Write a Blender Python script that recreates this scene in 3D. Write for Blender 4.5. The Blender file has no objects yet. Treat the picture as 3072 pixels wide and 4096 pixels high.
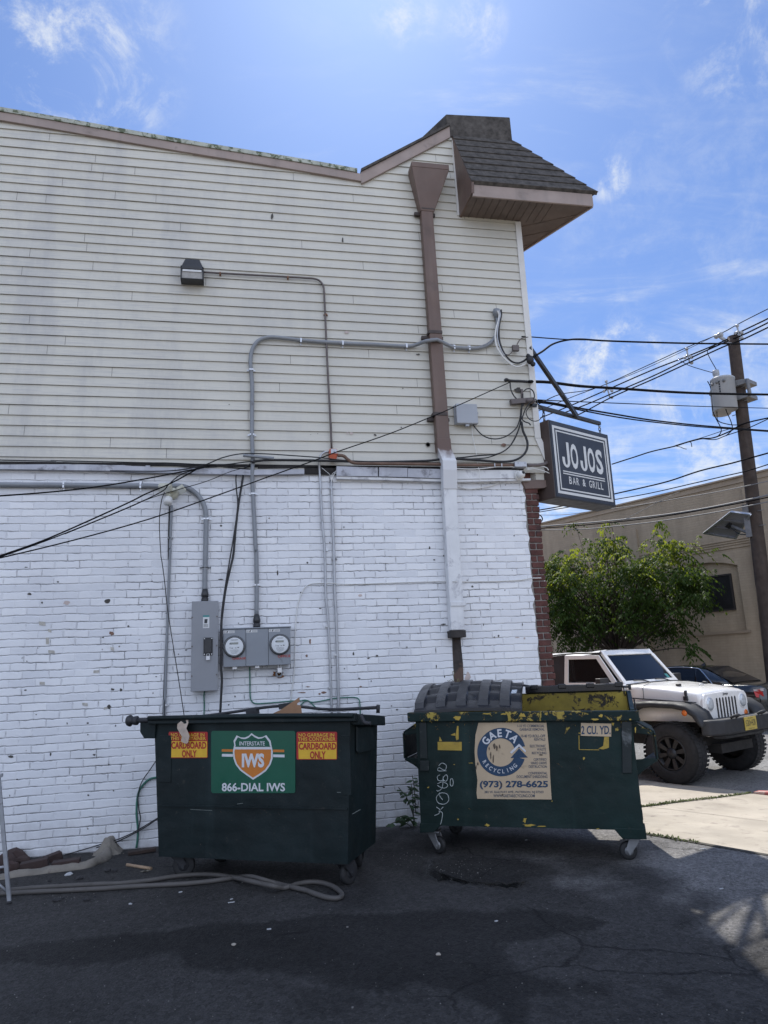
import bpy, math, random
import numpy as np
from mathutils import Vector, noise as mnoise
random.seed(7)
SC = bpy.context.scene
COL = SC.collection
rad = math.radians

# ------------------------------------------------------------------ camera
FPX = 2840.0                      # focal length in pixels of the 3072 x 4096 photograph
CAM = np.array([0.0, -7.2, 1.5])
def _axes(yaw, pitch, roll):
    y, p, r = rad(yaw), rad(pitch), rad(roll)
    fw = np.array([math.sin(y)*math.cos(p), math.cos(y)*math.cos(p), math.sin(p)])
    rt = np.array([math.cos(y), -math.sin(y), 0.0]); up = np.cross(rt, fw)
    return rt*math.cos(r)+up*math.sin(r), -rt*math.sin(r)+up*math.cos(r), fw
RT, UP, FW = _axes(11.4, 12.3, -2.5)
cd = bpy.data.cameras.new('camera'); cam = bpy.data.objects.new('camera', cd); COL.objects.link(cam)
cd.sensor_fit = 'VERTICAL'; cd.sensor_height = 32.0; cd.lens = FPX/4096*32.0
cd.clip_start = 0.05; cd.clip_end = 2000
from mathutils import Matrix
mw = Matrix.Identity(4)
for i in range(3):
    mw[i][0] = RT[i]; mw[i][1] = UP[i]; mw[i][2] = -FW[i]; mw[i][3] = CAM[i]
cam.matrix_world = mw
SC.camera = cam

# ------------------------------------------------------------------ sky and sun
SUN_AZ, SUN_EL = 12.7, 54.0       # azimuth measured from +Y towards +X
SKY_STRENGTH, SUN_STRENGTH = 0.15, 3.0
SC.view_settings.view_transform = 'Standard'
SC.view_settings.look = 'None'
SC.view_settings.exposure = 1.0
SC.view_settings.gamma = 1.0
SC.view_settings.use_curve_mapping = False
W = bpy.data.worlds.new('World'); SC.world = W; W.use_nodes = True
def build_world():
    nt = W.node_tree; nt.nodes.clear(); N = nt.nodes.new; L = nt.links.new
    out = N('ShaderNodeOutputWorld'); bg = N('ShaderNodeBackground')
    sky = N('ShaderNodeTexSky'); sky.sky_type = 'NISHITA'; sky.sun_disc = False
    sky.sun_elevation = rad(SUN_EL); sky.sun_rotation = rad(SUN_AZ)
    sky.altitude = 50; sky.air_density = 1.0; sky.dust_density = 0.6; sky.ozone_density = 2.5
    tint = N('ShaderNodeMix'); tint.data_type = 'RGBA'; tint.blend_type = 'MULTIPLY'; tint.inputs[0].default_value = 1
    gm = N('ShaderNodeGamma'); gm.inputs[1].default_value = .75; L(sky.outputs[0], gm.inputs[0]); L(gm.outputs[0], tint.inputs[6]); tint.inputs[7].default_value = (.365, .495, .74, 1)
    tc = N('ShaderNodeTexCoord'); sep = N('ShaderNodeSeparateXYZ'); L(tc.outputs['Generated'], sep.inputs[0])
    def math_(op, a, b=None, c=None):
        m = N('ShaderNodeMath'); m.operation = op
        for i, v in enumerate((a, b, c)):
            if v is None: continue
            if isinstance(v, (int, float)): m.inputs[i].default_value = v
            else: L(v, m.inputs[i])
        return m.outputs[0]
    zz = math_('MAXIMUM', sep.outputs[2], 0.06)
    comb = N('ShaderNodeCombineXYZ'); L(math_('DIVIDE', sep.outputs[0], zz), comb.inputs[0]); L(math_('DIVIDE', sep.outputs[1], zz), comb.inputs[1])
    mp = N('ShaderNodeMapping'); mp.inputs['Scale'].default_value = (0.8, 2.2, 1); mp.inputs['Rotation'].default_value = (0, 0, rad(-28)); mp.inputs['Location'].default_value = (3.1, 7.7, 0)
    L(comb.outputs[0], mp.inputs[0])
    n1 = N('ShaderNodeTexNoise'); n1.inputs['Scale'].default_value = 1.5; n1.inputs['Detail'].default_value = 9; n1.inputs['Roughness'].default_value = .62; n1.inputs['Distortion'].default_value = 1.3; L(mp.outputs[0], n1.inputs[0])
    n2 = N('ShaderNodeTexNoise'); n2.inputs['Scale'].default_value = 0.55; n2.inputs['Detail'].default_value = 2; L(comb.outputs[0], n2.inputs[0])
    n3 = N('ShaderNodeTexNoise'); n3.inputs['Scale'].default_value = 9; n3.inputs['Detail'].default_value = 8; n3.inputs['Roughness'].default_value = .7; L(comb.outputs[0], n3.inputs[0])
    def ramp(v, a, b):
        r = N('ShaderNodeMapRange'); r.interpolation_type = 'SMOOTHSTEP'; L(v, r.inputs[0]); r.inputs[1].default_value = a; r.inputs[2].default_value = b; return r.outputs[0]
    m = math_('MULTIPLY', ramp(n1.outputs[0], .47, .72), ramp(n2.outputs[0], .40, .56))
    m = math_('MULTIPLY', m, ramp(n3.outputs[0], .25, .65))
    def patch(px, py, r0):
        d = RT*(px-1536)/FPX - UP*(py-2048)/FPX + FW; d = d/np.linalg.norm(d)
        v = N('ShaderNodeVectorMath'); v.operation = 'DOT_PRODUCT'; L(tc.outputs['Generated'], v.inputs[0]); v.inputs[1].default_value = tuple(d)
        return ramp(v.outputs['Value'], math.cos(r0), math.cos(r0*.25))
    nw = N('ShaderNodeTexNoise'); nw.inputs['Scale'].default_value = 13; nw.inputs['Detail'].default_value = 10; nw.inputs['Roughness'].default_value = .68; nw.inputs['Distortion'].default_value = .5; L(tc.outputs['Generated'], nw.inputs[0])
    nv = N('ShaderNodeTexNoise'); nv.inputs['Scale'].default_value = 40; nv.inputs['Detail'].default_value = 7; nv.inputs['Roughness'].default_value = .7; L(tc.outputs['Generated'], nv.inputs[0])
    pm = None
    for px, py, r0, g in ((60, 60, .20, .75), (240, 230, .15, .7), (60, 330, .11, .95), (1630, 20, .05, .7), (1900, 90, .045, .7), (3000, 60, .10, .6), (2430, 715, .035, .7), (2480, 1500, .09, 1.0), (2900, 1600, .13, .7), (2330, 1750, .10, .45), (2950, 1820, .14, .6), (2180, 2060, .10, 1.0), (2700, 900, .20, .15)):
        q = math_('MULTIPLY', patch(px, py, r0), g); pm = q if pm is None else math_('MAXIMUM', pm, q)
    pm = math_('MULTIPLY', math_('MULTIPLY', pm, ramp(nw.outputs[0], .42, .68)), ramp(nv.outputs[0], .28, .62))
    low = math_('MULTIPLY', ramp(sep.outputs[2], .62, .18), .34)           # thin veil low over the street
    m = math_('ADD', math_('ADD', math_('MULTIPLY', m, .45), pm), math_('MULTIPLY', low, ramp(n1.outputs[0], .36, .66)))
    m = math_('MINIMUM', m, 1.0)
    mix = N('ShaderNodeMix'); mix.data_type = 'RGBA'; L(m, mix.inputs[0]); L(tint.outputs[2], mix.inputs[6]); mix.inputs[7].default_value = (2.9, 3.05, 3.2, 1)
    # bright broken cloud added out of view behind the camera, to fill the shaded wall
    back = ramp(sep.outputs[1], .02, -.45); cov = math_('ADD', math_('MULTIPLY', ramp(n1.outputs[0], .30, .60), .55), .45)
    up_ = ramp(sep.outputs[2], -.02, .06)
    mix2 = N('ShaderNodeMix'); mix2.data_type = 'RGBA'; L(math_('MULTIPLY', math_('MULTIPLY', back, cov), up_), mix2.inputs[0]); L(mix.outputs[2], mix2.inputs[6]); mix2.inputs[7].default_value = (4.1, 4.6, 5.75, 1)
    L(mix2.outputs[2], bg.inputs[0]); bg.inputs[1].default_value = SKY_STRENGTH; L(bg.outputs[0], out.inputs[0])
build_world()
sl = bpy.data.lights.new('sun', 'SUN'); sl.energy = SUN_STRENGTH; sl.angle = rad(0.53); sl.color = (1.0, 0.955, 0.88)
sun = bpy.data.objects.new('sun', sl); COL.objects.link(sun)
SUNV = Vector((math.sin(rad(SUN_AZ))*math.cos(rad(SUN_EL)), math.cos(rad(SUN_AZ))*math.cos(rad(SUN_EL)), math.sin(rad(SUN_EL))))
sun.rotation_euler = SUNV.to_track_quat('Z', 'Y').to_euler(); sun.location = (0, 0, 30)

# ------------------------------------------------------------------ measuring helpers: photograph pixel -> point on a real surface
def ray(px, py): return RT*(px-1536)/FPX - UP*(py-2048)/FPX + FW
def wall(px, py, off=0.0):                     # a point 'off' metres in front of the side wall (plane y = 0)
    d = ray(px, py); t = (-off-CAM[1])/d[1]; return CAM+d*t
def gnd(px, py, z=0.0):
    d = ray(px, py); t = (z-CAM[2])/d[2]; return CAM+d*t
ST = rad(26)                                   # the street runs at 26 degrees to the side wall
SN = np.array([math.cos(ST), math.sin(ST), 0]) # across the street
SH = np.array([math.sin(ST), -math.cos(ST), 0])# along the street, towards the camera
def across(px, py, n):
    d = ray(px, py); t = (n-CAM@SN)/(d@SN); return CAM+d*t
def along(px, py, hh):
    d = ray(px, py); t = (hh-CAM@SH)/(d@SH); return CAM+d*t
def crop(x0, y0, s): return lambda x, y: (x0+x*s, y0+y*s)
cA = crop(400, 2600, .7233); cB = crop(1500, 2600, .7233); cC = crop(600, 2200, .5425); cE = crop(1900, 1200, .7064)
cG = crop(0, 2900, .6028); cH = crop(500, 1600, .6028); cK = crop(1700, 900, .3014); cL = crop(1700, 1500, .3014)
cM = crop(1700, 2000, .3617); cN = crop(600, 1200, .3617); cO = crop(1200, 1200, .3617); cP = crop(1200, 500, .3617)
cQ = crop(600, 500, .3617); cR = crop(0, 1200, .3617); cS = crop(0, 2000, .4219); cT = crop(2100, 1650, .2411)
cU = crop(2600, 1250, .2845); cV = crop(2600, 1900, .4068); cW = crop(2100, 2050, .4219); cX = crop(2400, 2950, .5181)
def wl(c, pts, off=0.02): return [wall(*c(x, y), off) for x, y in pts]
def gl(c, pts, z=0.0): return [gnd(*c(x, y), z) for x, y in pts]

# ------------------------------------------------------------------ materials
MATS = {}
def mat(name, col, rough=.6, metal=0.0, var=(0, 0), dirt=None, bump=(0, 0), spec=.5, emit=0, coat=0, streak=None):
    """var=(scale, amount) colour mottling; dirt=(colour, scale, threshold, softness); bump=(scale, strength); streak=(colour, amount) vertical runs"""
    if name in MATS: return MATS[name]
    m = bpy.data.materials.new(name); m.use_nodes = True; nt = m.node_tree; N = nt.nodes.new; L = nt.links.new
    p = nt.nodes['Principled BSDF']; p.inputs['Roughness'].default_value = rough; p.inputs['Metallic'].default_value = metal
    p.inputs['Specular IOR Level'].default_value = spec
    if coat: p.inputs['Coat Weight'].default_value = coat; p.inputs['Coat Roughness'].default_value = .08
    col = tuple(col)+(1,) if len(col) == 3 else col
    tc = N('ShaderNodeTexCoord'); cur = None
    def noise(scale, detail=6, rough_=.6, sc=None, dist=0):
        n = N('ShaderNodeTexNoise'); n.inputs['Scale'].default_value = scale; n.inputs['Detail'].default_value = detail; n.inputs['Roughness'].default_value = rough_; n.inputs['Distortion'].default_value = dist
        if sc:
            mp = N('ShaderNodeMapping'); mp.inputs['Scale'].default_value = sc; L(tc.outputs['Object'], mp.inputs[0]); L(mp.outputs[0], n.inputs[0])
        else: L(tc.outputs['Object'], n.inputs[0])
        return n.outputs[0]
    def mr(v, a, b, c=0., d=1.):
        r = N('ShaderNodeMapRange'); L(v, r.inputs[0]); r.inputs[1].default_value = a; r.inputs[2].default_value = b; r.inputs[3].default_value = c; r.inputs[4].default_value = d; return r.outputs[0]
    def mix(f, a, b):
        x = N('ShaderNodeMix'); x.data_type = 'RGBA'
        if isinstance(f, float): x.inputs[0].default_value = f
        else: L(f, x.inputs[0])
        for i, v in ((6, a), (7, b)):
            if isinstance(v, tuple): x.inputs[i].default_value = v
            else: L(v, x.inputs[i])
        return x.outputs[2]
    cur = col
    if var[1]:
        a = tuple(max(0, c*(1-var[1])) for c in col[:3])+(1,); b = tuple(min(1, c*(1+var[1])) for c in col[:3])+(1,)
        cur = mix(mr(noise(var[0]), .3, .7), a, b)
        rr = mr(noise(var[0]*1.7), .3, .7, max(.02, rough-.12), min(1, rough+.12)); L(rr, p.inputs['Roughness'])
    if streak:
        cur = mix(mr(noise(7, 4, .6, (1, 1, .06)), .52, .75, 0, streak[1]), cur, tuple(streak[0])+(1,))
    if dirt:
        cur = mix(mr(noise(dirt[1], 8, .68, None, .4), dirt[2], dirt[2]+dirt[3]), cur, tuple(dirt[0])+(1,))
    if isinstance(cur, tuple): p.inputs['Base Color'].default_value = cur
    else: L(cur, p.inputs['Base Color'])
    if bump[1]:
        b = N('ShaderNodeBump'); b.inputs['Strength'].default_value = bump[1]; b.inputs['Distance'].default_value = .01
        L(noise(bump[0], 5), b.inputs['Height']); L(b.outputs[0], p.inputs['Normal'])
    MATS[name] = m
    return m
def glass_mat(name, col, rough=.05, alpha=.6):
    if name in MATS: return MATS[name]
    m = bpy.data.materials.new(name); m.use_nodes = True; nt = m.node_tree; N = nt.nodes.new; L = nt.links.new
    p = nt.nodes['Principled BSDF']; p.inputs['Base Color'].default_value = tuple(col)+(1,); p.inputs['Roughness'].default_value = rough
    tr = N('ShaderNodeBsdfTransparent'); mx = N('ShaderNodeMixShader'); mx.inputs[0].default_value = alpha
    L(tr.outputs[0], mx.inputs[1]); L(p.outputs[0], mx.inputs[2]); L(mx.outputs[0], nt.nodes['Material Output'].inputs[0])
    MATS[name] = m
    return m

# ------------------------------------------------------------------ mesh builder
ORG = {}
def V3(p): return np.array([float(p[0]), float(p[1]), float(p[2])])
def catmull(pts, sub=6):
    P = [V3(p) for p in pts]
    if len(P) < 3 or sub <= 1: return P
    P = [2*P[0]-P[1]]+P+[2*P[-1]-P[-2]]; out = []
    for i in range(1, len(P)-2):
        a, b, c, d = P[i-1], P[i], P[i+1], P[i+2]
        for k in range(sub):
            t = k/sub; out.append(.5*((2*b)+(c-a)*t+(2*a-5*b+4*c-d)*t*t+(3*b-a-3*c+d)*t**3))
    out.append(P[-2]); return out
class MB:
    def __init__(s): s.v = []; s.f = []; s.m = []; s.sm = []
    def add(s, vs, fs, mi=0, smooth=False):
        o = len(s.v); s.v.extend([tuple(float(c) for c in q) for q in vs])
        for f in fs: s.f.append(tuple(i+o for i in f)); s.m.append(mi); s.sm.append(smooth)
        return s
    def hexa(s, p, mi=0, smooth=False):        # p: 4 bottom then 4 top, both counter-clockwise seen from above
        return s.add(p, [(3, 2, 1, 0), (4, 5, 6, 7), (0, 1, 5, 4), (1, 2, 6, 5), (2, 3, 7, 6), (3, 0, 4, 7)], mi, smooth)
    def box(s, lo, hi, mi=0):
        x0, y0, z0 = lo; x1, y1, z1 = hi
        return s.hexa([(x0, y0, z0), (x1, y0, z0), (x1, y1, z0), (x0, y1, z0), (x0, y0, z1), (x1, y0, z1), (x1, y1, z1), (x0, y1, z1)], mi)
    def obox(s, c, ax, half, mi=0):            # oriented box: centre, three unit axes, half sizes
        c = V3(c); a = [V3(x)*h for x, h in zip(ax, half)]
        q = [c-a[0]-a[1]-a[2], c+a[0]-a[1]-a[2], c+a[0]+a[1]-a[2], c-a[0]+a[1]-a[2]]
        return s.hexa(q+[p+2*a[2] for p in q], mi)
    def prism(s, poly, ext, mi=0, smooth=False, mi_cap=None):  # poly: 3-D points in one plane; ext: extrusion vector
        n = len(poly); P = [V3(p) for p in poly]; e = V3(ext)
        nr = sum((np.cross(P[i]-P[0], P[(i+1) % n]-P[0]) for i in range(n)), np.zeros(3))
        if nr@e > 0: P = P[::-1]
        s.add(P+[p+e for p in P], [], mi); o = len(s.v)-2*n; mc = mi if mi_cap is None else mi_cap
        s.f.append(tuple(o+i for i in range(n))); s.m.append(mc); s.sm.append(False)
        s.f.append(tuple(o+2*n-1-i for i in range(n))); s.m.append(mi); s.sm.append(False)
        for i in range(n):
            j = (i+1) % n; s.f.append((o+j, o+i, o+n+i, o+n+j)); s.m.append(mi); s.sm.append(smooth)
        return s
    def quad(s, a, b, c, d, mi=0): return s.add([a, b, c, d], [(0, 1, 2, 3)], mi)
    def rings(s, R, mi=0, smooth=True, cap=True, closed=False):
        n = len(R[0]); o = len(s.v)
        for r in R: s.v.extend([tuple(float(c) for c in q) for q in r])
        m = len(R)
        for i in range(m if closed else m-1):
            a = o+i*n; b = o+((i+1) % m)*n
            for j in range(n):
                k = (j+1) % n; s.f.append((a+j, a+k, b+k, b+j)); s.m.append(mi); s.sm.append(smooth)
        if cap and not closed:
            s.f.append(tuple(o+n-1-j for j in range(n))); s.m.append(mi); s.sm.append(False)
            s.f.append(tuple(o+(m-1)*n+j for j in range(n))); s.m.append(mi); s.sm.append(False)
        return s
    def tube(s, pts, r, seg=8, sub=6, mi=0, flat=None):
        P = catmull(pts, sub); n = len(P); R = []
        rr = r if hasattr(r, '__len__') else [r]*n
        if len(rr) != n: rr = list(np.interp(np.linspace(0, 1, n), np.linspace(0, 1, len(rr)), rr))
        t = P[1]-P[0]; t = t/(np.linalg.norm(t)+1e-12)
        up = np.array([0, 0, 1.]) if abs(t[2]) < .9 else np.array([0, 1., 0])
        u = np.cross(t, up); u /= np.linalg.norm(u)
        for i in range(n):
            t = P[min(i+1, n-1)]-P[max(i-1, 0)]; t = t/(np.linalg.norm(t)+1e-12)
            u = u-t*(u@t); u /= (np.linalg.norm(u)+1e-12); w = np.cross(t, u)
            R.append([P[i]+rr[i]*(u*math.cos(2*math.pi*k/seg)+w*math.sin(2*math.pi*k/seg)) for k in range(seg)])
        return s.rings(R, mi)
    def cyl(s, p0, p1, r0, r1=None, seg=20, mi=0, smooth=True):
        p0, p1 = V3(p0), V3(p1); r1 = r0 if r1 is None else r1; t = p1-p0; t = t/np.linalg.norm(t)
        up = np.array([0, 0, 1.]) if abs(t[2]) < .9 else np.array([1., 0, 0]); u = np.cross(t, up); u /= np.linalg.norm(u); w = np.cross(t, u)
        return s.rings([[p+r*(u*math.cos(2*math.pi*k/seg)+w*math.sin(2*math.pi*k/seg)) for k in range(seg)] for p, r in ((p0, r0), (p1, r1))], mi, smooth)
    def lathe(s, c, ax, prof, seg=24, mi=0, smooth=True, cap=True):   # prof: (distance along axis, radius)
        c = V3(c); t = V3(ax); t = t/np.linalg.norm(t)
        up = np.array([0, 0, 1.]) if abs(t[2]) < .9 else np.array([1., 0, 0]); u = np.cross(t, up); u /= np.linalg.norm(u); w = np.cross(t, u)
        return s.rings([[c+t*d+r*(u*math.cos(2*math.pi*k/seg)+w*math.sin(2*math.pi*k/seg)) for k in range(seg)] for d, r in prof], mi, smooth, cap)
    def ball(s, c, r, mi=0, seg=12):
        rx, ry, rz = r if hasattr(r, '__len__') else (r, r, r); c = V3(c); n = seg//2; R = []
        for i in range(n+1):
            a = math.pi*(i+.02)/(n+.04); R.append([c+np.array([rx*math.sin(a)*math.cos(2*math.pi*k/seg), ry*math.sin(a)*math.sin(2*math.pi*k/seg), -rz*math.cos(a)]) for k in range(seg)])
        return s.rings(R, mi)
    def merge(s, o, mi=None):
        k = len(s.v); s.v += o.v; s.f += [tuple(i+k for i in f) for f in o.f]; s.m += [mi if mi is not None else x for x in o.m]; s.sm += o.sm; return s
    def build(s, name, mats, parent=None, local=False, bevel=0, sub=0, label=None):
        me = bpy.data.meshes.new(name); V = np.array(s.v, dtype=float)
        if parent is not None and not local: V = V-ORG.get(parent.name, np.zeros(3))
        me.from_pydata(V.tolist(), [], s.f)
        for m in (mats if isinstance(mats, (list, tuple)) else [mats]): me.materials.append(m)
        me.polygons.foreach_set('material_index', s.m); me.polygons.foreach_set('use_smooth', s.sm); me.update()
        o = bpy.data.objects.new(name, me); COL.objects.link(o)
        if parent is not None:
            o.parent = parent; ORG[o.name] = ORG.get(parent.name, np.zeros(3))
        if bevel:
            b = o.modifiers.new('bevel', 'BEVEL'); b.width = bevel; b.segments = 2; b.limit_method = 'ANGLE'; b.angle_limit = rad(35)
        if sub:
            b = o.modifiers.new('subdivision', 'SUBSURF'); b.levels = sub; b.render_levels = sub
        if label: o['label'] = label
        return o
def tag(o, label, cat, group=None):
    o['label'] = label; o['category'] = cat
    if group: o['group'] = group
    return o
def thing(name, label, cat, loc=(0, 0, 0), rotz=0, group=None):
    o = bpy.data.objects.new(name, None); COL.objects.link(o); o.location = loc; o.rotation_euler = (0, 0, rotz); o.empty_display_size = .2
    ORG[o.name] = V3(loc); return tag(o, label, cat, group)
def solo(mb, name, mats, label, cat, group=None, bevel=0, origin=None):
    """a thing that is one mesh; its origin goes to its lowest middle"""
    V = np.array(mb.v); c = V3(origin) if origin is not None else np.array([(V[:, 0].min()+V[:, 0].max())/2, (V[:, 1].min()+V[:, 1].max())/2, V[:, 2].min()])
    mb.v = (V-c).tolist(); o = mb.build(name, mats, None, bevel=bevel); o.location = c; return tag(o, label, cat, group)
def struct(mb, name, mats):
    o = mb.build(name, mats); o['kind'] = 'structure'; return o

# lettering: the built-in font turned into mesh faces and fitted into a rectangle of a flat frame
_TX = {}
def glyphs(text, bold=0.0):
    k = (text, bold)
    if k in _TX: return _TX[k]
    cu = bpy.data.curves.new('lettering', 'FONT'); cu.body = text; cu.size = 1; cu.offset = bold; cu.resolution_u = 3
    ob = bpy.data.objects.new('lettering', cu); COL.objects.link(ob)
    me = bpy.data.meshes.new_from_object(ob.evaluated_get(bpy.context.evaluated_depsgraph_get()))
    v = np.array([p.co[:2] for p in me.vertices]); f = [tuple(p.vertices) for p in me.polygons]
    bpy.data.objects.remove(ob); bpy.data.curves.remove(cu); bpy.data.meshes.remove(me)
    _TX[k] = (v, f); return _TX[k]
def letter(mb, text, fr, x0, y0, x1, y1, mi=0, bold=.012, off=.003):
    """fr(x, y, off) -> point; text fills the rectangle (y0 = baseline side)"""
    v, f = glyphs(text, bold); a = v.min(0); b = v.max(0); q = (v-a)/(b-a)
    mb.add([fr(x0+(x1-x0)*u, y0+(y1-y0)*w, off) for u, w in q], f, mi)
# ------------------------------------------------------------------ ground, pavement, street
def inpoly(P, Q):
    x, y = P[:, 0], P[:, 1]; ins = np.zeros(len(P), bool); d = np.full(len(P), 1e9); n = len(Q)
    for i in range(n):
        a, b = Q[i], Q[(i+1) % n]
        c = ((a[1] > y) != (b[1] > y)) & (x < (b[0]-a[0])*(y-a[1])/(b[1]-a[1]+1e-12)+a[0]); ins ^= c
        e = b-a; t = np.clip(((P-a)@e)/(e@e+1e-12), 0, 1); d = np.minimum(d, np.linalg.norm(P-(a+t[:, None]*e), axis=1))
    return np.where(ins, -d, d)
def fbm(P, s, o=0.0, oct_=4):
    return np.array([mnoise.fractal(Vector((p[0]*s+o, p[1]*s-o, o)), 1.0, 2.0, oct_) for p in P])
def asphalt(name, base, lit=False):
    m = bpy.data.materials.new(name); m.use_nodes = True; nt = m.node_tree; N = nt.nodes.new; L = nt.links.new; p = nt.nodes['Principled BSDF']
    tc = N('ShaderNodeTexCoord')
    def tex(kind, scale, **kw):
        n = N(kind); n.inputs['Scale'].default_value = scale
        for k, v in kw.items():
            n.inputs[k].default_value = v
        L(tc.outputs['Object'], n.inputs['Vector']); return n
    def mr(v, a, b, c=0., d=1.):
        r = N('ShaderNodeMapRange'); L(v, r.inputs[0]); r.inputs[1].default_value = a; r.inputs[2].default_value = b; r.inputs[3].default_value = c; r.inputs[4].default_value = d; return r.outputs[0]
    def mul(a, b):
        x = N('ShaderNodeMix'); x.data_type = 'RGBA'; x.blend_type = 'MULTIPLY'; x.inputs[0].default_value = 1
        for i, v in ((6, a), (7, b)):
            if isinstance(v, tuple): x.inputs[i].default_value = v
            else: L(v, x.inputs[i])
        return x.outputs[2]
    big = tex('ShaderNodeTexNoise', 0.9, Detail=6.0, Roughness=.65); fine = tex('ShaderNodeTexNoise', 90, Detail=3.0, Roughness=.7)
    vor = tex('ShaderNodeTexVoronoi', 75); vor2 = tex('ShaderNodeTexVoronoi', 95); grain = tex('ShaderNodeTexVoronoi', 48)
    c = mul(base+(1,), mr(big.outputs[0], .3, .7, .72, 1.3)); c = mul(c, mr(fine.outputs[0], .25, .75, .55, 1.5)); c = mul(c, mr(grain.outputs['Color'], 0, 1, .62, 1.40))
    sp = N('ShaderNodeMix'); sp.data_type = 'RGBA'; L(mr(vor2.outputs['Color'], .93, .97), sp.inputs[0]); L(c, sp.inputs[6]); sp.inputs[7].default_value = (base[0]*2.2, base[1]*2.15, base[2]*2.05, 1)
    c = sp.outputs[2]
    at = N('ShaderNodeAttribute'); at.attribute_name = 'stain'; sepc = N('ShaderNodeSeparateColor'); L(at.outputs['Color'], sepc.inputs[0])
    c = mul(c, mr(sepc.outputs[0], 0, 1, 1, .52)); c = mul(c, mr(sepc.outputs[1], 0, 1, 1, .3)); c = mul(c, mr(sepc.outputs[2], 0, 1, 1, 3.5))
    ck = N('ShaderNodeTexVoronoi'); ck.feature = 'DISTANCE_TO_EDGE'; ck.inputs['Scale'].default_value = .8; wv = N('ShaderNodeVectorMath'); wv.operation = 'MULTIPLY_ADD'; wn = tex('ShaderNodeTexNoise', 3.0, Detail=6.0); L(wn.outputs['Color'], wv.inputs[0]); wv.inputs[1].default_value = (.35, .35, 0); L(tc.outputs['Object'], wv.inputs[2]); L(wv.outputs[0], ck.inputs['Vector']); mk = tex('ShaderNodeTexNoise', .7, Detail=2.0)
    cm = N('ShaderNodeMath'); cm.operation = 'MULTIPLY'; L(mr(ck.outputs['Distance'], .010, .003), cm.inputs[0]); L(mr(mk.outputs[0], .50, .58), cm.inputs[1]); c = mul(c, mr(cm.outputs[0], 0, 1, 1, .45))
    L(c, p.inputs['Base Color']); L(mr(sepc.outputs[1], 0, 1, .78, .12), p.inputs['Roughness']); L(mr(sepc.outputs[1], 0, 1, .20, .5), p.inputs['Specular IOR Level'])
    b = N('ShaderNodeBump'); b.inputs['Distance'].default_value = .011; b.inputs['Strength'].default_value = .55
    hm = N('ShaderNodeMath'); hm.operation = 'MULTIPLY_ADD'; L(vor.outputs['Distance'], hm.inputs[0]); hm.inputs[1].default_value = -.6; L(fine.outputs[0], hm.inputs[2])
    L(hm.outputs[0], b.inputs['Height']); L(mr(sepc.outputs[1], 0, 1, .95, .08), b.inputs['Strength']); L(b.outputs[0], p.inputs['Normal'])
    return m
def street_pt(a, n, z): q = SH*a+SN*n; return (q[0], q[1], z)
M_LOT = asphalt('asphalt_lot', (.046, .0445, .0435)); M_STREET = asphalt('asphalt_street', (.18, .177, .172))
M_CONC = mat('concrete', (.36, .32, .26), .85, 0, (1.3, .22), ((.22, .19, .16), 7, .56, .14), (70, .5), .25)
M_CONC2 = mat('concrete_far', (.40, .38, .34), .85, 0, (1.0, .15), None, (60, .4), .25)
def grid_strip(name, mats, ns, zs, av, zn=0, stain=None):
    mb = MB(); A = np.array(av); Nn = np.array(ns); ZZ = np.array(zs)
    P = np.array([street_pt(a, n, z) for n, z in zip(Nn, ZZ) for a in A])
    if zn: P[:, 2] += zn*fbm(P, 1.3, 3.1, 3)*((P[:, 0] > -4) & (P[:, 0] < 6) & (P[:, 1] > -6))
    na, nn = len(A), len(Nn)
    F = [(j*na+i, j*na+i+1, (j+1)*na+i+1, (j+1)*na+i) for j in range(nn-1) for i in range(na-1)]
    mb.add(P, F, 0, True); mb.f = [f[::-1] for f in mb.f]
    o = struct(mb, name, mats)
    nrm = o.data.polygons[0].normal
    if nrm.z < 0: o.data.flip_normals()
    ca = o.data.color_attributes.new('stain', 'FLOAT_COLOR', 'POINT')
    col = np.zeros((len(P), 4)); col[:, 3] = 1
    if stain is not None: col[:, :3] = stain(P)
    ca.data.foreach_set('color', col.ravel()); return o
Q1 = np.array([gnd(x, y)[:2] for x, y in [(-300, 3800), (300, 3760), (640, 3725), (940, 3690), (1300, 3659), (1800, 3652), (2230, 3640), (2420, 3690), (2250, 3745), (2010, 3790), (2020, 3850), (2120, 3900), (2290, 3930), (2250, 3985), (2050, 3985), (2100, 4060), (2240, 4150), (2080, 4130), (1950, 4020), (1880, 3972), (1600, 3950), (1390, 3930), (1200, 3905), (1070, 3912), (900, 3880), (740, 3868), (690, 3811), (350, 3850), (-300, 3880)]])
Q2 = np.array([gnd(*cB(x, y))[:2] for x, y in [(300, 1150), (350, 1190), (480, 1255), (620, 1280), (780, 1275), (850, 1284), (800, 1302), (660, 1308), (560, 1300), (430, 1268), (330, 1270), (310, 1220)]])
Q3 = np.array([gnd(x, y)[:2] for x, y in [(2230, 3940), (2420, 3925), (2440, 3960), (2300, 3985)]])
Q4 = np.array([gnd(x, y)[:2] for x, y in [(1500, 3330), (1720, 3300), (2100, 3330), (2420, 3370), (2540, 3420), (2400, 3480), (2150, 3500), (2060, 3545), (1850, 3530), (1700, 3505), (1560, 3480), (1470, 3420)]])  # wet leak zone around the dumpster, with the shade there painted in
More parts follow.
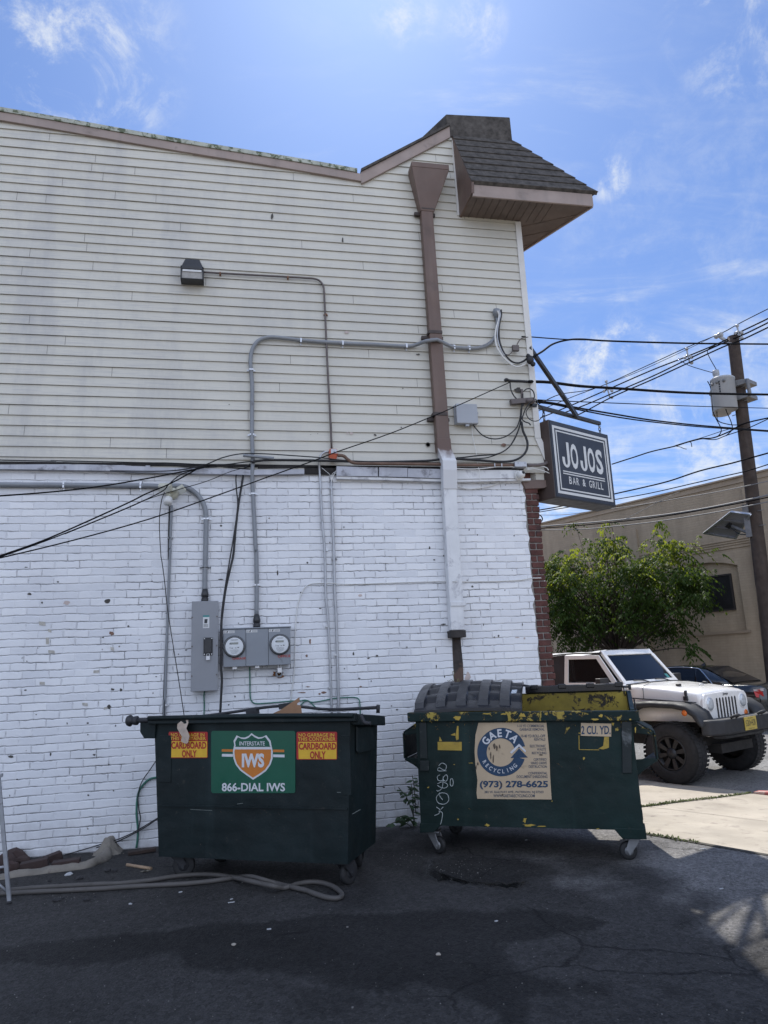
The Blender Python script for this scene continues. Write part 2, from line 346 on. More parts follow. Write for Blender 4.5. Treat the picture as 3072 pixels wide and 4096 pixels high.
def lot_stain_shade(P):
    Wp = P[:, :2]+np.stack([fbm(P, 3.0, 1.7), fbm(P, 3.0, 9.2)], 1)*.10+np.stack([fbm(P, 14., 4.7), fbm(P, 14., 6.2)], 1)*.02
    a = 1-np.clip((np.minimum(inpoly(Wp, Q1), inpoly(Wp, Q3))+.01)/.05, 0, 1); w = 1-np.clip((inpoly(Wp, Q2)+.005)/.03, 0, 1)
    spots = np.clip((fbm(P, 2.3, 5.5, 3)-.55)/.15, 0, 1)*.55
    nn = P[:, 0]*SN[0]+P[:, 1]*SN[1]; rim = np.exp(-((inpoly(Wp, Q1)-.02)/.02)**2)*.12+np.clip((nn-1.0+fbm(P, 1.9, 2.5)*.7)/.7, 0, 1)*(1-np.clip(a, 0, 1))*.9  # rim: aged lot edge, coloured paler still to brighten the sunlit patch
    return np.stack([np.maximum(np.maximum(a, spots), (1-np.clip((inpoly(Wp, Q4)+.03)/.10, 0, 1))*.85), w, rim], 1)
fine_n = np.concatenate([[-90, -40, -20, -11, -7.5], np.arange(-5.5, 2.541, .045)]); fine_n[-1] = 2.54
fine_a = np.concatenate([[-90, -40, -20, -8, -4], np.arange(-2, 7.2, .045), [9, 12, 20, 40, 90]])
grid_strip('parking_lot', M_LOT, fine_n, np.zeros(len(fine_n)), fine_a, .006, lot_stain_shade)
mb = MB(); yd = [(-70, -80), (30, -80), street_pt(0, 0, 0)[:2]]
edge = [street_pt(a, 2.50, .012) for a in (9.2, 60)]
mb.add([(-70, -8.6, .012), (edge[0][0], -8.6, .012), edge[0], edge[1], (-70, edge[1][1], .012)], [(4, 3, 2, 1, 0)]); o = struct(mb, 'added_bounce_slab', M_CONC)  # pale slab added out of view to bounce sun onto the shaded wall
if o.data.polygons[0].normal.z < 0: o.data.flip_normals()
sn = np.linspace(2.545, 6.0, 36); grid_strip('sidewalk', M_CONC, sn, -.002-.20*((sn-2.545)/3.455)**1.2, np.concatenate([[-90, -30, -8], np.arange(-4, 6, .1), [12, 30, 90]]), .004)
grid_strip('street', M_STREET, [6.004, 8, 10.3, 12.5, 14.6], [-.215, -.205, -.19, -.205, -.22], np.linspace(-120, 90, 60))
mb = MB(); mb.hexa([street_pt(-120, 14.6, -.4), street_pt(90, 14.6, -.4), street_pt(90, 14.78, -.4), street_pt(-120, 14.78, -.4), street_pt(-120, 14.6, -.09), street_pt(90, 14.6, -.09), street_pt(90, 14.78, -.09), street_pt(-120, 14.78, -.09)])
struct(mb, 'far_kerb', M_CONC2)
grid_strip('far_sidewalk', M_CONC2, [14.785, 17.6], [-.094, -.05], np.linspace(-120, 90, 40))
mb = MB(); mb.quad((-500, -500, -.8), (500, -500, -.8), (500, 500, -.8), (-500, 500, -.8)); struct(mb, 'ground', mat('earth', (.16, .14, .11), .9, 0, (.2, .2)))
a0 = gnd(*cX(1215, 432), -.2)@SH
mb = MB(); mb.hexa([street_pt(a0, 5.86, -.5), street_pt(40, 5.86, -.5), street_pt(40, 6.0, -.5), street_pt(a0, 6.0, -.5), street_pt(a0, 5.86, -.17), street_pt(a0+1.2, 5.86, -.09), street_pt(a0+1.2, 6.0, -.09), street_pt(a0, 6.0, -.17)])
struct(mb, 'kerb', mat('red_kerb_paint', (.34, .10, .09), .8, 0, (6, .3), ((.4, .36, .32), 8, .5, .1)))
# joints of the pavement: dark grooves with weeds in them
def joint(pts, w, z, name):
    mb = MB(); P = [V3(p) for p in pts]
    for p, q in zip(P[:-1], P[1:]):
        d = q-p; d /= np.linalg.norm(d); s = np.cross(d, [0, 0, 1.])*w/2
        mb.quad(p-s, q-s, q+s, p+s)
    return struct(mb, name, mat('joint_dirt', (.05, .045, .035), .95, 0, (20, .4)))
def pave_z(n): return -.002-.20*(max(0, n-2.545)/3.455)**1.2
def on_pave(px, py):
    z = -.05
    for _ in range(8): p = gnd(px, py, z); z = pave_z(p@SN)
    return p
J1 = [on_pave(*cX(x, y))+[0, 0, .006] for x, y in [(250, 532), (310, 540), (480, 517), (700, 488), (950, 460), (1150, 432), (1290, 424)]]
joint(J1, .035, 0, 'paving_joint')
J2 = [on_pave(*cX(x, y))+[0, 0, .006] for x, y in [(300, 525), (420, 545), (640, 570), (900, 602), (1290, 652)]]
joint(J2, .008, 0, 'paving_joint')
E0 = [street_pt(a, 2.542, .004) for a in np.arange(-1, 7, .35)]
joint(E0, .05, 0, 'paving_joint')
def weeds(name, line, n, h, label):
    mb = MB(); P = catmull(line, 8)
    for _ in range(n):
        p = P[random.randrange(len(P))]+np.array([random.gauss(0, .018), random.gauss(0, .018), 0]); a = random.random()*6.28; l = h*random.uniform(.35, 1.2); w = random.uniform(.004, .010)
        d = np.array([math.cos(a), math.sin(a), 0]); s = np.array([-d[1], d[0], 0])*w; t = p+d*l*random.uniform(.3, 1.0)+np.array([0, 0, l*random.uniform(.3, 1)])
        m = (p+t)/2+np.array([0, 0, l*.25]); mb.add([p-s, p+s, m+s*.8, t, m-s*.8], [(0, 1, 2, 4), (4, 2, 3)])
    o = mb.build(name, mat('weed_green', (.11, .13, .035), .7, 0, (30, .5))); o['kind'] = 'stuff'; tag(o, label, 'weeds')
weeds('joint_weeds', J1[1:-1], 650, .022, 'low green weeds growing along the slanting pavement joint in front of the white car')
weeds('edge_weeds', [street_pt(a, 2.545, .0) for a in np.arange(.6, 3.3, .3)], 700, .022, 'dry weeds growing where the concrete pavement meets the asphalt lot')

# ------------------------------------------------------------------ the bar building
def white_brick():
    m = bpy.data.materials.new('white_painted_brick'); m.use_nodes = True; nt = m.node_tree; N = nt.nodes.new; L = nt.links.new; p = nt.nodes['Principled BSDF']
    tc = N('ShaderNodeTexCoord'); sep = N('ShaderNodeSeparateXYZ'); L(tc.outputs['Object'], sep.inputs[0])
    def math_(op, a, b):
        q = N('ShaderNodeMath'); q.operation = op
        for i, v in enumerate((a, b)):
            if isinstance(v, (int, float)): q.inputs[i].default_value = v
            else: L(v, q.inputs[i])
        return q.outputs[0]
    def noise(scale, detail=5, rough=.6, vec=None, dist=0):
        n = N('ShaderNodeTexNoise'); n.inputs['Scale'].default_value = scale; n.inputs['Detail'].default_value = detail; n.inputs['Roughness'].default_value = rough; n.inputs['Distortion'].default_value = dist
        L(vec if vec is not None else tc.outputs['Object'], n.inputs[0]); return n
    def mr(v, a, b, c=0., d=1.):
        r = N('ShaderNodeMapRange'); L(v, r.inputs[0]); r.inputs[1].default_value = a; r.inputs[2].default_value = b; r.inputs[3].default_value = c; r.inputs[4].default_value = d; return r.outputs[0]
    def mix(f, a, b):
        x = N('ShaderNodeMix'); x.data_type = 'RGBA'; L(f, x.inputs[0])
        for i, v in ((6, a), (7, b)):
            if isinstance(v, tuple): x.inputs[i].default_value = v+(1,)
            else: L(v, x.inputs[i])
        return x.outputs[2]
    w1 = noise(4.5, 3); w2 = noise(26, 4); ws = N('ShaderNodeSeparateColor'); L(w1.outputs['Color'], ws.inputs[0]); ws2 = N('ShaderNodeSeparateColor'); L(w2.outputs['Color'], ws2.inputs[0])
    u = math_('ADD', sep.outputs[0], math_('MULTIPLY', math_('SUBTRACT', ws.outputs[0], .5), .03)); u = math_('ADD', u, math_('MULTIPLY', math_('SUBTRACT', ws2.outputs[0], .5), .010))
    v = math_('ADD', sep.outputs[2], math_('MULTIPLY', math_('SUBTRACT', ws.outputs[1], .5), .026)); v = math_('ADD', v, math_('MULTIPLY', math_('SUBTRACT', ws2.outputs[1], .5), .016))
    cb = N('ShaderNodeCombineXYZ'); L(u, cb.inputs[0]); L(v, cb.inputs[1])
    br = N('ShaderNodeTexBrick'); L(cb.outputs[0], br.inputs[0]); br.inputs['Scale'].default_value = 1; br.inputs['Brick Width'].default_value = .222; br.inputs['Row Height'].default_value = .0728
    br.inputs['Mortar Size'].default_value = .010; br.inputs['Mortar Smooth'].default_value = 1.0; br.inputs['Color1'].default_value = (1, 1, 1, 1); br.inputs['Color2'].default_value = (.0, .0, .0, 1); br.inputs['Mortar'].default_value = (.5, .5, .5, 1); br.offset = .5
    br2 = N('ShaderNodeTexBrick'); L(cb.outputs[0], br2.inputs[0]); br2.inputs['Scale'].default_value = 1; br2.inputs['Brick Width'].default_value = .222; br2.inputs['Row Height'].default_value = .0728
    br2.inputs['Mortar Size'].default_value = .0028; br2.inputs['Mortar Smooth'].default_value = .3; br2.offset = .5
    crack = mr(noise(1.7, 7, .7).outputs[0], .47, .58); crk = math_('MULTIPLY', br2.outputs['Fac'], crack)
    crk = math_('MULTIPLY', crk, mr(noise(14, 3).outputs[0], .42, .56))
    c = mix(mr(br.outputs['Color'], 0, 1), (.68, .695, .725), (.79, .80, .815))
    c = mix(mr(noise(1.1, 6, .65).outputs[0], .46, .72, 0, .38), c, (.52, .53, .56))
    c = mix(mr(noise(3.4, 9, .75, None, .6).outputs[0], .60, .70, 0, .35), c, (.55, .54, .53))
    c = mix(math_('MULTIPLY', crk, .85), c, (.10, .095, .10))
    fr = math_('SUBTRACT', math_('FRACT', math_('DIVIDE', v, .0728), 0), .5); bed = mr(math_('ABSOLUTE', fr, 0), .40, .50)
    lipn = mr(noise(3.1, 6, .7).outputs[0], .36, .62)
    c = mix(math_('MULTIPLY', math_('MULTIPLY', mr(math_('ABSOLUTE', fr, 0), .455, .495), lipn), .12), c, (.36, .36, .39))
    c = mix(math_('MULTIPLY', br2.outputs['Fac'], mr(noise(2.7, 5, .7).outputs[0], .42, .62, 0, .22)), c, (.34, .34, .37))
    sp = N('ShaderNodeTexVoronoi'); sp.inputs['Scale'].default_value = 7.5; sp.inputs['Randomness'].default_value = 1; L(tc.outputs['Object'], sp.inputs[0])
    spm = math_('MULTIPLY', mr(sp.outputs['Distance'], .085, .05), mr(noise(1.6, 2).outputs[0], .50, .60)); spm = math_('MULTIPLY', spm, mr(noise(60, 3).outputs[0], .40, .55))
    c = mix(spm, c, (.12, .10, .09))
    foot = math_('MULTIPLY', mr(sep.outputs[2], .38, .0), mr(noise(6, 8, .7).outputs[0], .38, .62)); c = mix(math_('MULTIPLY', foot, .45), c, (.30, .28, .26))
    L(c, p.inputs['Base Color']); p.inputs['Roughness'].default_value = .62; p.inputs['Specular IOR Level'].default_value = .35
    h = math_('MULTIPLY', math_('MULTIPLY', br.outputs['Fac'], mr(noise(3.4, 4).outputs[0], .35, .65, .12, .95)), -1.0); h = math_('SUBTRACT', h, math_('MULTIPLY', bed, mr(noise(2.4, 4).outputs[0], .32, .65, .05, .85))); h = math_('ADD', h, math_('MULTIPLY', noise(16, 5, .6).outputs[0], .55)); h = math_('ADD', h, math_('MULTIPLY', noise(70, 4, .6).outputs[0], .18)); h = math_('SUBTRACT', h, math_('MULTIPLY', crk, .9))
    h = math_('ADD', h, math_('MULTIPLY', br.outputs['Color'], .6))
    b = N('ShaderNodeBump'); b.inputs['Strength'].default_value = .75; b.inputs['Distance'].default_value = .010; L(h, b.inputs['Height']); L(b.outputs[0], p.inputs['Normal'])
    return m
def siding_mat():
    m = bpy.data.materials.new('weathered_siding'); m.use_nodes = True; nt = m.node_tree; N = nt.nodes.new; L = nt.links.new; p = nt.nodes['Principled BSDF']
    tc = N('ShaderNodeTexCoord')
    def noise(scale, sc, detail=6, rough=.65):
        mp = N('ShaderNodeMapping'); mp.inputs['Scale'].default_value = sc; L(tc.outputs['Object'], mp.inputs[0]); n = N('ShaderNodeTexNoise'); n.inputs['Scale'].default_value = scale; n.inputs['Detail'].default_value = detail; n.inputs['Roughness'].default_value = rough; L(mp.outputs[0], n.inputs[0]); return n.outputs[0]
    def mr(v, a, b, c=0., d=1.):
        r = N('ShaderNodeMapRange'); L(v, r.inputs[0]); r.inputs[1].default_value = a; r.inputs[2].default_value = b; r.inputs[3].default_value = c; r.inputs[4].default_value = d; return r.outputs[0]
    def mix(f, a, b):
        x = N('ShaderNodeMix'); x.data_type = 'RGBA'; L(f, x.inputs[0])
        for i, v in ((6, a), (7, b)):
            if isinstance(v, tuple): x.inputs[i].default_value = v+(1,)
            else: L(v, x.inputs[i])
        return x.outputs[2]
    c = mix(mr(noise(.8, (1, 1, 1)), .35, .7), (.53, .512, .45), (.59, .570, .50))
    # mildew is heavier away from the corner: stains with a shape of their own
    sep = N('ShaderNodeSeparateXYZ'); L(tc.outputs['Object'], sep.inputs[0])
    left = mr(sep.outputs[0], 2.2, -1.6, .25, 1.0)
    g = N('ShaderNodeMath'); g.operation = 'MULTIPLY'; L(mr(noise(2.1, (1, 1, .30), 8, .72), .47, .70, 0, .75), g.inputs[0]); L(left, g.inputs[1])
    c = mix(g.outputs[0], c, (.385, .38, .37))
    g2 = N('ShaderNodeMath'); g2.operation = 'MULTIPLY'; L(mr(noise(9, (.35, 1, 7), 6, .7), .50, .66, 0, .6), g2.inputs[0]); L(left, g2.inputs[1])
    c = mix(g2.outputs[0], c, (.40, .395, .39))
    c = mix(mr(noise(2.6, (1, 1, .10), 5, .6), .60, .78, 0, .30), c, (.38, .37, .36))
    L(c, p.inputs['Base Color']); p.inputs['Roughness'].default_value = .55
    b = N('ShaderNodeBump'); b.inputs['Strength'].default_value = .25; b.inputs['Distance'].default_value = .003; L(noise(40, (.15, 1, 3), 4), b.inputs['Height']); L(b.outputs[0], p.inputs['Normal'])
    return m
M_WB = white_brick(); M_SID = siding_mat()
M_SEAM = mat('seam_shadow_gap', (.16, .15, .14), .9)
M_PINK = mat('faded_fascia', (.32, .258, .23), .65, 0, (3, .12), ((.22, .18, .16), 4, .58, .1), (0, 0), .4, 0, 0, ((.20, .18, .17), .5))
M_EDGE = mat('mossy_edge', (.40, .42, .36), .75, 0, (8, .2), ((.10, .12, .07), 14, .50, .08))
M_SHING = mat('asphalt_shingle', (.085, .078, .072), .95, 0, (14, .45), None, (120, .6), .2)
M_SOFFIT = mat('brown_soffit', (.13, .10, .085), .7, 0, (5, .2))
M_BROWN = mat('brown_metal', (.125, .080, .062), .5, 0, (2.5, .14), ((.09, .06, .05), 3.5, .58, .14), (0, 0), .5, 0, 0, ((.20, .14, .11), .5))
M_WPAINT = mat('chalky_white_paint', (.66, .67, .68), .6, 0, (3, .12), ((.36, .36, .39), 3.6, .54, .10), (30, .15), .4, 0, 0, ((.40, .40, .43), .6))
M_LEAD = mat('grey_lead_flashing', (.40, .41, .45), .55, .2, (3, .16), ((.20, .20, .22), 5, .55, .1), (20, .2), .4, 0, 0, ((.62, .63, .66), .55))
M_TRIM = mat('trim_white', (.64, .63, .60), .6, 0, (4, .08), ((.35, .32, .29), 9, .64, .08))
M_DARKHOLE = mat('dark_gap', (.022, .020, .020), .9, 0, (9, .5))
M_RBRICK = mat('red_brick', (.095, .040, .034), .82, 0, (9, .35), ((.05, .03, .03), 5, .55, .12), (45, .7), .3)
M_MORTAR = mat('grey_mortar', (.27, .25, .23), .9, 0, (30, .2), None, (60, .4))
M_CORE = mat('facade_brick', (.17, .075, .06), .85, 0, (5, .3))
def z_top(x):
    if x < 1.345: return 7.203+(1.345-x)*(7.549-7.203)/3.901
    return 7.203+(x-1.345)*(7.97-7.203)/(2.47-1.345)
def x_right(z): return 3.232 if z > 3.94 else 3.232+(3.94-z)*.36
B = thing('bar_building', 'corner building with beige clapboard upper storey over white painted brick', 'building', (0, 0.5, 0))
# core: everything behind the cladding, running back along the street
mb = MB(); back = V3((-math.sin(ST)*11, math.cos(ST)*11, 0))
mb.prism([(-12, .07, -.5), (3.185, .07, -.5), (3.185, .07, 3.5), (3.22, .07, 3.52), (3.22, .07, 7.8), (2.5, .07, 7.8), (1.345, .07, 7.1), (-2.556, .07, 7.44), (-12, .07, 8.3)], back); mb.build('facade_wall', M_CORE, B)
# painted brick wall
mb = MB(); xe = []
for i in range(60):
    z = -.3+i*(3.60+.3)/59; xe.append((3.045+.010*math.sin(i*1.9)+random.uniform(-.008, .008), z))
mb.prism([(-12, 0, -.3)]+[(x, 0, z) for x, z in xe]+[(-12, 0, 3.60)], (0, .06, 0)); mb.build('brick_wall', M_WB, B)
# unpainted toothed corner bricks
mb = MB(); mo = MB(); z = -.02; k = 0; ch = .0693
while z < 3.33:
    j = lambda s=.004: random.uniform(-s, s)
    x0, x1 = 3.062, 3.205+(.008 if k % 2 else -.002)+j(); z0, z1 = z+.006, z+ch-.006; y0 = -.004+j(.003)
    if k % 2 == 0: mb.hexa([(x0+j(), y0, z0+j(.002)), (x1, y0+j(.002), z0+j(.002)), (x1, .12, z0), (x0, .12, z0), (x0+j(), y0, z1+j(.002)), (x1, y0+j(.002), z1+j(.002)), (x1, .12, z1), (x0, .12, z1)])
    else:
        xm = x0+(x1-x0)*.46+j(.008)
        for a, b in ((x0, xm-.007), (xm+.007, x1)): mb.hexa([(a+j(), y0, z0), (b, y0+j(.002), z0), (b, .12, z0), (a, .12, z0), (a, y0, z1), (b, y0+j(.002), z1), (b, .12, z1), (a, .12, z1)])
    z += ch; k += 1
mo.box((3.03, .010, -.3), (3.193, .065, 3.36)); mo.build('corner_mortar', M_MORTAR, B); mb.build('corner_brickwork', M_RBRICK, B, bevel=.004)
# clapboards
mb = MB(); zc = 3.545; k = 0
while zc < 7.95:
    ex = .108; z0, z1 = zc, zc+ex
    xL = -9.0 if z0 < 7.2 else None
    xs = []
    x = -9.0
    xr0 = x_right(z0)
    while x < xr0-.05: xs.append(x); x += .12
    xs.append(xr0)
    wob = [0.0035*mnoise.noise(Vector((q*.55, k*3.3, 1.2)))+.0012*mnoise.noise(Vector((q*3.0, k*1.7, 4.2))) for q in xs]
    run = []
    for q, w in zip(xs, wob):
        zt = z_top(q)-.06
        if zt <= z0+.004: 
            if len(run) > 1: pass
            run.append(None); continue
        run.append((q, z0+w, min(z1+w, zt)))
    for a, b in zip(run[:-1], run[1:]):
        if a is None or b is None: continue
        yb, yt = -.020, -.006
        o = len(mb.v); mb.add([(a[0], yb, a[1]), (b[0], yb, b[1]), (b[0], yt, b[2]), (a[0], yt, a[2]), (a[0], -.003, a[1]+.002), (b[0], -.003, b[1]+.002)], [(0, 1, 2, 3), (4, 5, 1, 0)], 0)
    for _ in range(2):
        sx = random.uniform(-3.2, 3.0)
        if z_top(sx)-.15 > z1: mb.quad((sx, -.0212, z0+.004), (sx+.004, -.0212, z0+.004), (sx+.004, -.0072, z1), (sx, -.0072, z1), 1)
    zc += ex; k += 1
mb.build('clapboard_siding', [M_SID, M_SEAM], B)
# roof edge fascia and drip edge
def slope_board(mb, x0, x1, lo, hi, y0, y1, n=10, mi=0):
    for i in range(n):
        a = x0+(x1-x0)*i/n; b = x0+(x1-x0)*(i+1)/n; wa = .006*math.sin(a*2.1); wb = .006*math.sin(b*2.1)
        mb.hexa([(a, y0, z_top(a)-lo+wa), (b, y0, z_top(b)-lo+wb), (b, y1, z_top(b)-lo+wb), (a, y1, z_top(a)-lo+wa), (a, y0, z_top(a)-hi+wa), (b, y0, z_top(b)-hi+wb), (b, y1, z_top(b)-hi+wb), (a, y1, z_top(a)-hi+wa)], mi)
mb = MB(); slope_board(mb, -9, 1.345, .150, .052, -.045, .05, 24); slope_board(mb, 1.345, 2.47, .185, .035, -.047, .05, 6); mb.build('fascia_board', M_PINK, B)
mb = MB(); slope_board(mb, -9, 1.3, .050, .0, -.058, .3, 60); mb.build('drip_edge', M_EDGE, B)
mb = MB(); slope_board(mb, 1.345, 2.47, .033, .0, -.070, .6, 12); mb.build('rake_shingles', M_SHING, B)
mb = MB(); mb.prism([(-9, .29, z_top(-9)-.08), (1.345, .29, 7.11), (2.47, .29, 7.86), (2.47, .29, 7.80), (1.345, .29, 7.05), (-9, .29, z_top(-9)-.14)], back*.9); mb.build('roof', M_SHING, B)
# corner eave: soffit, fascia, shingled slopes, box on top
run = V3((-math.sin(ST), math.cos(ST), 0))*8
A0, A1, T0 = V3((2.535, -.004, 6.715)), V3((2.56, -.405, 6.715)), V3((4.03, -.415, 6.715)); K0 = V3((3.262, -.004, 6.715))
mb = MB(); mb.prism([A0, A1, T0, K0], (0, 0, .02)); mb.prism([K0+V3((.002, 0, 0)), T0, T0+run, K0+run], (0, 0, .02))
for i in range(1, 12):
    f = i/12; mb.obox((A1*(1-f)+T0*f+A0*(1-f)+K0*f)/2+V3((0, 0, -.003)), ((1, 0, 0), (0, 1, 0), (0, 0, 1)), (.004, .19, .004))
for i in range(1, 22):
    c0 = K0+run*(i/22-.02); c1 = T0+run*(i/22-.02); d = (c1-c0); l = np.linalg.norm(d); d /= l; mb.obox((c0+c1)/2+V3((0, 0, -.003)), (d, np.cross([0, 0, 1.], d), (0, 0, 1)), (l/2-.03, .004, .004))
mb.build('eave_soffit', M_SOFFIT, B)
mb = MB(); H = V3((0, 0, .135)); mb.hexa([A1+V3((0, -.022, -.02)), T0+V3((.01, -.022, -.02)), T0+V3((0, 0, -.02)), A1+V3((0, 0, -.02)), A1+V3((0, -.022, 0))+H, T0+V3((.01, -.022, 0))+H, T0+H, A1+H])
sd = SN*.022; mb.hexa([T0+V3((0, 0, -.02)), T0+sd+V3((0, 0, -.02)), T0+sd+run+V3((0, 0, -.02)), T0+run+V3((0, 0, -.02)), T0+H, T0+sd+H, T0+sd+run+H, T0+run+H]); mb.build('eave_fascia', M_PINK, B)
mb = MB(); U0, U1 = V3((2.50, -.01, 7.86)), V3((3.275, -.01, 7.87)); L0, L1 = V3((2.545, -.455, 6.855)), V3((4.10, -.462, 6.865))
nst = 8
for i in range(nst):
    f, g = i/nst, (i+1)/nst; a, b = L0*(1-f)+U0*f, L1*(1-f)+U1*f; c, d = L1*(1-g)+U1*g, L0*(1-g)+U0*g; lip = V3((0, -.006, .012)); w = V3((0, 0, random.uniform(-.006, .006)))
    mb.hexa([a+V3((0, .03, -.015)), b+V3((0, .03, -.015)), c+V3((0, .03, -.015)), d+V3((0, .03, -.015)), a+lip+w, b+lip, c, d])
    e, g2 = b, c; mb.hexa([b+V3((-.03, .03, -.015)), b+run+V3((-.03, .03, -.015)), c+run+V3((-.03, 0, -.015)), c+V3((-.03, 0, -.015)), b+V3((.012, 0, .010)), b+run+V3((.012, 0, .010)), c+run, c])
mb.build('eave_shingles', M_SHING, B)
mb = MB(); mb.prism([V3((2.522, -.012, 6.70)), V3((2.545, -.43, 6.73)), V3((2.545, -.45, 6.86)), V3((2.50, -.012, 7.85))], (.03, 0, 0)); mb.build('eave_end_panel', M_BROWN, B)
mb = MB(); mb.box((2.495, -.03, 6.72), (2.52, -.002, 7.75)); mb.build('eave_edge_trim', M_TRIM, B)
mb = MB(); mb.prism([(2.45, -.03, 7.80), (3.285, -.03, 7.83), (3.272, -.05, 8.16), (2.438, -.05, 8.10)], back*.72); mb.build('rooftop_box', M_SHING, B, bevel=.01)
# corner trim and flare
def plate(mb, c, pts, off, thick, mi=0): return mb.prism([wall(*c(x, y), off) for x, y in pts], (0, thick, 0), mi)
mb = MB(); mb.hexa([(3.222, -.030, 3.95), (3.292, -.030, 3.95), (3.292, .06, 3.95), (3.222, .06, 3.95), (3.222, -.030, 6.70), (3.292, -.030, 6.70), (3.292, .06, 6.70), (3.222, .06, 6.70)])
mb.prism([(3.222, -.032, 3.945), (3.296, -.032, 3.945), (3.425, -.032, 3.60), (3.345, -.032, 3.60)], (0, .09, 0)); mb.prism([(3.352, -.032, 3.59), (3.430, -.032, 3.59), (3.472, -.032, 3.47), (3.405, -.032, 3.46)], (0, .09, 0)); mb.build('corner_trim', M_TRIM, B)
mb = MB(); mb.prism([(3.292, .0, 3.95), (3.40, .0, 3.60), (3.46, .0, 3.47), (3.20, .0, 3.47), (3.2, .0, 3.95)], run*.9); mb.build('flared_skirt', M_SID, B)
mb = MB(); mb.prism([(3.02, -.02, 3.462), (3.06, -.02, 3.36), (3.28, -.02, 3.37), (3.44, -.02, 3.462)], run*.9); mb.build('skirt_soffit', M_BROWN, B)
# belt of flashing between brick and clapboard
mb = MB(); mb2 = MB(); mb3 = MB()
plate(mb, cR, [(-3200, 1860), (0, 1868), (860, 1882), (1659, 1893), (1659, 1830), (1100, 1822), (800, 1815), (300, 1818), (0, 1812), (-3200, 1806)], .055, .06)
plate(mb, cH, [(0, 475), (400, 485), (830, 497), (1190, 489), (1190, 460), (860, 462), (500, 452), (200, 447), (0, 440)], .057, .06)
plate(mb3, cO, [(405, 1943), (860, 1950), (860, 1852), (405, 1838)], .075, .08); plate(mb3, cO, [(874, 1950), (1186, 1958), (1190, 1858), (876, 1850)], .073, .08); plate(mb3, cO, [(1192, 1958), (1575, 1972), (1565, 1868), (1196, 1862)], .076, .08)
plate(mb2, cL, [(405, 1380), (1250, 1368), (1250, 1262), (405, 1258)], .072, .08); plate(mb2, cL, [(330, 1418), (1400, 1398), (1405, 1372), (330, 1388)], .062, .065)
plate(mb2, cO, [(405, 1975), (1575, 2006), (1575, 1980), (405, 1948)], .062, .065)
mb.build('lead_flashing', M_LEAD, B); mb3.build('ledge_flashing', M_LEAD, B); mb2.build('ledge_board', M_WPAINT, B)
mb = MB(); mb.box((-9, -.030, 3.572), (3.05, -.002, 3.60)); plate(mb, cH, [(1190, 490), (1405, 492), (1405, 437), (1190, 445)], .03, .03); mb.build('rotted_sheathing', M_DARKHOLE, B)
mb = MB()
for pts in ([(-200, 1818), (270, 1815), (300, 1800), (200, 1786), (0, 1790), (-200, 1795)], [(540, 1812), (640, 1810), (660, 1796), (560, 1798)], [(640, 1800), (800, 1816), (1020, 1812), (860, 1796), (700, 1790)], [(1120, 1815), (1330, 1812), (1250, 1800), (1130, 1800)], [(1450, 1832), (1610, 1836), (1600, 1828), (1480, 1824)]): plate(mb, cR, pts, .0585, .01)
for pts in ([(320, 436), (480, 452), (612, 444), (600, 432), (450, 430)], [(0, 432), (130, 438), (140, 431), (0, 429)], [(650, 448), (830, 462), (830, 455), (700, 444)], [(880, 455), (1150, 452), (1150, 444), (880, 447)]): plate(mb, cH, pts, .0605, .01)
mb.build('torn_edge', M_DARKHOLE, B)
# scars on the wall: chipped paint, tape, rust, bare stain below the spout
mb = MB(); m_chip = mat('chip_brick', (.20, .12, .09), .9, 0, (30, .4)); m_tape = mat('old_tape', (.42, .40, .36), .7, 0, (30, .3)); m_dark = mat('wall_dirt', (.07, .065, .06), .9, 0, (30, .4)); m_stain = mat('wet_brick_stain', (.035, .028, .026), .75, 0, (8, .5), ((.10, .06, .045), 6, .50, .10), (40, .5)); m_rust = mat('rust_stain', (.26, .10, .03), .9, 0, (20, .4)); m_pink = mat('pale_patch', (.50, .42, .39), .8, 0, (14, .2))
def blob(c, x, y, rx, ry, mi, off=.0025, n=11, rot=0):
    P = []
    for i in range(n):
        a = 6.2832*i/n; r = random.uniform(.6, 1.15); u, w = rx*r*math.cos(a), ry*r*math.sin(a); P.append(wall(*c(x+u*math.cos(rot)-w*math.sin(rot), y+u*math.sin(rot)+w*math.cos(rot)), off))
    mb.add(P, [tuple(range(n))[::-1]], mi)
for x, y, w, h in [(402, 1172, 60, 34), (472, 1240, 30, 26), (450, 1335, 30, 62), (490, 1440, 60, 26), (911, 1626, 52, 26), (400, 1737, 48, 26), (807, 1938, 50, 26), (1000, 1972, 34, 22), (1066, 1412, 32, 30)]:
    s = random.uniform(-4, 4); tp_ = MB(); plate(tp_, cS, [(x-w/2, y+h/2+s), (x+w/2, y+h/2-s), (x+w/2+s, y-h/2), (x-w/2+s, y-h/2+s)], .004, .003, 0); tp_.build('tape_scrap', m_tape, B)
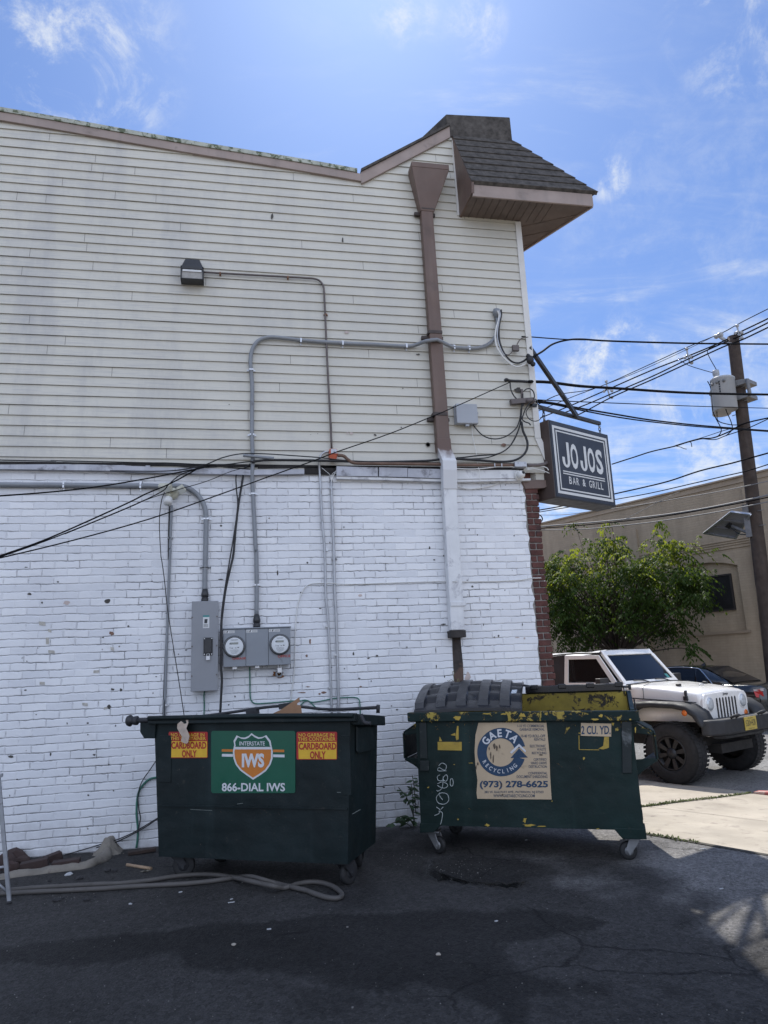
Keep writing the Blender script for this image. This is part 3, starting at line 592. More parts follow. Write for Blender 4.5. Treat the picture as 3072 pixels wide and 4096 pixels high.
for c, x, y, rx, ry, mi in [(cS, 1058, 1263, 24, 22, 0), (cS, 1032, 1962, 28, 22, 2), (cS, 1022, 957, 30, 26, 2), (cS, 280, 890, 20, 13, 2), (cS, 630, 975, 36, 20, 5), (cS, 1145, 1800, 14, 18, 2), (cS, 1065, 1795, 18, 12, 2), (cS, 240, 1803, 14, 8, 2), (cG, 70, 208, 20, 10, 2), (cG, 335, 195, 7, 14, 2), (cC, 940, 170, 7, 20, 2), (cC, 1180, 672, 9, 22, 0), (cC, 1155, 780, 12, 12, 0), (cC, 1500, 765, 6, 16, 2), (cC, 1610, 798, 9, 6, 2), (cC, 1550, 335, 14, 12, 5), (cC, 520, 217, 22, 5, 2), (cC, 1283, 1050, 20, 10, 0), (cC, 1250, 1060, 10, 8, 0), (cC, 1165, 1008, 18, 4, 0), (cC, 1120, 1052, 30, 5, 0), (cC, 1555, 1008, 10, 6, 0), (cM, 205, 1375, 32, 9, 2), (cM, 648, 1378, 6, 14, 2), (cM, 768, 1515, 11, 8, 2), (cM, 1020, 1520, 30, 6, 5), (cM, 1078, 1380, 5, 22, 2), (cM, 120, 1660, 5, 34, 2), (cM, 125, 1840, 6, 26, 2), (cM, 580, 386, 8, 8, 2), (cM, 985, 394, 8, 8, 2), (cM, 860, 1207, 5, 5, 2), (cM, 796, 645, 4, 4, 2), (cM, 1100, 1530, 12, 16, 5), (cM, 470, 1960, 36, 62, 5), (cM, 50, 530, 10, 18, 2)]: blob(c, x, y, rx, ry, mi)
for x, y in [(210, 768), (190, 347), (1434, 875), (15, 230), (1090, 535), (650, 230)]: blob(cC, x, y, 5, 5, 2)
for i in range(60): blob(lambda x, y: (x, y), random.uniform(30, 2000), random.uniform(2080, 3250), random.uniform(2, 6), random.uniform(2, 5), 2)
tp_ = MB(); plate(tp_, cM, [(325, 2060), (430, 2060), (420, 1800), (402, 1640), (392, 1508), (300, 1508), (306, 1700), (318, 1900)], .004, .003, 0); tp_.build('water_stain', m_stain, B)
blob(cC, 948, 918, 44, 34, 4, .003, 15)
for c, x, y, rx, ry in [(cO, 515, 355, 30, 14), (cO, 572, 1475, 20, 17), (cO, 525, 1470, 11, 9)]: blob(c, x, y, rx, ry, 5, .0235)
for c, x, y, rx, ry in [(cO, 832, 1492, 16, 13), (cO, 1415, 1600, 24, 26), (cO, 1136, 976, 9, 8), (cL, 40, 925, 32, 30), (cL, 1235, 200, 58, 36), (cO, 1305, 600, 22, 8), (cQ, 1350, 1010, 13, 36), (cP, 472, 1275, 11, 34), (cO, 118, 1487, 4, 4), (cO, 195, 1478, 4, 4), (cO, 1120, 1408, 9, 8), (cN, 875, 1155, 8, 5)]: blob(c, x, y, rx, ry, 2, .024)
blob(cL, 1050, 925, 34, 24, 0, .024)
o = mb.build('paint_chips', [m_chip, m_tape, m_dark, m_stain, m_rust, m_pink], B); o['kind'] = 'stuff'
# ------------------------------------------------------------------ things fixed to the side wall
M_PVC = mat('grey_conduit', (.22, .235, .255), .5, 0, (4, .12), ((.13, .13, .135), 7, .60, .1))
M_EMT = mat('galvanised_pipe', (.40, .41, .43), .42, .55, (6, .15), ((.25, .24, .23), 8, .58, .1))
M_EMTD = mat('dark_pipe', (.12, .10, .095), .55, .2, (6, .2))
M_STEEL = mat('zinc_steel', (.55, .56, .58), .35, .8, (10, .1))
M_BLK = mat('black_rubber', (.014, .014, .016), .55, 0, (10, .3))
M_BLK2 = mat('black_plastic', (.022, .023, .026), .42, 0, (6, .25), None, (60, .15))
M_BOXG = mat('grey_enamel', (.235, .245, .265), .45, .0, (3, .07), ((.16, .16, .165), 6, .64, .1))
M_BOXG2 = mat('meter_enamel', (.215, .235, .262), .42, .0, (3, .07), ((.14, .15, .16), 6, .64, .1))
M_WHITE = mat('white_plastic', (.66, .66, .64), .45, 0, (5, .05))
M_CREAM = mat('cream_plastic', (.55, .54, .44), .5, 0, (5, .08), ((.32, .30, .24), 9, .64, .06))
M_REDP = mat('red_lettering', (.36, .04, .03), .6, 0, (40, .25))
M_INK = mat('dark_ink', (.03, .035, .04), .6)
M_STICK = mat('white_sticker', (.62, .63, .63), .5, 0, (20, .06))
M_TEAL = mat('teal_sticker_band', (.05, .22, .22), .5)
M_GREEN = mat('green_wire', (.035, .15, .11), .5, 0, (12, .25))
M_RUSTM = mat('rusty_steel', (.22, .11, .06), .8, .2, (8, .3))
M_LENS = mat('lamp_glass', (.62, .64, .60), .25, 0, (12, .1))
def strap(parent, p, d, r, m=M_STEEL):
    """pipe clip across a pipe that runs along d on the wall"""
    d = V3(d)/np.linalg.norm(V3(d)); s = np.cross(d, [0, 1., 0]); mb = MB(); c = V3(p)
    mb.obox(c+V3((0, r*.15-.0, 0)), (s, (0, 1, 0), d), (r*1.12, r*1.1, .008)); f = V3((c[0], -.006 if c[2] < 3.5 else -.024, c[2]))
    mb.obox(f, (s, (0, 1, 0), d), (r*2.1, .003, .009))
    for q in (-1, 1): mb.cyl(f+s*q*r*1.65, f+s*q*r*1.65+V3((0, -.007, 0)), .006, seg=8)
    mb.build('strap', m, parent)
def conduit(name, label, pts, r, m, straps=(), cat='conduit', group=None, sub=6, extra=None):
    P = catmull(pts, sub); low = min(P, key=lambda q: q[2]); t = thing(name, label, cat, low, group=group)
    MB().tube(pts, r, 10, sub).build('pipe', m, t)
    for f in straps:
        i = min(len(P)-2, max(1, int(f*(len(P)-1)))); strap(t, P[i], P[i+1]-P[i-1], r)
    return t
def cable(name, label, pts, r=.006, m=M_BLK, cat='cable', group=None, sub=6):
    return solo(MB().tube(pts, r, 6, sub), name, m, label, cat, group)
GC = 'conduits on the side wall'
# big grey conduit from the meters up, over the spout, to the weatherhead
pts = wl(cC, [(785, 500), (787, 250), (783, 10)], .03)+wl(cH, [(868, 1000), (858, 800), (846, 560)], .03)+wl(cH, [(845, 480), (848, 400), (843, 250)], .05)+wl(cN, [(1128, 1250), (1130, 950), (1112, 720), (1118, 600), (1150, 510), (1215, 440), (1320, 412), (1450, 418), (1640, 440)], .046)+wl(cO, [(130, 455), (470, 478), (820, 492), (1170, 512)], .046)+wl(cO, [(1290, 492)], .06)+wl(cO, [(1390, 455), (1500, 440)], .155)+wl(cK, [(180, 1530)], .15)+wl(cK, [(290, 1585)], .07)+wl(cK, [(390, 1622), (590, 1636), (740, 1625), (860, 1570), (930, 1490), (960, 1380)], .048)+wl(cK, [(960, 1240)], .05)
t = conduit('conduit', 'long grey conduit rising from the meter cabinet and bending over the downspout', pts, .021, M_PVC, (), group=GC, sub=4)
for c, x, y, d in [(cC, 787, 258, (0, 0, 1)), (cH, 851, 622, (0, 0, 1)), (cN, 1119, 772, (0, 0, 1)), (cN, 1127, 1490, (0, 0, 1)), (cO, 10, 450, (1, 0, -.03)), (cO, 473, 480, (1, 0, -.03)), (cO, 1178, 510, (1, 0, 0)), (cK, 388, 1624, (1, 0, 0)), (cK, 588, 1636, (1, 0, 0))]:
    p = wall(*c(x, y), .03); p = wall(*c(x, y), .03 if p[2] < 3.5 else .047); strap(t, p, d, .021)
mb = MB(); p = wall(*cK(955, 1185), .06); mb.lathe(p+V3((0, .03, -.06)), (0, -.25, 1), [(0, .024), (.05, .028), (.06, .042), (.10, .046), (.13, .036), (.14, .01)], 14); mb.build('weatherhead', M_PVC, t)
# conduit feeding the disconnect box from the left
pts = [V3((-7.5, -.03, 3.36)), V3((-4.5, -.03, 3.37))]+wl(cR, [(0, 2043), (600, 2046), (1200, 2052), (1650, 2055)], .03)+wl(cH, [(240, 574), (360, 570), (430, 590), (490, 640), (528, 710), (538, 800), (535, 1000), (531, 1150), (529, 1290)], .03)+wl(cC, [(407, 355)], .03)
t = conduit('conduit', 'thick grey conduit running along the wall top and curving down to the disconnect box', pts, .025, M_PVC, (), group=GC, sub=4)
for c, x, y, d in [(cR, 706, 2048, (1, 0, 0)), (cR, 1555, 2053, (1, 0, 0)), (cH, 540, 789, (0, 0, 1)), (cH, 532, 1111, (0, 0, 1)), (cC, 407, 130, (0, 0, 1))]: strap(t, wall(*c(x, y), .03), d, .025)
# thin conduit under the floodlight
pts = wl(cH, [(310, 700), (306, 800), (299, 980)], .02)+wl(cS, [(1613, 480), (1600, 800), (1588, 1150), (1577, 1450), (1567, 1800), (1558, 2060)], .02)+wl(cC, [(108, 1100), (104, 1300)], .02)
t = conduit('conduit', 'thin grey conduit dropping straight from the floodlight behind the cardboard dumpster', pts, .0125, M_PVC, (), group=GC, sub=4)
for c, x, y in [(cS, 1612, 360), (cH, 300, 916), (cS, 1575, 1945)]: strap(t, wall(*c(x, y), .02), (0, 0, 1), .0125)
# pair of galvanised pipes
pts = wl(cH, [(1352, 343), (1325, 347), (1300, 368), (1289, 410)], .05)+wl(cH, [(1291, 470), (1298, 600), (1308, 800), (1325, 1000), (1333, 1300)], .025)+wl(cC, [(1310, 480), (1325, 760), (1335, 1050), (1342, 1230)], .025)
t = conduit('conduit', 'left galvanised pipe of the pair, hooked into the orange junction box', pts, .0125, M_EMT, (), group=GC, sub=4)
for c, x, y in [(cC, 1295, 2), (cC, 1310, 562), (cC, 1328, 1015), (cH, 1326, 993)]: strap(t, wall(*c(x, y), .02), (0, 0, 1), .0125)
pts = wl(cH, [(1368, 530), (1372, 650), (1379, 800), (1386, 1000), (1393, 1300)], .025)+wl(cC, [(1372, 480), (1382, 800), (1390, 1100), (1394, 1230)], .025)
t = conduit('conduit', 'right galvanised pipe of the pair, open top with wires spilling out', pts, .0145, M_EMT, (), group=GC, sub=4)
for c, x, y in [(cH, 1370, 580), (cH, 1388, 1055), (cC, 1360, 66), (cC, 1377, 772)]: strap(t, wall(*c(x, y), .02), (0, 0, 1), .0145)
mb = MB()
for q in ((-8, 0), (0, 6), (7, -4)): mb.tube(wl(cH, [(1370, 545), (1372+q[0]*.5, 520), (1385+q[0], 490+q[1]), (1405, 470+q[1]*2)], .05), .003, 5)
mb.tube(wl(cH, [(1370, 540), (1362, 500), (1330, 470), (1305, 450)], .05), .003, 5); mb.build('wire_ends', M_WHITE, t)
# dark thin conduit from the wall pack
pts = wl(cQ, [(570, 1625), (800, 1640), (1200, 1662), (1640, 1686)], .042)+wl(cP, [(60, 1692), (150, 1698), (215, 1722), (255, 1775), (267, 1850), (270, 1930)], .042)+wl(cO, [(278, 150), (292, 480), (310, 850), (332, 1250), (350, 1640)], .042)
t = conduit('conduit', 'thin brown conduit from the wall lamp bending down to the orange junction box', pts, .011, M_EMTD, (), group=GC, sub=4)
for c, x, y, d in [(cQ, 776, 1640, (1, 0, 0)), (cQ, 1525, 1682, (1, 0, 0)), (cO, 285, 160, (0, 0, 1))]: strap(t, wall(*c(x, y), .042), d, .011, M_RUSTM)
# brown pipe along the ledge
pts = wl(cO, [(415, 1718), (480, 1724), (530, 1765), (590, 1800), (700, 1808), (1100, 1812), (1560, 1818)], .10)+wl(cL, [(300, 1192), (700, 1196), (1190, 1196)], .10)
t = conduit('conduit', 'rusty brown pipe running along the ledge from the orange box to the small grey box', pts, .017, mat('brown_pipe', (.14, .085, .06), .6, .1, (6, .3)), (), group=GC, sub=4)
mb = MB()
for x, y in ((925, 1197), (1018, 1197)): mb.tube(wl(cL, [(x, y-26), (x+1, y), (x+3, y+26)], .121), .006, 6)
mb.build('strap', M_STEEL, t)
pts = wl(cL, [(1355, 1196), (1450, 1200), (1540, 1192)], .09)+[wall(*cL(1600, 1178), .06), wall(*cL(1632, 1140), .02), wall(*cL(1620, 1090), -.03), wall(*cL(1570, 1010), -.08), wall(*cL(1520, 950), -.12)]
conduit('conduit', 'short dark pipe curling from the small grey box round the building corner', pts, .02, M_EMTD, (), group=GC, sub=5)
# downspout
D = thing('downspout', 'wide brown downspout with funnel head, painted white on its lower half', 'downspout', (2.2, -.06, 1.25))
def P_(c, x, y, o): return wall(*c(x, y), o)
mb = MB(); f = .17
hd = [(1228, 398, f), (1646, 432, f), (1646, 490, f), (1480, 905, .125), (1338, 945, .125), (1200, 720, f), (1228, 500, f)]
top = [P_(cP, 1232, 402, .20), P_(cP, 1640, 434, .20), P_(cP, 1560, 640, .20), P_(cP, 1484, 905, .125), P_(cP, 1335, 945, .125), P_(cP, 1240, 720, .20)]
xs0, xs1 = P_(cP, 1232, 402, .20), P_(cP, 1645, 434, .20); nk0, nk1 = P_(cP, 1335, 945, .125), P_(cP, 1482, 905, .125); nz = min(nk0[2], nk1[2]); mz = P_(cP, 1640, 490, .20)[2]
mid0, mid1 = P_(cP, 1228, 690, .19), P_(cP, 1646, 500, .20)
def rect(x0, x1, y0, y1, z): return [(x0, y0, z), (x1, y0, z), (x1, y1, z), (x0, y1, z)]
zt = xs0[2]; zm = mz-.01
mb.hexa(rect(nk0[0], nk1[0], -.125, -.022, nz)+rect(xs0[0], xs1[0], -.205, -.022, zm)); mb.hexa(rect(xs0[0], xs1[0], -.205, -.022, zm+.001)+rect(xs0[0], xs1[0], -.205, -.022, zt)); mb.build('leader_head', M_BROWN, D, bevel=.006)
mb = MB(); mb.box((xs0[0]+.008, -.197, zt-.03), (xs1[0]-.008, -.03, zt+.002)); mb.build('head_lip', mat('head_rust', (.30, .28, .27), .7, .1, (9, .4)), D)
wx = nk1[0]-nk0[0]
pa, pb = P_(cP, 1338, 950, .125), P_(cL, 160, 860, .125)
w = .148
mb = MB(); mb.hexa(rect(pb[0], pb[0]+w, -.125, -.024, pb[2])+rect(pa[0]+.004, pa[0]+w-.004, -.125, -.024, nz)); mb.build('upper_pipe', M_BROWN, D, bevel=.008)
qa, qb = P_(cL, 225, 1140, .16), P_(cM, 292, 1440, .125)
m_half = M_WPAINT
mb = MB(); z1 = qa[2]; R = []
for z, y0, y1, x0 in ((pb[2]+.02, -.130, -.024, pb[0]-.004), (pb[2]-.10, -.135, -.028, pb[0]-.002), (z1, -.185, -.075, qa[0]-.0), (z1-.10, -.175, -.07, qa[0]+.002), (z1-.30, -.125, -.012, qa[0]+.008)): R.append(rect(x0, x0+w+.008, y0, y1, z))
mb.rings(R, 0, False); 
mgrad = bpy.data.materials.new('half_painted_elbow'); mgrad.use_nodes = True; nt = mgrad.node_tree; pr = nt.nodes['Principled BSDF']; tc = nt.nodes.new('ShaderNodeTexCoord'); sp = nt.nodes.new('ShaderNodeSeparateXYZ'); nz_ = nt.nodes.new('ShaderNodeTexNoise'); nz_.inputs['Scale'].default_value = 9; nz_.inputs['Detail'].default_value = 6
nt.links.new(tc.outputs['Object'], sp.inputs[0]); nt.links.new(tc.outputs['Object'], nz_.inputs[0]); ad = nt.nodes.new('ShaderNodeMath'); ad.operation = 'MULTIPLY_ADD'; nt.links.new(nz_.outputs[0], ad.inputs[0]); ad.inputs[1].default_value = .25; nt.links.new(sp.outputs[2], ad.inputs[2])
mr_ = nt.nodes.new('ShaderNodeMapRange'); nt.links.new(ad.outputs[0], mr_.inputs[0]); zc0 = P_(cL, 280, 1060, .14)[2]-1.25+.125; mr_.inputs[1].default_value = zc0+.05; mr_.inputs[2].default_value = zc0-.05
mx = nt.nodes.new('ShaderNodeMix'); mx.data_type = 'RGBA'; nt.links.new(mr_.outputs[0], mx.inputs[0]); mx.inputs[6].default_value = (.12, .075, .06, 1); mx.inputs[7].default_value = (.64, .65, .67, 1); nt.links.new(mx.outputs[2], pr.inputs['Base Color']); pr.inputs['Roughness'].default_value = .55
mb.build('elbow', mgrad, D, bevel=.006)
mb = MB(); mb.hexa(rect(qb[0], qb[0]+w, -.118, -.008, qb[2])+rect(qa[0]+.012, qa[0]+w+.010, -.118, -.008, z1-.28)); mb.build('lower_pipe', M_WPAINT, D, bevel=.008)
zb = P_(cM, 290, 1125, .125)
mb = MB(); mb.box((zb[0]-.01, -.128, zb[2]-.045), (zb[0]+w+.012, -.004, zb[2])); mb.build('band', M_WPAINT, D, bevel=.003)
mb = MB(); mb.box((qb[0]-.012, -.130, qb[2]-.075), (qb[0]+w+.004, -.006, qb[2]-.004)); mb.build('outlet_collar', mat('blackened_metal', (.03, .026, .024), .8, 0, (9, .5)), D, bevel=.003)
for c, x, y in [(cP, 1270, 978), (cO, 1350, 412), (cL, 38, 585)]:
    p = P_(c, x, y, .06); mb = MB(); mb.box((p[0]-.004, -.065, p[2]-.02), (p[0]+.245, -.024, p[2]+.018)); i = P_(c, x+80, y, .125); mb.box((i[0]-.005, -.131, p[2]+.022), (i[0]+w+.006, -.03, p[2]+.06)); mb.build('bracket', mat('bracket_dark', (.06, .045, .04), .6, .1, (9, .3)), D, bevel=.002)
# wall pack lamp
a, b = wall(*cQ(340, 1722), .10), wall(*cQ(594, 1595), .10); c0, c1 = wall(*cQ(392, 1488), .06), wall(*cQ(548, 1500), .06)
L_ = thing('wall_lamp', 'dark bronze wall pack lamp with hooded top and open lower lens', 'lamp', ((a[0]+b[0])/2, -.05, a[2]))
mb = MB(); mb.hexa(rect(a[0]+.004, b[0]-.004, -.13, -.022, b[2])+rect(c0[0], c1[0], -.08, -.022, c0[2])); mb.build('hood', M_BLK2, L_, bevel=.006)
mb = MB(); z0, z1_ = a[2], b[2]; xa, xb = a[0], b[0]
mb.box((xa, -.15, z0), (xb, -.022, z0+.010)); mb.box((xa, -.15, z1_-.035), (xb, -.022, z1_)); mb.box((xa, -.15, z0), (xa+.012, -.022, z1_)); mb.box((xb-.012, -.15, z0), (xb, -.022, z1_)); mb.build('housing', M_BLK2, L_, bevel=.003)
MB().box((xa+.013, -.135, z0+.012), (xb-.013, -.06, z1_-.05)).build('lens', mat('lamp_lens_grey', (.30, .29, .27), .25, 0, (12, .15)), L_)
MB().box((xa+.02, -.145, z1_-.062), (xb-.02, -.10, z1_-.040)).build('reflector_edge', M_STICK, L_)
p = wall(*cQ(465, 1588), .135); MB().box((p[0]-.010, -.139, p[2]-.022), (p[0]+.010, -.131, p[2]+.022)).build('latch', M_STEEL, L_)
# orange junction box
p0, p1 = wall(*cO(322, 1758), .10), wall(*cO(414, 1640), .10)
J = thing('junction_box', 'orange red junction box with a grey cover plate on the ledge', 'junction box', ((p0[0]+p1[0])/2, -.06, p0[2]))
m_or = mat('orange_enamel', (.42, .085, .035), .55, 0, (8, .15), ((.22, .08, .05), 12, .58, .1))
mb = MB(); mb.hexa(rect(p0[0]+.01, p1[0]-.012, -.09, -.024, p0[2])+rect(p0[0], p1[0], -.10, -.024, p0[2]+.05)); mb.hexa(rect(p0[0], p1[0], -.10, -.024, p0[2]+.051)+rect(p0[0]+.01, p1[0]-.004, -.085, -.024, p1[2])); mb.build('body', m_or, J, bevel=.004)
mb = MB(); mb.hexa([(p0[0]+.022, -.104, p0[2]+.062), (p1[0]-.006, -.104, p0[2]+.062), (p1[0]-.006, -.098, p0[2]+.062), (p0[0]+.022, -.098, p0[2]+.062), (p0[0]+.022, -.092, p1[2]-.006), (p1[0]-.008, -.092, p1[2]-.006), (p1[0]-.008, -.082, p1[2]-.006), (p0[0]+.022, -.082, p1[2]-.006)]); mb.cyl(((p0[0]+p1[0])/2+.01, -.099, p1[2]-.03), ((p0[0]+p1[0])/2+.01, -.106, p1[2]-.03), .006, seg=8); mb.build('cover_plate', M_EMT, J)
# disconnect box
p0, p1 = wall(*cC(299, 1045), .14), wall(*cC(505, 374), .14)
X = thing('disconnect_box', 'tall narrow grey electrical disconnect box with padlocked black handle', 'electrical box', ((p0[0]+p1[0])/2, -.08, p0[2]))
mb = MB(); mb.box((p0[0]+.004, -.125, p0[2]+.004), (p1[0]-.004, -.006, p1[2]-.004)); mb.build('case', M_BOXG, X, bevel=.004)
mb = MB(); mb.box((p0[0], -.140, p0[2]), (p1[0], -.127, p1[2])); mb.build('door', M_BOXG, X, bevel=.003)
mb = MB()
for x, y in [(311, 497), (310, 711), (308, 930), (494, 490), (493, 704), (491, 919)]: q = wall(*cC(x, y), .14); mb.cyl(q+V3((0, .002, 0)), q+V3((0, -.006, 0)), .007, seg=10)
mb.build('screw', M_EMTD, X)
h0, h1 = wall(*cC(394, 778), .145), wall(*cC(463, 644), .145)
mb = MB(); mb.box((h0[0], -.152, h0[2]), (h1[0], -.139, h1[2])); mb.box((h0[0]+.012, -.168, h0[2]+.02), (h1[0]-.012, -.150, h1[2]-.02)); hd_ = mb.build('handle', M_BLK2, X, bevel=.005)
mb = MB()
for u in (.1, .9):
    for w_ in (.06, .94): mb.cyl((h0[0]+(h1[0]-h0[0])*u, -.151, h0[2]+(h1[2]-h0[2])*w_), (h0[0]+(h1[0]-h0[0])*u, -.156, h0[2]+(h1[2]-h0[2])*w_), .005, seg=8)
mb.build('rivet', M_STEEL, hd_)
def padlock(parent, q, s=1.0, m=M_STEEL):
    mb = MB(); q = V3(q); mb.box((q[0]-.017*s, q[1]-.012, q[2]-.035*s), (q[0]+.017*s, q[1]+.008, q[2])); mb.tube([q+V3((-.011*s, -.002, -.002)), q+V3((-.011*s, -.002, .018*s)), q+V3((0, -.002, .030*s)), q+V3((.011*s, -.002, .018*s)), q+V3((.011*s, -.002, -.002))], .0035*s, 6, 4)
    return mb.build('padlock', m, parent)
padlock(X, wall(*cC(428, 783), .158))
s0, s1 = wall(*cC(390, 576), .141), wall(*cC(438, 480), .141)
def fr_wall(off): return lambda x, y, o: (x, -off-o, y)
mb = MB(); mb.quad((s0[0], -.1412, s0[2]), (s1[0], -.1412, s0[2]), (s1[0], -.1412, s1[2]), (s0[0], -.1412, s1[2]), 0); mb.quad((s0[0], -.1416, s1[2]-.018), (s1[0], -.1416, s1[2]-.018), (s1[0], -.1416, s1[2]), (s0[0], -.1416, s1[2]), 1)
for i in range(5): mb.quad((s0[0]+.006, -.1416, s0[2]+.010+i*.006), (s1[0]-.010, -.1416, s0[2]+.010+i*.006), (s1[0]-.010, -.1416, s0[2]+.0125+i*.006), (s0[0]+.006, -.1416, s0[2]+.0125+i*.006), 2)
mb.quad((s0[0]+.012, -.1416, s0[2]+.045), (s1[0]-.020, -.1416, s0[2]+.045), (s1[0]-.016, -.1416, s0[2]+.085), (s0[0]+.014, -.1416, s0[2]+.085), 2); mb.build('warning_label', [M_STICK, M_TEAL, M_INK], X)
# tapered cable glands on top of both cabinets
def gland(parent, q, r=.026):
    mb = MB(); mb.lathe(q, (0, 0, 1), [(0, r*1.35), (.035, r*1.35), (.036, r*1.15), (.05, r*1.15), (.051, r*1.35), (.075, r*1.4), (.13, r*.95)], 16); mb.build('cable_gland', M_BLK2, parent)
gland(X, (wall(*cC(405, 370), .03)[0], -.04, p1[2]-.002))
# meter cabinet
p0, p1 = wall(*cC(538, 860), .13), wall(*cC(1036, 570), .13)
K = thing('meter_cabinet', 'wide grey cabinet with two round electricity meters marked garage and office', 'meter cabinet', ((p0[0]+p1[0])/2, -.08, p0[2]))
zb0, zb1 = (p0[2]+wall(*cC(1039, 847), .13)[2])/2, (wall(*cC(538, 588), .13)[2]+p1[2])/2
mb = MB(); mb.box((p0[0]+.003, -.118, zb0+.004), (p1[0]-.003, -.006, zb1)); mb.box((p0[0]-.006, -.138, zb1+.001), (p1[0]+.006, -.004, zb1+.012)); mb.build('case', M_BOXG2, K, bevel=.003)
xd = [p0[0], wall(*cC(707, 720), .13)[0], wall(*cC(874, 720), .13)[0], p1[0]]
doors = []
for i in range(3):
    mb = MB(); mb.box((xd[i]+.002, -.131, zb0), (xd[i+1]-.002, -.120, zb1-.002)); doors.append(mb.build('door', M_BOXG2, K, bevel=.003))
M_DIAL = mat('meter_face', (.66, .68, .69), .5, 0, (20, .08)); M_METAL = mat('meter_ring', (.10, .105, .11), .3, .6, (12, .1)); M_LCD = mat('meter_lcd', (.16, .17, .13), .3)
M_GLS = glass_mat('meter_glass', (.75, .78, .8), .04, .16)
for i, (x, y, rp) in ((0, (622, 712, 69)), (2, (958, 696, 67))):
    q = wall(*cC(x, y), .14); r = rp*.5425/2840*7.2*.98
    mb = MB(); mb.lathe((q[0], -.128, q[2]), (0, -1, 0), [(0, r*1.12), (.018, r*1.12), (.024, r*1.04), (.024, r*.93), (.0, r*.93)], 32, 0, True, False); ring = mb.build('meter', M_METAL, K)
    mb = MB(); mb.cyl((q[0], -.132, q[2]), (q[0], -.160, q[2]), r*.90, r*.90, 32); mb.quad(*[(q[0]+r*u, -.1605, q[2]+r*w_) for u, w_ in ((-.42, .20), (.40, .20), (.40, .42), (-.42, .42))], 1)
    for u0, u1, w0, w1, mi in ((-.38, .38, .66, .70, 2), (-.3, .3, .60, .62, 2), (-.5, -.3, .22, .36, 2), (-.45, -.40, -.2, -.02, 2), (-.3, -.12, -.2, -.12, 2), (.05, .22, -.18, -.12, 2), (.3, .48, -.16, -.06, 2), (-.4, .4, -.34, -.32, 2), (-.45, .45, -.42, -.40, 2), (-.42, .42, -.50, -.48, 2), (-.36, .36, -.58, -.56, 2), (-.3, .3, -.66, -.64, 2), (-.22, .22, -.74, -.72, 2)): mb.quad((q[0]+r*u0, -.1606, q[2]+r*w0), (q[0]+r*u1, -.1606, q[2]+r*w0), (q[0]+r*u1, -.1606, q[2]+r*w1), (q[0]+r*u0, -.1606, q[2]+r*w1), mi)
    mb.build('dial', [M_DIAL, M_LCD, M_INK], ring)
    MB().lathe((q[0], -.150, q[2]), (0, -1, 0), [(0, r*.925), (.03, r*.92), (.045, r*.86), (.052, r*.6), (.053, .001)], 28).build('glass_cover', M_GLS, ring)
for i, (x0, x1) in enumerate(((540, 623), (709, 791), (876, 957))):
    s0, s1 = wall(*cC(x0, 610-i*8), .132), wall(*cC(x1, 590-i*7), .132); mb = MB(); z0 = zb1-.036; z1_ = zb1-.012
    mb.quad((s0[0], -.1324, z0), (s1[0], -.1324, z0), (s1[0], -.1324, z1_), (s0[0], -.1324, z1_)); mb.quad((s0[0]+.030, -.1328, z0+.003), (s0[0]+.040, -.1328, z0+.003), (s0[0]+.046, -.1328, z1_-.003), (s0[0]+.034, -.1328, z1_-.003), 1)
    for k in range(3): mb.quad((s0[0]+.003, -.1328, z0+.005+k*.006), (s0[0]+.024, -.1328, z0+.005+k*.006), (s0[0]+.024, -.1328, z0+.007+k*.006), (s0[0]+.003, -.1328, z0+.007+k*.006), 1); mb.quad((s0[0]+.055, -.1328, z0+.005+k*.006), (s1[0]-.004, -.1328, z0+.005+k*.006), (s1[0]-.004, -.1328, z0+.007+k*.006), (s0[0]+.055, -.1328, z0+.007+k*.006), 1)
    mb.build('warning_sticker', [M_STICK, M_INK], doors[i])
for i, txt, (x0, y0, x1, y1) in ((0, 'GARAGE', (607, 810, 706, 789)), (2, 'OFFICE', (942, 794, 1035, 771))):
    a, b = wall(*cC(x0, y0), .132), wall(*cC(x1, y1), .132); mb = MB(); letter(mb, txt, fr_wall(.1315), a[0], a[2], b[0], b[2], 0, .03, .0012); mb.build('lettering', M_REDP, doors[i])
gland(K, (wall(*cC(787, 565), .04)[0], -.045, zb1+.012))
mb = MB(); q = wall(*cC(625, 868), .06); mb.box((q[0]-.02, -.10, zb0-.022), (q[0]+.02, -.06, zb0)); q2 = wall(*cC(790, 855), .06); mb.box((q2[0]-.02, -.10, zb0-.02), (q2[0]+.02, -.06, zb0)); mb.build('latch', M_STEEL, K)
q = wall(*cC(955, 885), .08); padlock(K, (q[0], -.10, zb0-.03), 1.2); 
mb = MB(); q = wall(*cC(952, 912), .03); mb.lathe((q[0], -.004, q[2]), (0, -1, 0), [(0, .038), (.02, .036), (.05, .030), (.07, .026), (.07, .02), (.03, .018)], 18, 0, True, False); mb.box((q[0]-.006, -.05, q[2]), (q[0]+.006, -.02, zb0)); mb.build('pipe_stub', M_EMT, K)
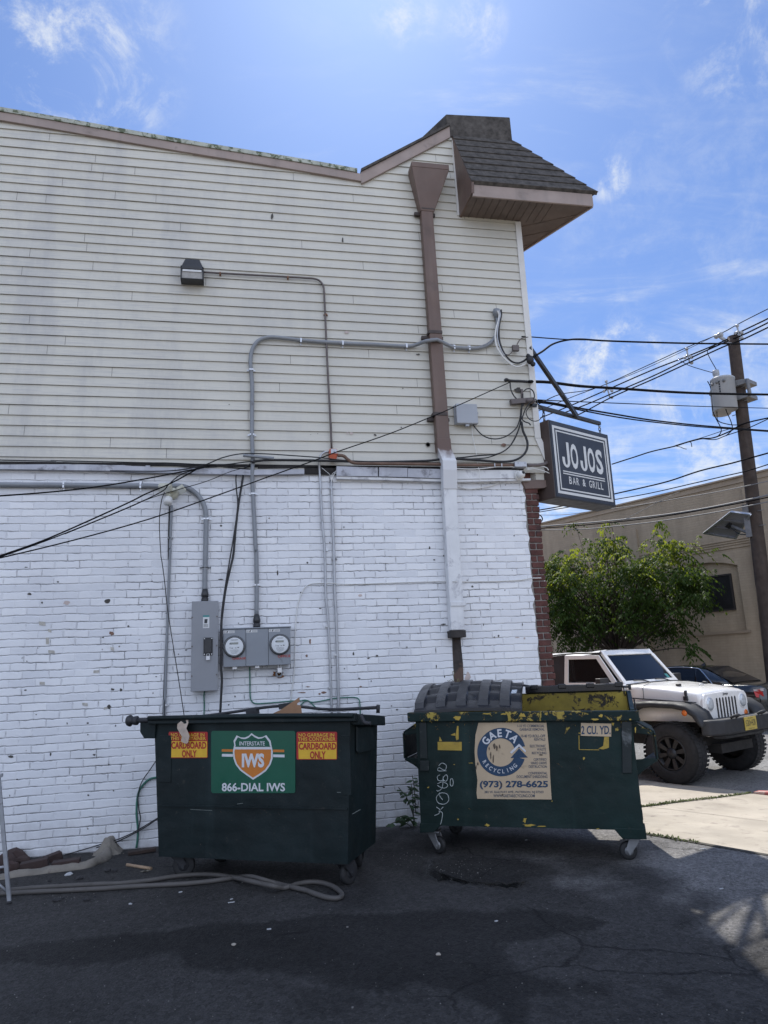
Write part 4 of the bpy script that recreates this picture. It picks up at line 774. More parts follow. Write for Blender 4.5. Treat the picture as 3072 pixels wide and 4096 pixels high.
# floodlight with sensor
q = wall(*cH(312, 615), .05)
FL = thing('floodlight', 'cream twin floodlight with drooping motion sensor under the wall top', 'floodlight', q)
mb = MB(); mb.lathe((q[0], -.004, q[2]), (0, -1, 0), [(0, .062), (.03, .062), (.045, .05), (.05, .0)], 20); mb.build('base', M_CREAM, FL)
def lamp_head(u, v, w, h, tilt):
    p = wall(*cH(u, v), .13); ax = V3((math.cos(tilt), -.25, math.sin(tilt))); ax /= np.linalg.norm(ax); f_ = V3((.1, -.75, -.65)); f_ -= ax*(ax@f_); f_ /= np.linalg.norm(f_); up_ = np.cross(f_, ax)
    m1 = MB(); m1.obox(p, (ax, f_, up_), (w, .028, h)); o = m1.build('lamp_head', M_CREAM, FL, bevel=.006); m2 = MB(); m2.obox(p+f_*.029, (ax, f_, up_), (w*.86, .003, h*.8)); m2.build('lens', M_LENS, o)
    MB().tube([(q[0], -.05, q[2]+.01), ((q[0]+p[0])/2, -.08, (q[2]+p[2])/2+.01), p], .012, 8).build('arm', M_CREAM, o)
lamp_head(268, 580, .062, .036, -.06); lamp_head(374, 594, .034, .036, .5)
p = wall(*cH(290, 668), .10); mb = MB(); mb.lathe(p+V3((.0, .0, .035)), (-.1, -.35, -1), [(0, .02), (.01, .038), (.05, .045), (.08, .040), (.085, .001)], 16); o = mb.build('motion_sensor', M_WHITE, FL); MB().tube([(q[0], -.05, q[2]-.02), p+V3((0, -.01, .05))], .010, 8, 1).build('arm', M_CREAM, o)
MB().lathe(p+V3((-.004, -.022, -.028)), (-.1, -.5, -1), [(0, .030), (.014, .026), (.022, .001)], 12).build('sensor_lens', M_LENS, o)
# grey telephone box, small junction box, dome camera
p0, p1 = wall(*cL(425, 640), .10), wall(*cL(690, 385), .10)
TB = thing('cable_box', 'light grey plastic cable box with rounded cover on the clapboards', 'cable box', ((p0[0]+p1[0])/2, -.06, p0[2]))
MB().box((p0[0], -.105, p0[2]), (p1[0], -.052, p1[2])).build('cover', mat('grey_plastic', (.34, .36, .39), .5, 0, (3, .06)), TB, bevel=.010); MB().box((p0[0]-.006, -.050, p0[2]+.004), (p1[0]-.006, -.022, p1[2]-.002)).build('back_plate', mat('grey_plastic', (.34, .36, .39)), TB, bevel=.004)
mb = MB(); mb.box((p1[0]-.002, -.08, (p0[2]+p1[2])/2+.01), (p1[0]+.014, -.06, (p0[2]+p1[2])/2+.03)); mb.box(((p0[0]+p1[0])/2-.02, -.09, p0[2]-.025), ((p0[0]+p1[0])/2+.02, -.05, p0[2])); mb.build('latch', mat('grey_plastic', (.34, .36, .39)), TB)
p0, p1 = wall(*cL(1195, 1215), .13), wall(*cL(1350, 1150), .13); JB = thing('junction_box', 'small grey metal junction box above the dome camera', 'junction box', ((p0[0]+p1[0])/2, -.08, p0[2]))
MB().box((p0[0], -.13, p0[2]), (p1[0], -.03, p1[2])).build('body', M_EMT, JB, bevel=.003); mb = MB()
for u in (.28, .85): mb.cyl((p0[0]+(p1[0]-p0[0])*u, -.130, (p0[2]+p1[2])/2+.012), (p0[0]+(p1[0]-p0[0])*u, -.134, (p0[2]+p1[2])/2+.012), .004, seg=8)
mb.build('screw', M_INK, JB)
q = wall(*cL(1290, 1300), .16); DC = thing('dome_camera', 'white dome security camera under the corner ledge', 'camera', (q[0], -.08, q[2]-.06))
MB().lathe((q[0]-.01, -.062, q[2]-.004), (.05, -1, -.15), [(0, .052), (.028, .052), (.034, .045)], 22).build('base', M_WHITE, DC); MB().ball((q[0], -.120, q[2]-.008), .046, 0, 18).build('dome', M_WHITE, DC); MB().ball((q[0]+.012, -.150, q[2]+.004), .021, 0, 14).build('lens', M_BLK, DC)
# cables
GK = 'cables on the side wall'
cable('cable', 'thick black cable pair hanging from the ledge past the disconnect box', wl(cH, [(790, 455), (775, 560), (755, 680), (735, 850), (720, 1020)], .04)+wl(cC, [(598, 110)], .055)+wl(cC, [(560, 280)], .085)+wl(cC, [(537, 440)], .12)+wl(cC, [(526, 560), (527, 720), (524, 860), (530, 960), (524, 1080), (518, 1200)], .145), .011, group=GK)
cable('cable', 'thin black cable crossing the thick cable pair below the ledge', wl(cH, [(830, 425), (770, 470), (738, 500), (740, 600), (748, 700), (722, 900)], .045)+wl(cC, [(590, 60)], .06)+wl(cC, [(550, 300)], .10)+wl(cC, [(530, 450), (522, 560)], .14), .0075, group=GK)
cable('cable', 'loose thin black wire curving from the floodlight down to the dumpster', wl(cH, [(285, 690), (302, 730), (299, 760), (262, 612), (240, 680), (228, 820), (238, 1030)], .09)[3:]+wl(cC, [(84, 60), (105, 210), (130, 440), (170, 700), (215, 980), (252, 1225)], .09), .0042, group=GK)
cable('cable', 'black cable tied alongside the thin conduit under the floodlight', wl(cH, [(296, 690), (290, 860), (288, 1050)], .012)+wl(cS, [(1608, 560), (1590, 900), (1578, 1250), (1562, 1600), (1550, 1900), (1546, 2060)], .010), .006, group=GK)
cable('ground_wire', 'green ground wire looping under the meter cabinet towards the paired pipes', wl(cC, [(735, 862), (737, 980), (738, 1060), (745, 1105), (775, 1132), (850, 1130), (950, 1122), (1040, 1114), (1110, 1112), (1150, 1107), (1185, 1125), (1215, 1155), (1250, 1182)], .014), .0062, M_GREEN, 'wire')
cable('ground_wire', 'green ground wire passing behind the paired pipes and dropping at its right end', wl(cC, [(1112, 1142), (1150, 1112), (1200, 1122), (1290, 1108), (1350, 1095), (1430, 1088), (1500, 1086), (1535, 1096), (1547, 1125), (1550, 1215)], .014), .0062, M_GREEN, 'wire')
cable('ground_wire', 'green ground wire dropping straight below the disconnect box', wl(cC, [(403, 1040), (398, 1070), (400, 1150), (398, 1215)], .014), .0062, M_GREEN, 'wire')
cable('ground_wire', 'green ground wire arching beside the cardboard dumpster down to the asphalt', wl(cG, [(1060, 346), (1000, 356), (955, 390), (922, 440), (910, 500), (906, 590), (915, 690), (912, 760), (905, 815)], .014), .010, M_GREEN, 'wire')
cable('cable', 'thin black wire sagging beside the green wire left of the dumpster', wl(cG, [(1060, 200), (1000, 290), (940, 380), (915, 470), (922, 560), (932, 620), (915, 700)], .03), .005, group=GK)
cable('cable', 'black wire running low along the wall foot to a dark hole', wl(cG, [(1075, 600), (1000, 645), (900, 705), (800, 752), (735, 772), (560, 825), (430, 862)], .03), .005, group=GK)
cable('cable', 'second black wire bunched at the wall foot near the concrete lump', wl(cG, [(1060, 612), (960, 680), (850, 740), (745, 788), (700, 800), (640, 812)], .035), .006, group=GK)
cable('cable', 'thin white cable arching over the wall and along it to the brick corner', wl(cC, [(1036, 1115), (1050, 1010), (1066, 860), (1070, 600), (1084, 440), (1105, 350), (1140, 280), (1185, 250), (1270, 244)], .012)+wl(cC, [(1350, 244)], .048)+wl(cC, [(1480, 252)], .012)+wl(cM, [(0, 903), (215, 900)], .014)+wl(cM, [(330, 900)], .135)+wl(cM, [(440, 902), (690, 900), (900, 893), (1090, 880), (1150, 866), (1285, 862)], .014), .0052, M_WHITE, group=GK, sub=4)
for i, (lab, off, rr, p_) in enumerate([
    ('upper black cable humped above the ledge near the grey conduit', .10, .006, wl(cH, [(-100, 470), (300, 470), (520, 432), (640, 385), (760, 358), (900, 356), (1100, 368), (1290, 382), (1450, 400), (1650, 410)], .10)),
    ('thick black cable sleeve lying along the ledge', .09, .013, wl(cH, [(840, 412), (900, 402), (1000, 398), (1290, 402), (1500, 408), (1650, 412)], .09)+wl(cL, [(0, 1140), (240, 1112)], .09)+wl(cL, [(320, 1108)], .11)+wl(cL, [(420, 1112), (700, 1130), (950, 1150), (1130, 1145), (1250, 1105), (1330, 1030), (1362, 930), (1340, 830), (1300, 740), (1280, 620)], .07)),
    ('long thin black cable stapled across the foot of the clapboards', .06, .006, [V3((-7, -.06, 3.66))]+wl(cR, [(0, 1770), (600, 1778), (1200, 1790), (1659, 1800)], .06)+wl(cH, [(300, 418), (620, 430), (830, 408), (1000, 396)], .07)),
    ('black cable sweeping from the ledge up to the corner cable tangle', .07, .008, wl(cL, [(420, 1100), (520, 1092), (720, 1068), (920, 1055), (1030, 1020), (1130, 940), (1210, 800), (1255, 680), (1275, 560), (1285, 420), (1292, 330), (1298, 250)], .07)),
    ('slim black cable rising beside it to the corner cable tangle', .06, .006, wl(cL, [(470, 1115), (740, 1108), (900, 1075), (1050, 1010), (1150, 915), (1220, 790), (1262, 640), (1272, 500)], .055)),
    ('black cable looping from the grey cable box to the corner', .07, .007, wl(cL, [(630, 640), (660, 690), (740, 780), (830, 832), (940, 848), (1050, 825), (1150, 765), (1225, 680), (1262, 560), (1275, 450), (1310, 380)], .07)),
    ('short black loop of cable below the corner wire clamp', .08, .008, wl(cL, [(1130, 95), (1132, 150), (1150, 220), (1190, 290), (1250, 340), (1290, 352)], .08)),
    ('black cable coil standing out at the corner trim', .12, .007, wl(cL, [(1305, 220), (1350, 185), (1400, 185), (1440, 225), (1452, 290), (1430, 340), (1390, 370), (1340, 440), (1300, 540), (1292, 590), (1330, 622), (1380, 640), (1402, 668)], .12)),
    ('thin black cable coil hanging beside the sign chain', .2, .005, wl(cL, [(1460, 315), (1490, 350), (1480, 400), (1400, 420), (1350, 470), (1345, 520), (1380, 580), (1440, 610), (1500, 605), (1550, 560), (1570, 500), (1560, 440), (1520, 400)], .15)),
    ('pale cable lying loosely on the ledge board', .10, .006, wl(cL, [(400, 1240), (560, 1248), (700, 1246), (850, 1232), (980, 1215), (1100, 1212), (1190, 1222)], .10)),
    ('white cable leaving the dome camera round the corner', .09, .006, wl(cL, [(1350, 1250), (1440, 1222), (1550, 1215), (1610, 1230), (1640, 1265)], .09)),
    ('second white cable trailing from the dome camera', .09, .005, wl(cL, [(1345, 1262), (1450, 1246), (1560, 1268), (1650, 1305)], .09)),
    ('thin white cable dropping from the grey cable box', .04, .004, wl(cL, [(622, 660), (632, 820), (665, 960), (690, 1080), (697, 1170)], .05)+wl(cL, [(716, 1250), (724, 1330), (732, 1420)], .10)),
    ('pale brown cable sagging on the brick below the camera', .03, .006, wl(cL, [(415, 1472), (500, 1498), (600, 1512), (720, 1500), (850, 1478), (1000, 1425)], .02)),
    ('bundle of pale wires on the ledge beside the downspout', .09, .005, wl(cO, [(1230, 1838), (1300, 1820), (1400, 1812), (1480, 1822), (1565, 1845)], .09))]):
    cable('cable', lab, p_, rr, M_WHITE if ('white' in lab or 'pale' in lab) else M_BLK, group=GK)
cable('cable_sleeve', 'grey tubular splice sleeve on the ledge by the long conduit', wl(cN, [(1030, 1718), (1200, 1735), (1370, 1752)], .10), .016, M_PVC, 'sleeve')
GW = 'service cables at the weatherhead'
cable('cable', 'white service cable drooping from the weatherhead', wl(cK, [(962, 1140), (985, 1190), (975, 1270), (945, 1370), (932, 1480), (945, 1590), (985, 1680), (1050, 1765), (1130, 1840), (1210, 1880), (1300, 1862), (1375, 1815)], .09), .011, M_WHITE, group=GW)
cable('cable', 'black service cable drooping beside the white one from the weatherhead', wl(cK, [(1010, 1125), (1012, 1200), (990, 1300), (980, 1420), (990, 1540), (1030, 1660), (1090, 1755), (1160, 1815), (1240, 1832), (1310, 1805), (1365, 1760)], .10), .011, group=GW)
cable('cable', 'grey inner service cable from the weatherhead', wl(cK, [(985, 1130), (1000, 1200), (980, 1300), (962, 1400), (965, 1520), (1005, 1650), (1060, 1740)], .10), .008, M_EMT, group=GW)
mb = MB(); q = wall(*cK(1395, 1790), .13); mb.ball(q, (.045, .035, .055)); mb.ball(q+V3((.03, 0, -.05)), (.03, .03, .03)); mb.ball(q+V3((-.02, 0, .045)), (.025, .025, .03)); solo(mb, 'cable_splice', M_BLK, 'lumpy black taped splice at the corner trim', 'splice')
mb = MB(); mb.tube(wl(cK, [(1060, 1715), (1110, 1722), (1150, 1690), (1180, 1650)], .07), .006, 6); mb.tube(wl(cK, [(1210, 1620), (1240, 1550), (1290, 1500), (1370, 1488)], .07), .006, 6); mb.box(tuple(wall(*cK(1170, 1660), .09)), tuple(wall(*cK(1230, 1615), .05))); solo(mb, 'wire_clamp', M_EMTD, 'small wedge clamp and pigtail hanging left of the taped splice', 'clamp')
mb = MB(); mb.tube(wl(cL, [(1060, 75), (1080, 58), (1110, 72), (1160, 78), (1260, 82), (1370, 90)], .08), .016, 8); mb.tube(wl(cL, [(1055, 70), (1075, 90), (1085, 60)], .06), .006, 6); solo(mb, 'wire_clamp', M_BLK, 'black cable dead end clamp hooked to the clapboards', 'clamp')
mb = MB(); mb.obox(wall(*cL(1290, 350), .06), ((1, 0, .1), (0, 1, 0), (-.1, 0, 1)), (.14, .03, .028)); mb.obox(wall(*cL(1290, 300), .06), ((1, 0, 0), (0, 1, 0), (0, 0, 1)), (.012, .012, .10)); mb.ball(wall(*cL(1400, 345), .09), (.06, .04, .035)); solo(mb, 'cable_bracket', M_EMTD, 'dark bracket in the tangle of cables at the corner', 'bracket')
# ------------------------------------------------------------------ hanging sign
HS = V3((3.5, -.05, 0))@SH                       # plane of the sign face, square to the street
def sf(x, y):
    p = along(*cT(x, y), HS); return p@SN, p[2]
M_SIGNB = mat('sign_navy', (.020, .026, .040), .4, 0, (2, .12)); M_SIGNF = mat('sign_frame', (.030, .032, .036), .45, 0, (4, .2)); M_SIGNW = mat('sign_white', (.60, .61, .60), .5, 0, (6, .05)); M_SIGNR = mat('sign_brown_side', (.062, .042, .035), .6, 0, (4, .2), ((.05, .035, .03), 5, .55, .2))
n0, z0 = sf(480, 1382); n1, z1 = sf(1495, 1592); n2, z2 = sf(1395, 385); n3, z3 = sf(415, 110)
nL, nR = (n0+n3)/2-.004, (n1+n2)/2; zB, zT = (z0+z1)/2, (z2+z3)/2; TH = .27
def sg(n, z, d): q = SN*n+SH*(HS+d); return np.array([q[0], q[1], z])
SG = thing('hanging_sign', 'navy box sign with white double border hanging over the pavement', 'sign', sg((nL+nR)/2, zB, -TH/2))
mb = MB(); mb.hexa([sg(nL, zB, 0), sg(nR, zB, 0), sg(nR, zB, -TH), sg(nL, zB, -TH), sg(nL, zT, 0), sg(nR, zT, 0), sg(nR, zT, -TH), sg(nL, zT, -TH)]); mb.m[5] = 1; mb.build('cabinet', [M_SIGNF, M_SIGNR], SG, bevel=.008)
mb = MB(); e = .018; mb.hexa([sg(nL+e, zB+e, .004), sg(nR-e, zB+e, .004), sg(nR-e, zB+e, .0005), sg(nL+e, zB+e, .0005), sg(nL+e, zT-e, .004), sg(nR-e, zT-e, .004), sg(nR-e, zT-e, .0005), sg(nL+e, zT-e, .0005)]); face = mb.build('face', M_SIGNB, SG)
def sN(x): return nL+(nR-nL)*x
def sZ(y): return zB+(zT-zB)*y
mb = MB()
def bar(x0, y0, x1, y1): mb.quad(sg(sN(x0), sZ(y0), .0065), sg(sN(x1), sZ(y0), .0065), sg(sN(x1), sZ(y1), .0065), sg(sN(x0), sZ(y1), .0065))
def frame(x0, y0, x1, y1, t, u): bar(x0, y0, x1, y0+u); bar(x0, y1-u, x1, y1); bar(x0, y0+u, x0+t, y1-u); bar(x1-t, y0+u, x1, y1-u)
frame(.042, .062, .955, .935, .031, .034); frame(.092, .116, .905, .880, .016, .018); bar(.15, .352, .845, .366); bar(.15, .322, .845, .336); mb.build('border', M_SIGNW, face)
def frs(x, y, o): return sg(sN(x), sZ(y), .0065+o)
mb = MB()
for ch, a, b in (('O', .300, .418), ('O', .582, .700), ('S', .722, .838)): letter(mb, ch, frs, a, .412, b, .748, 0, .030, 0)
def jay(x0, x1):                                                   # a condensed J: stem, bowl, hook
    P = []; r = (x1-x0)/2; t = .040; cx = x0+r; ry = .088
    for i in range(13):
        a = math.pi*i/12; P.append(((cx+r*math.cos(a), .412+ry-ry*math.sin(a)), (cx+(r-t)*math.cos(a), .412+ry-(ry-.034)*math.sin(a))))
    for (o0, i0), (o1, i1) in zip(P[:-1], P[1:]): mb.quad(frs(*o0, 0), frs(*i0, 0), frs(*i1, 0), frs(*o1, 0))
    mb.quad(frs(x1-t, .50, 0), frs(x1, .50, 0), frs(x1, .748, 0), frs(x1-t, .748, 0)); mb.quad(frs(x0, .50, 0), frs(x0+t, .50, 0), frs(x0+t, .545, 0), frs(x0, .545, 0))
jay(.160, .282); jay(.452, .566)
for ch, a, b in zip('BAR', (.235, .292, .352), (.278, .340, .395)): letter(mb, ch, frs, a, .205, b, .300, 0, .012, 0)
letter(mb, '&', frs, .452, .205, .502, .300, 0, .02, 0)
for ch, a, b in zip('GRILL', (.560, .622, .680, .710, .762), (.608, .666, .690, .748, .800)): letter(mb, ch, frs, a, .205, b, .300, 0, .012, 0)
mb.build('lettering', M_SIGNW, face)
# bracket and chains
d_ = -TH/2; SB = thing('sign_bracket', 'black steel bracket with diagonal strut holding the box sign', 'bracket', sg(2.88, zT+.1, d_))
def hp(x, y, dd=d_): p = along(*cT(x, y), HS+dd); return p
def beam(mb, p, q, w):
    p, q = V3(p), V3(q); d = q-p; l = np.linalg.norm(d); d /= l; s = np.cross(d, SH); s /= np.linalg.norm(s); mb.obox((p+q)/2, (d, s, np.cross(d, s)), (l/2, w, w))
zA = hp(1240, 200)[2]; nA = hp(1240, 200)@SN; nD = hp(860, 80)@SN
mb = MB(); beam(mb, sg(2.86, zA+.012, d_), sg(nA, zA+.012, d_), .02); mb.build('arm', M_BLK2, SB)
pt = along(*cE(315, 270), HS+d_); mb = MB(); beam(mb, sg(nD, zA+.03, d_), sg(2.92, pt[2], d_), .021); mb.build('strut', M_BLK2, SB)
mb = MB(); beam(mb, sg(2.90, zA+.005, d_+.42), sg(nD, zA+.010, d_), .014); mb.build('side_brace', M_BLK2, SB)
GCH = 'chains holding the sign'
for lab, n_ in (('short chain at the outer end of the sign', nA-.012), ('short chain at the wall end of the sign', nL+.10)):
    mb = MB(); h = zA-.01-zT
    for i in range(4):
        z = zT+.01+h*i/4; c = sg(n_, z+h*.14, d_); u = SN if i % 2 else SH; mb.tube([c+u*.014*math.cos(a)+V3((0, 0, h*.17*math.sin(a))) for a in np.linspace(0, 6.283, 11)], .005, 6, 1)
    mb.obox(sg(n_+.012, zT+.018, d_), (SN, SH, (0, 0, 1)), (.014, .004, .028)); solo(mb, 'chain', M_BLK2, lab, 'chain', GCH)
# birdhouse-like lamp housing on the facade
p = wall(*cM(1290, 880), -.35); q = wall(*cM(1290, 880), -.12); SB2 = thing('wall_box', 'small white pitched box fixed on the street facade behind the brick corner', 'wall box', (3.25, .20, p[2]-.12))
zc = wall(*cM(1300, 880), -.2)[2]; zlo, zhi = wall(*cM(1300, 965), -.2)[2], wall(*cM(1260, 792), -.2)[2]; xr = wall(*cM(1334, 930), -.2)[0]
mb = MB(); mb.prism([(3.08, .2, zlo), (xr, .2, zlo), (xr, .2, zlo+(zhi-zlo)*.62), (3.12, .2, zhi), (3.08, .2, zhi)], (-.05, .12, 0)); mb.build('body', M_WHITE, SB2, bevel=.003)
mb = MB(); mb.prism([(3.10, .185, zhi+.012), (xr+.01, .185, zlo+(zhi-zlo)*.62), (xr+.01, .185, zlo+(zhi-zlo)*.62+.012), (3.10, .185, zhi+.026)], (-.06, .15, 0)); mb.build('lid', M_BLK2, SB2)
# ------------------------------------------------------------------ dumpsters
DA = rad(-28.5); DU = np.array([math.cos(DA), math.sin(DA), 0]); DBK = np.array([math.sin(-DA), math.cos(DA), 0])
def dloc(P0, px, py, dep=0.0):
    n = DBK; d = ray(px, py); t = ((P0+DBK*dep-CAM)@n)/(d@n); q = CAM+d*t-P0; return q@DU, q[2]
def chipped(name, green, chip, zc, amount, scale=7):
    """green paint with flakes of older yellow showing; more of them near the height zc"""
    m = bpy.data.materials.new(name); m.use_nodes = True; nt = m.node_tree; N = nt.nodes.new; L = nt.links.new; p = nt.nodes['Principled BSDF']
    tc = N('ShaderNodeTexCoord'); sep = N('ShaderNodeSeparateXYZ'); L(tc.outputs['Object'], sep.inputs[0])
    def noise(s, d=6, r=.65, sc=None, dist=0):
        n = N('ShaderNodeTexNoise'); n.inputs['Scale'].default_value = s; n.inputs['Detail'].default_value = d; n.inputs['Roughness'].default_value = r; n.inputs['Distortion'].default_value = dist
        if sc: mp = N('ShaderNodeMapping'); mp.inputs['Scale'].default_value = sc; L(tc.outputs['Object'], mp.inputs[0]); L(mp.outputs[0], n.inputs[0])
        else: L(tc.outputs['Object'], n.inputs[0])
        return n.outputs[0]
    def mr(v, a, b, c=0., d=1.):
        r = N('ShaderNodeMapRange'); L(v, r.inputs[0]); r.inputs[1].default_value = a; r.inputs[2].default_value = b; r.inputs[3].default_value = c; r.inputs[4].default_value = d; return r.outputs[0]
    def mth(op, a, b):
        q = N('ShaderNodeMath'); q.operation = op
        for i, v in enumerate((a, b)):
            if isinstance(v, (int, float)): q.inputs[i].default_value = v
            else: L(v, q.inputs[i])
        return q.outputs[0]
    def mix(f, a, b):
        x = N('ShaderNodeMix'); x.data_type = 'RGBA'; L(f, x.inputs[0])
        for i, v in ((6, a), (7, b)):
            if isinstance(v, tuple): x.inputs[i].default_value = v+(1,)
            else: L(v, x.inputs[i])
        return x.outputs[2]
    dark = tuple(c*.62 for c in green); lite = tuple(c*1.35 for c in green)
    c = mix(mr(noise(2.2), .32, .68), dark, lite)
    c = mix(mr(noise(5, 4, .6, (1, 1, .07)), .56, .74, 0, .5), c, tuple(v*1.9+.008 for v in green))
    c = mix(mr(noise(18, 6, .7), .60, .70, 0, .5), c, (.05, .045, .035))
    near = mth('ABSOLUTE', mth('SUBTRACT', sep.outputs[2], zc), 0); bias = mr(near, 0, .32, amount, -.02)
    f = mth('ADD', noise(scale, 9, .72, None, .5), bias); msk = mr(f, .655, .672)
    c = mix(msk, c, chip); edge = mth('SUBTRACT', mr(f, .635, .655), msk); c = mix(mth('MAXIMUM', edge, 0), c, (.035, .022, .014))
    L(c, p.inputs['Base Color']); L(mr(noise(3), .3, .7, .42, .66), p.inputs['Roughness']); p.inputs['Specular IOR Level'].default_value = .3
    h = mth('ADD', mth('MULTIPLY', noise(1.6, 3, .5), 3.0), mth('MULTIPLY', noise(45, 4), .10)); h = mth('SUBTRACT', h, mth('MULTIPLY', msk, .10))
    b = N('ShaderNodeBump'); b.inputs['Strength'].default_value = .6; b.inputs['Distance'].default_value = .025; L(h, b.inputs['Height']); L(b.outputs[0], p.inputs['Normal'])
    return m
G1 = (.0052, .0118, .0128); G2 = (.0052, .0175, .0158)
M_D1 = chipped('dark_green_paint', G1, (.10, .12, .11), 1.1, -.05, 11); M_D2 = chipped('chipped_green_paint', G2, (.36, .27, .055), 1.09, .11, 8); M_D2S = chipped('chipped_green_side', G2, (.36, .27, .055), 1.0, .095, 10)
M_YEL = chipped('worn_yellow_paint', (.25, .19, .030), (.02, .017, .013), 1.16, .125, 9)
M_LID = mat('black_lid_plastic', (.021, .022, .026), .34, 0, (3, .2), ((.07, .07, .072), 7, .58, .14), (30, .15)); M_WHEEL = mat('caster_rubber', (.018, .018, .019), .7, 0, (9, .4)); M_FORK = mat('caster_fork', (.24, .245, .25), .5, .4, (9, .25), ((.10, .05, .03), 9, .56, .1)); M_FORK2 = mat('caster_fork_dark', (.035, .036, .04), .6, .3, (9, .3))
M_INSIDE = mat('dark_inside', (.012, .012, .011), .8, 0, (6, .5))
def caster(root, x, y, top, r, ang, fork=M_FORK):
    t = MB(); ca, sa = math.cos(ang), math.sin(ang); cx, cy = x+.05*ca, y+.05*sa
    t.box((x-.055, y-.05, top-.014), (x+.055, y+.05, top)); 
    for s in (-1, 1):
        ox, oy = -sa*.030*s, ca*.030*s; w = V3((-sa*.004*s, ca*.004*s, 0)); P = [V3((x+ox-ca*.045, y+oy-sa*.045, top-.014)), V3((x+ox+ca*.045, y+oy+sa*.045, top-.014)), V3((cx+ox+ca*.026, cy+oy+sa*.026, r+.01)), V3((cx+ox, cy+oy, r-.03)), V3((cx+ox-ca*.026, cy+oy-sa*.026, r))]
        t.prism(P, w*2)
    o = t.build('caster', fork, root, local=True, bevel=.003)
    ax = V3((-sa, ca, 0)); m = MB(); m.lathe(V3((cx, cy, r))-ax*.022, ax, [(0, r*.55), (.002, r*.86), (.008, r*.98), (.022, r), (.036, r*.98), (.042, r*.86), (.044, r*.55)], 26); wh = m.build('wheel', M_WHEEL, o, local=True)
    m = MB(); m.cyl(V3((cx, cy, r))-ax*.042, V3((cx, cy, r))+ax*.042, .012, seg=10); m.lathe(V3((cx, cy, r))-ax*.025, ax, [(0, r*.2), (.003, r*.5), (.047, r*.5), (.05, r*.2)], 18); m.build('hub', fork, wh, local=True)
def dplate(mb, P0, c, pts, off=.002, mi=0, dep=0.0):
    q = [dloc(P0, *c(x, y), dep) for x, y in pts]; v = [(s, dep-off, z) for s, z in q]
    a = sum(v[i][0]*v[(i+1) % len(v)][2]-v[(i+1) % len(v)][0]*v[i][2] for i in range(len(v)))
    mb.add(v, [tuple(range(len(v))) if a > 0 else tuple(range(len(v)))[::-1]], mi)
def dtext(mb, P0, c, txt, x0, y0, x1, y1, mi=0, bold=.012, off=.004):
    """text in the pixel rectangle (x0, top y0) - (x1, bottom y1) of a crop, on the front plane"""
    a = dloc(P0, *c(x0, y1)); b = dloc(P0, *c(x1, y1)); d = dloc(P0, *c(x0, y0)); e = dloc(P0, *c(x1, y0))
    fr = lambda u, w, o: ((a[0]*(1-u)+b[0]*u)*(1-w)+(d[0]*(1-u)+e[0]*u)*w, -off-o, (a[1]*(1-u)+b[1]*u)*(1-w)+(d[1]*(1-u)+e[1]*u)*w)
    letter(mb, txt, fr, 0, 0, 1, 1, mi, bold, 0)
def rrect(x0, y0, x1, y1, r, n=4):
    P = []
    for cx, cy, a0 in ((x1-r, y0+r, -90), (x1-r, y1-r, 0), (x0+r, y1-r, 90), (x0+r, y0+r, 180)):
        for i in range(n+1): a = rad(a0+90*i/n); P.append((cx+r*math.cos(a), cy+r*math.sin(a)))
    return P
# ---- the cardboard dumpster
P1 = gnd(*cA(435, 1260))-DBK*.08
D1 = thing('dumpster', 'dark green cardboard dumpster with a green and orange shield sticker and no lid', 'dumpster', P1, DA)
TL, TR, BL_, BR_ = [dloc(P1, *cA(x, y)) for x, y in ((300, 400), (1385, 392), (325, 1140), (1370, 1190))]
dp = .62; sx0, sx1, bx0, bx1, zt, zb = TL[0]-.0, TR[0], BL_[0], BR_[0], (TL[1]+TR[1])/2+.01, .165
def panel(mb, a, b, c, d, th, mi=0, n=10):      # subdivided slightly dented sheet
    a, b, c, d = map(V3, (a, b, c, d)); nr = np.cross(b-a, d-a); nr /= np.linalg.norm(nr); V = []
    for j in range(n+1):
        for i in range(n+1):
            u, v = i/n, j/n; p = (a*(1-u)+b*u)*(1-v)+(d*(1-u)+c*u)*v; k = math.sin(math.pi*u)*math.sin(math.pi*v); V.append(p+nr*k*(.006*mnoise.noise(Vector(p*2.3))+.003*mnoise.noise(Vector(p*6.1))))
    F = [(j*(n+1)+i, j*(n+1)+i+1, (j+1)*(n+1)+i+1, (j+1)*(n+1)+i) for j in range(n) for i in range(n)]
    mb.add(V, F, mi, True); mb.add([p-nr*th for p in V], [f[::-1] for f in F], mi, True)
mb = MB(); Fr = [(bx0, 0, zb), (bx1, 0, zb), (sx1, 0, zt), (sx0, 0, zt)]; Bk = [(bx0, dp, zb), (bx1, dp, zb), (sx1, dp, zt-.07), (sx0, dp, zt-.07)]
panel(mb, *Fr, .01); panel(mb, Fr[1], Bk[1], Bk[2], Fr[2], .01); panel(mb, Bk[1], Bk[0], Bk[3], Bk[2], .01); panel(mb, Bk[0], Fr[0], Fr[3], Bk[3], .01); panel(mb, Bk[0], Bk[1], Fr[1], Fr[0], .01); mb.build('body', M_D1, D1, True)
mb = MB(); mb.box((bx0-.002, -.012, zb+.36), (bx1+.012, -.002, zb+.372)); mb.build('weld_seam', M_D1, D1, True)
mb = MB(); r0 = zt-.01; sl = -.012
mb.hexa([(sx0-.03, -.045, r0), (sx1+.05, -.045, r0+sl), (sx1+.05, .02, r0+sl), (sx0-.03, .02, r0), (sx0-.03, -.040, r0+.055), (sx1+.05, -.040, r0+.055+sl), (sx1+.05, .02, r0+.055+sl), (sx0-.03, .02, r0+.055)])

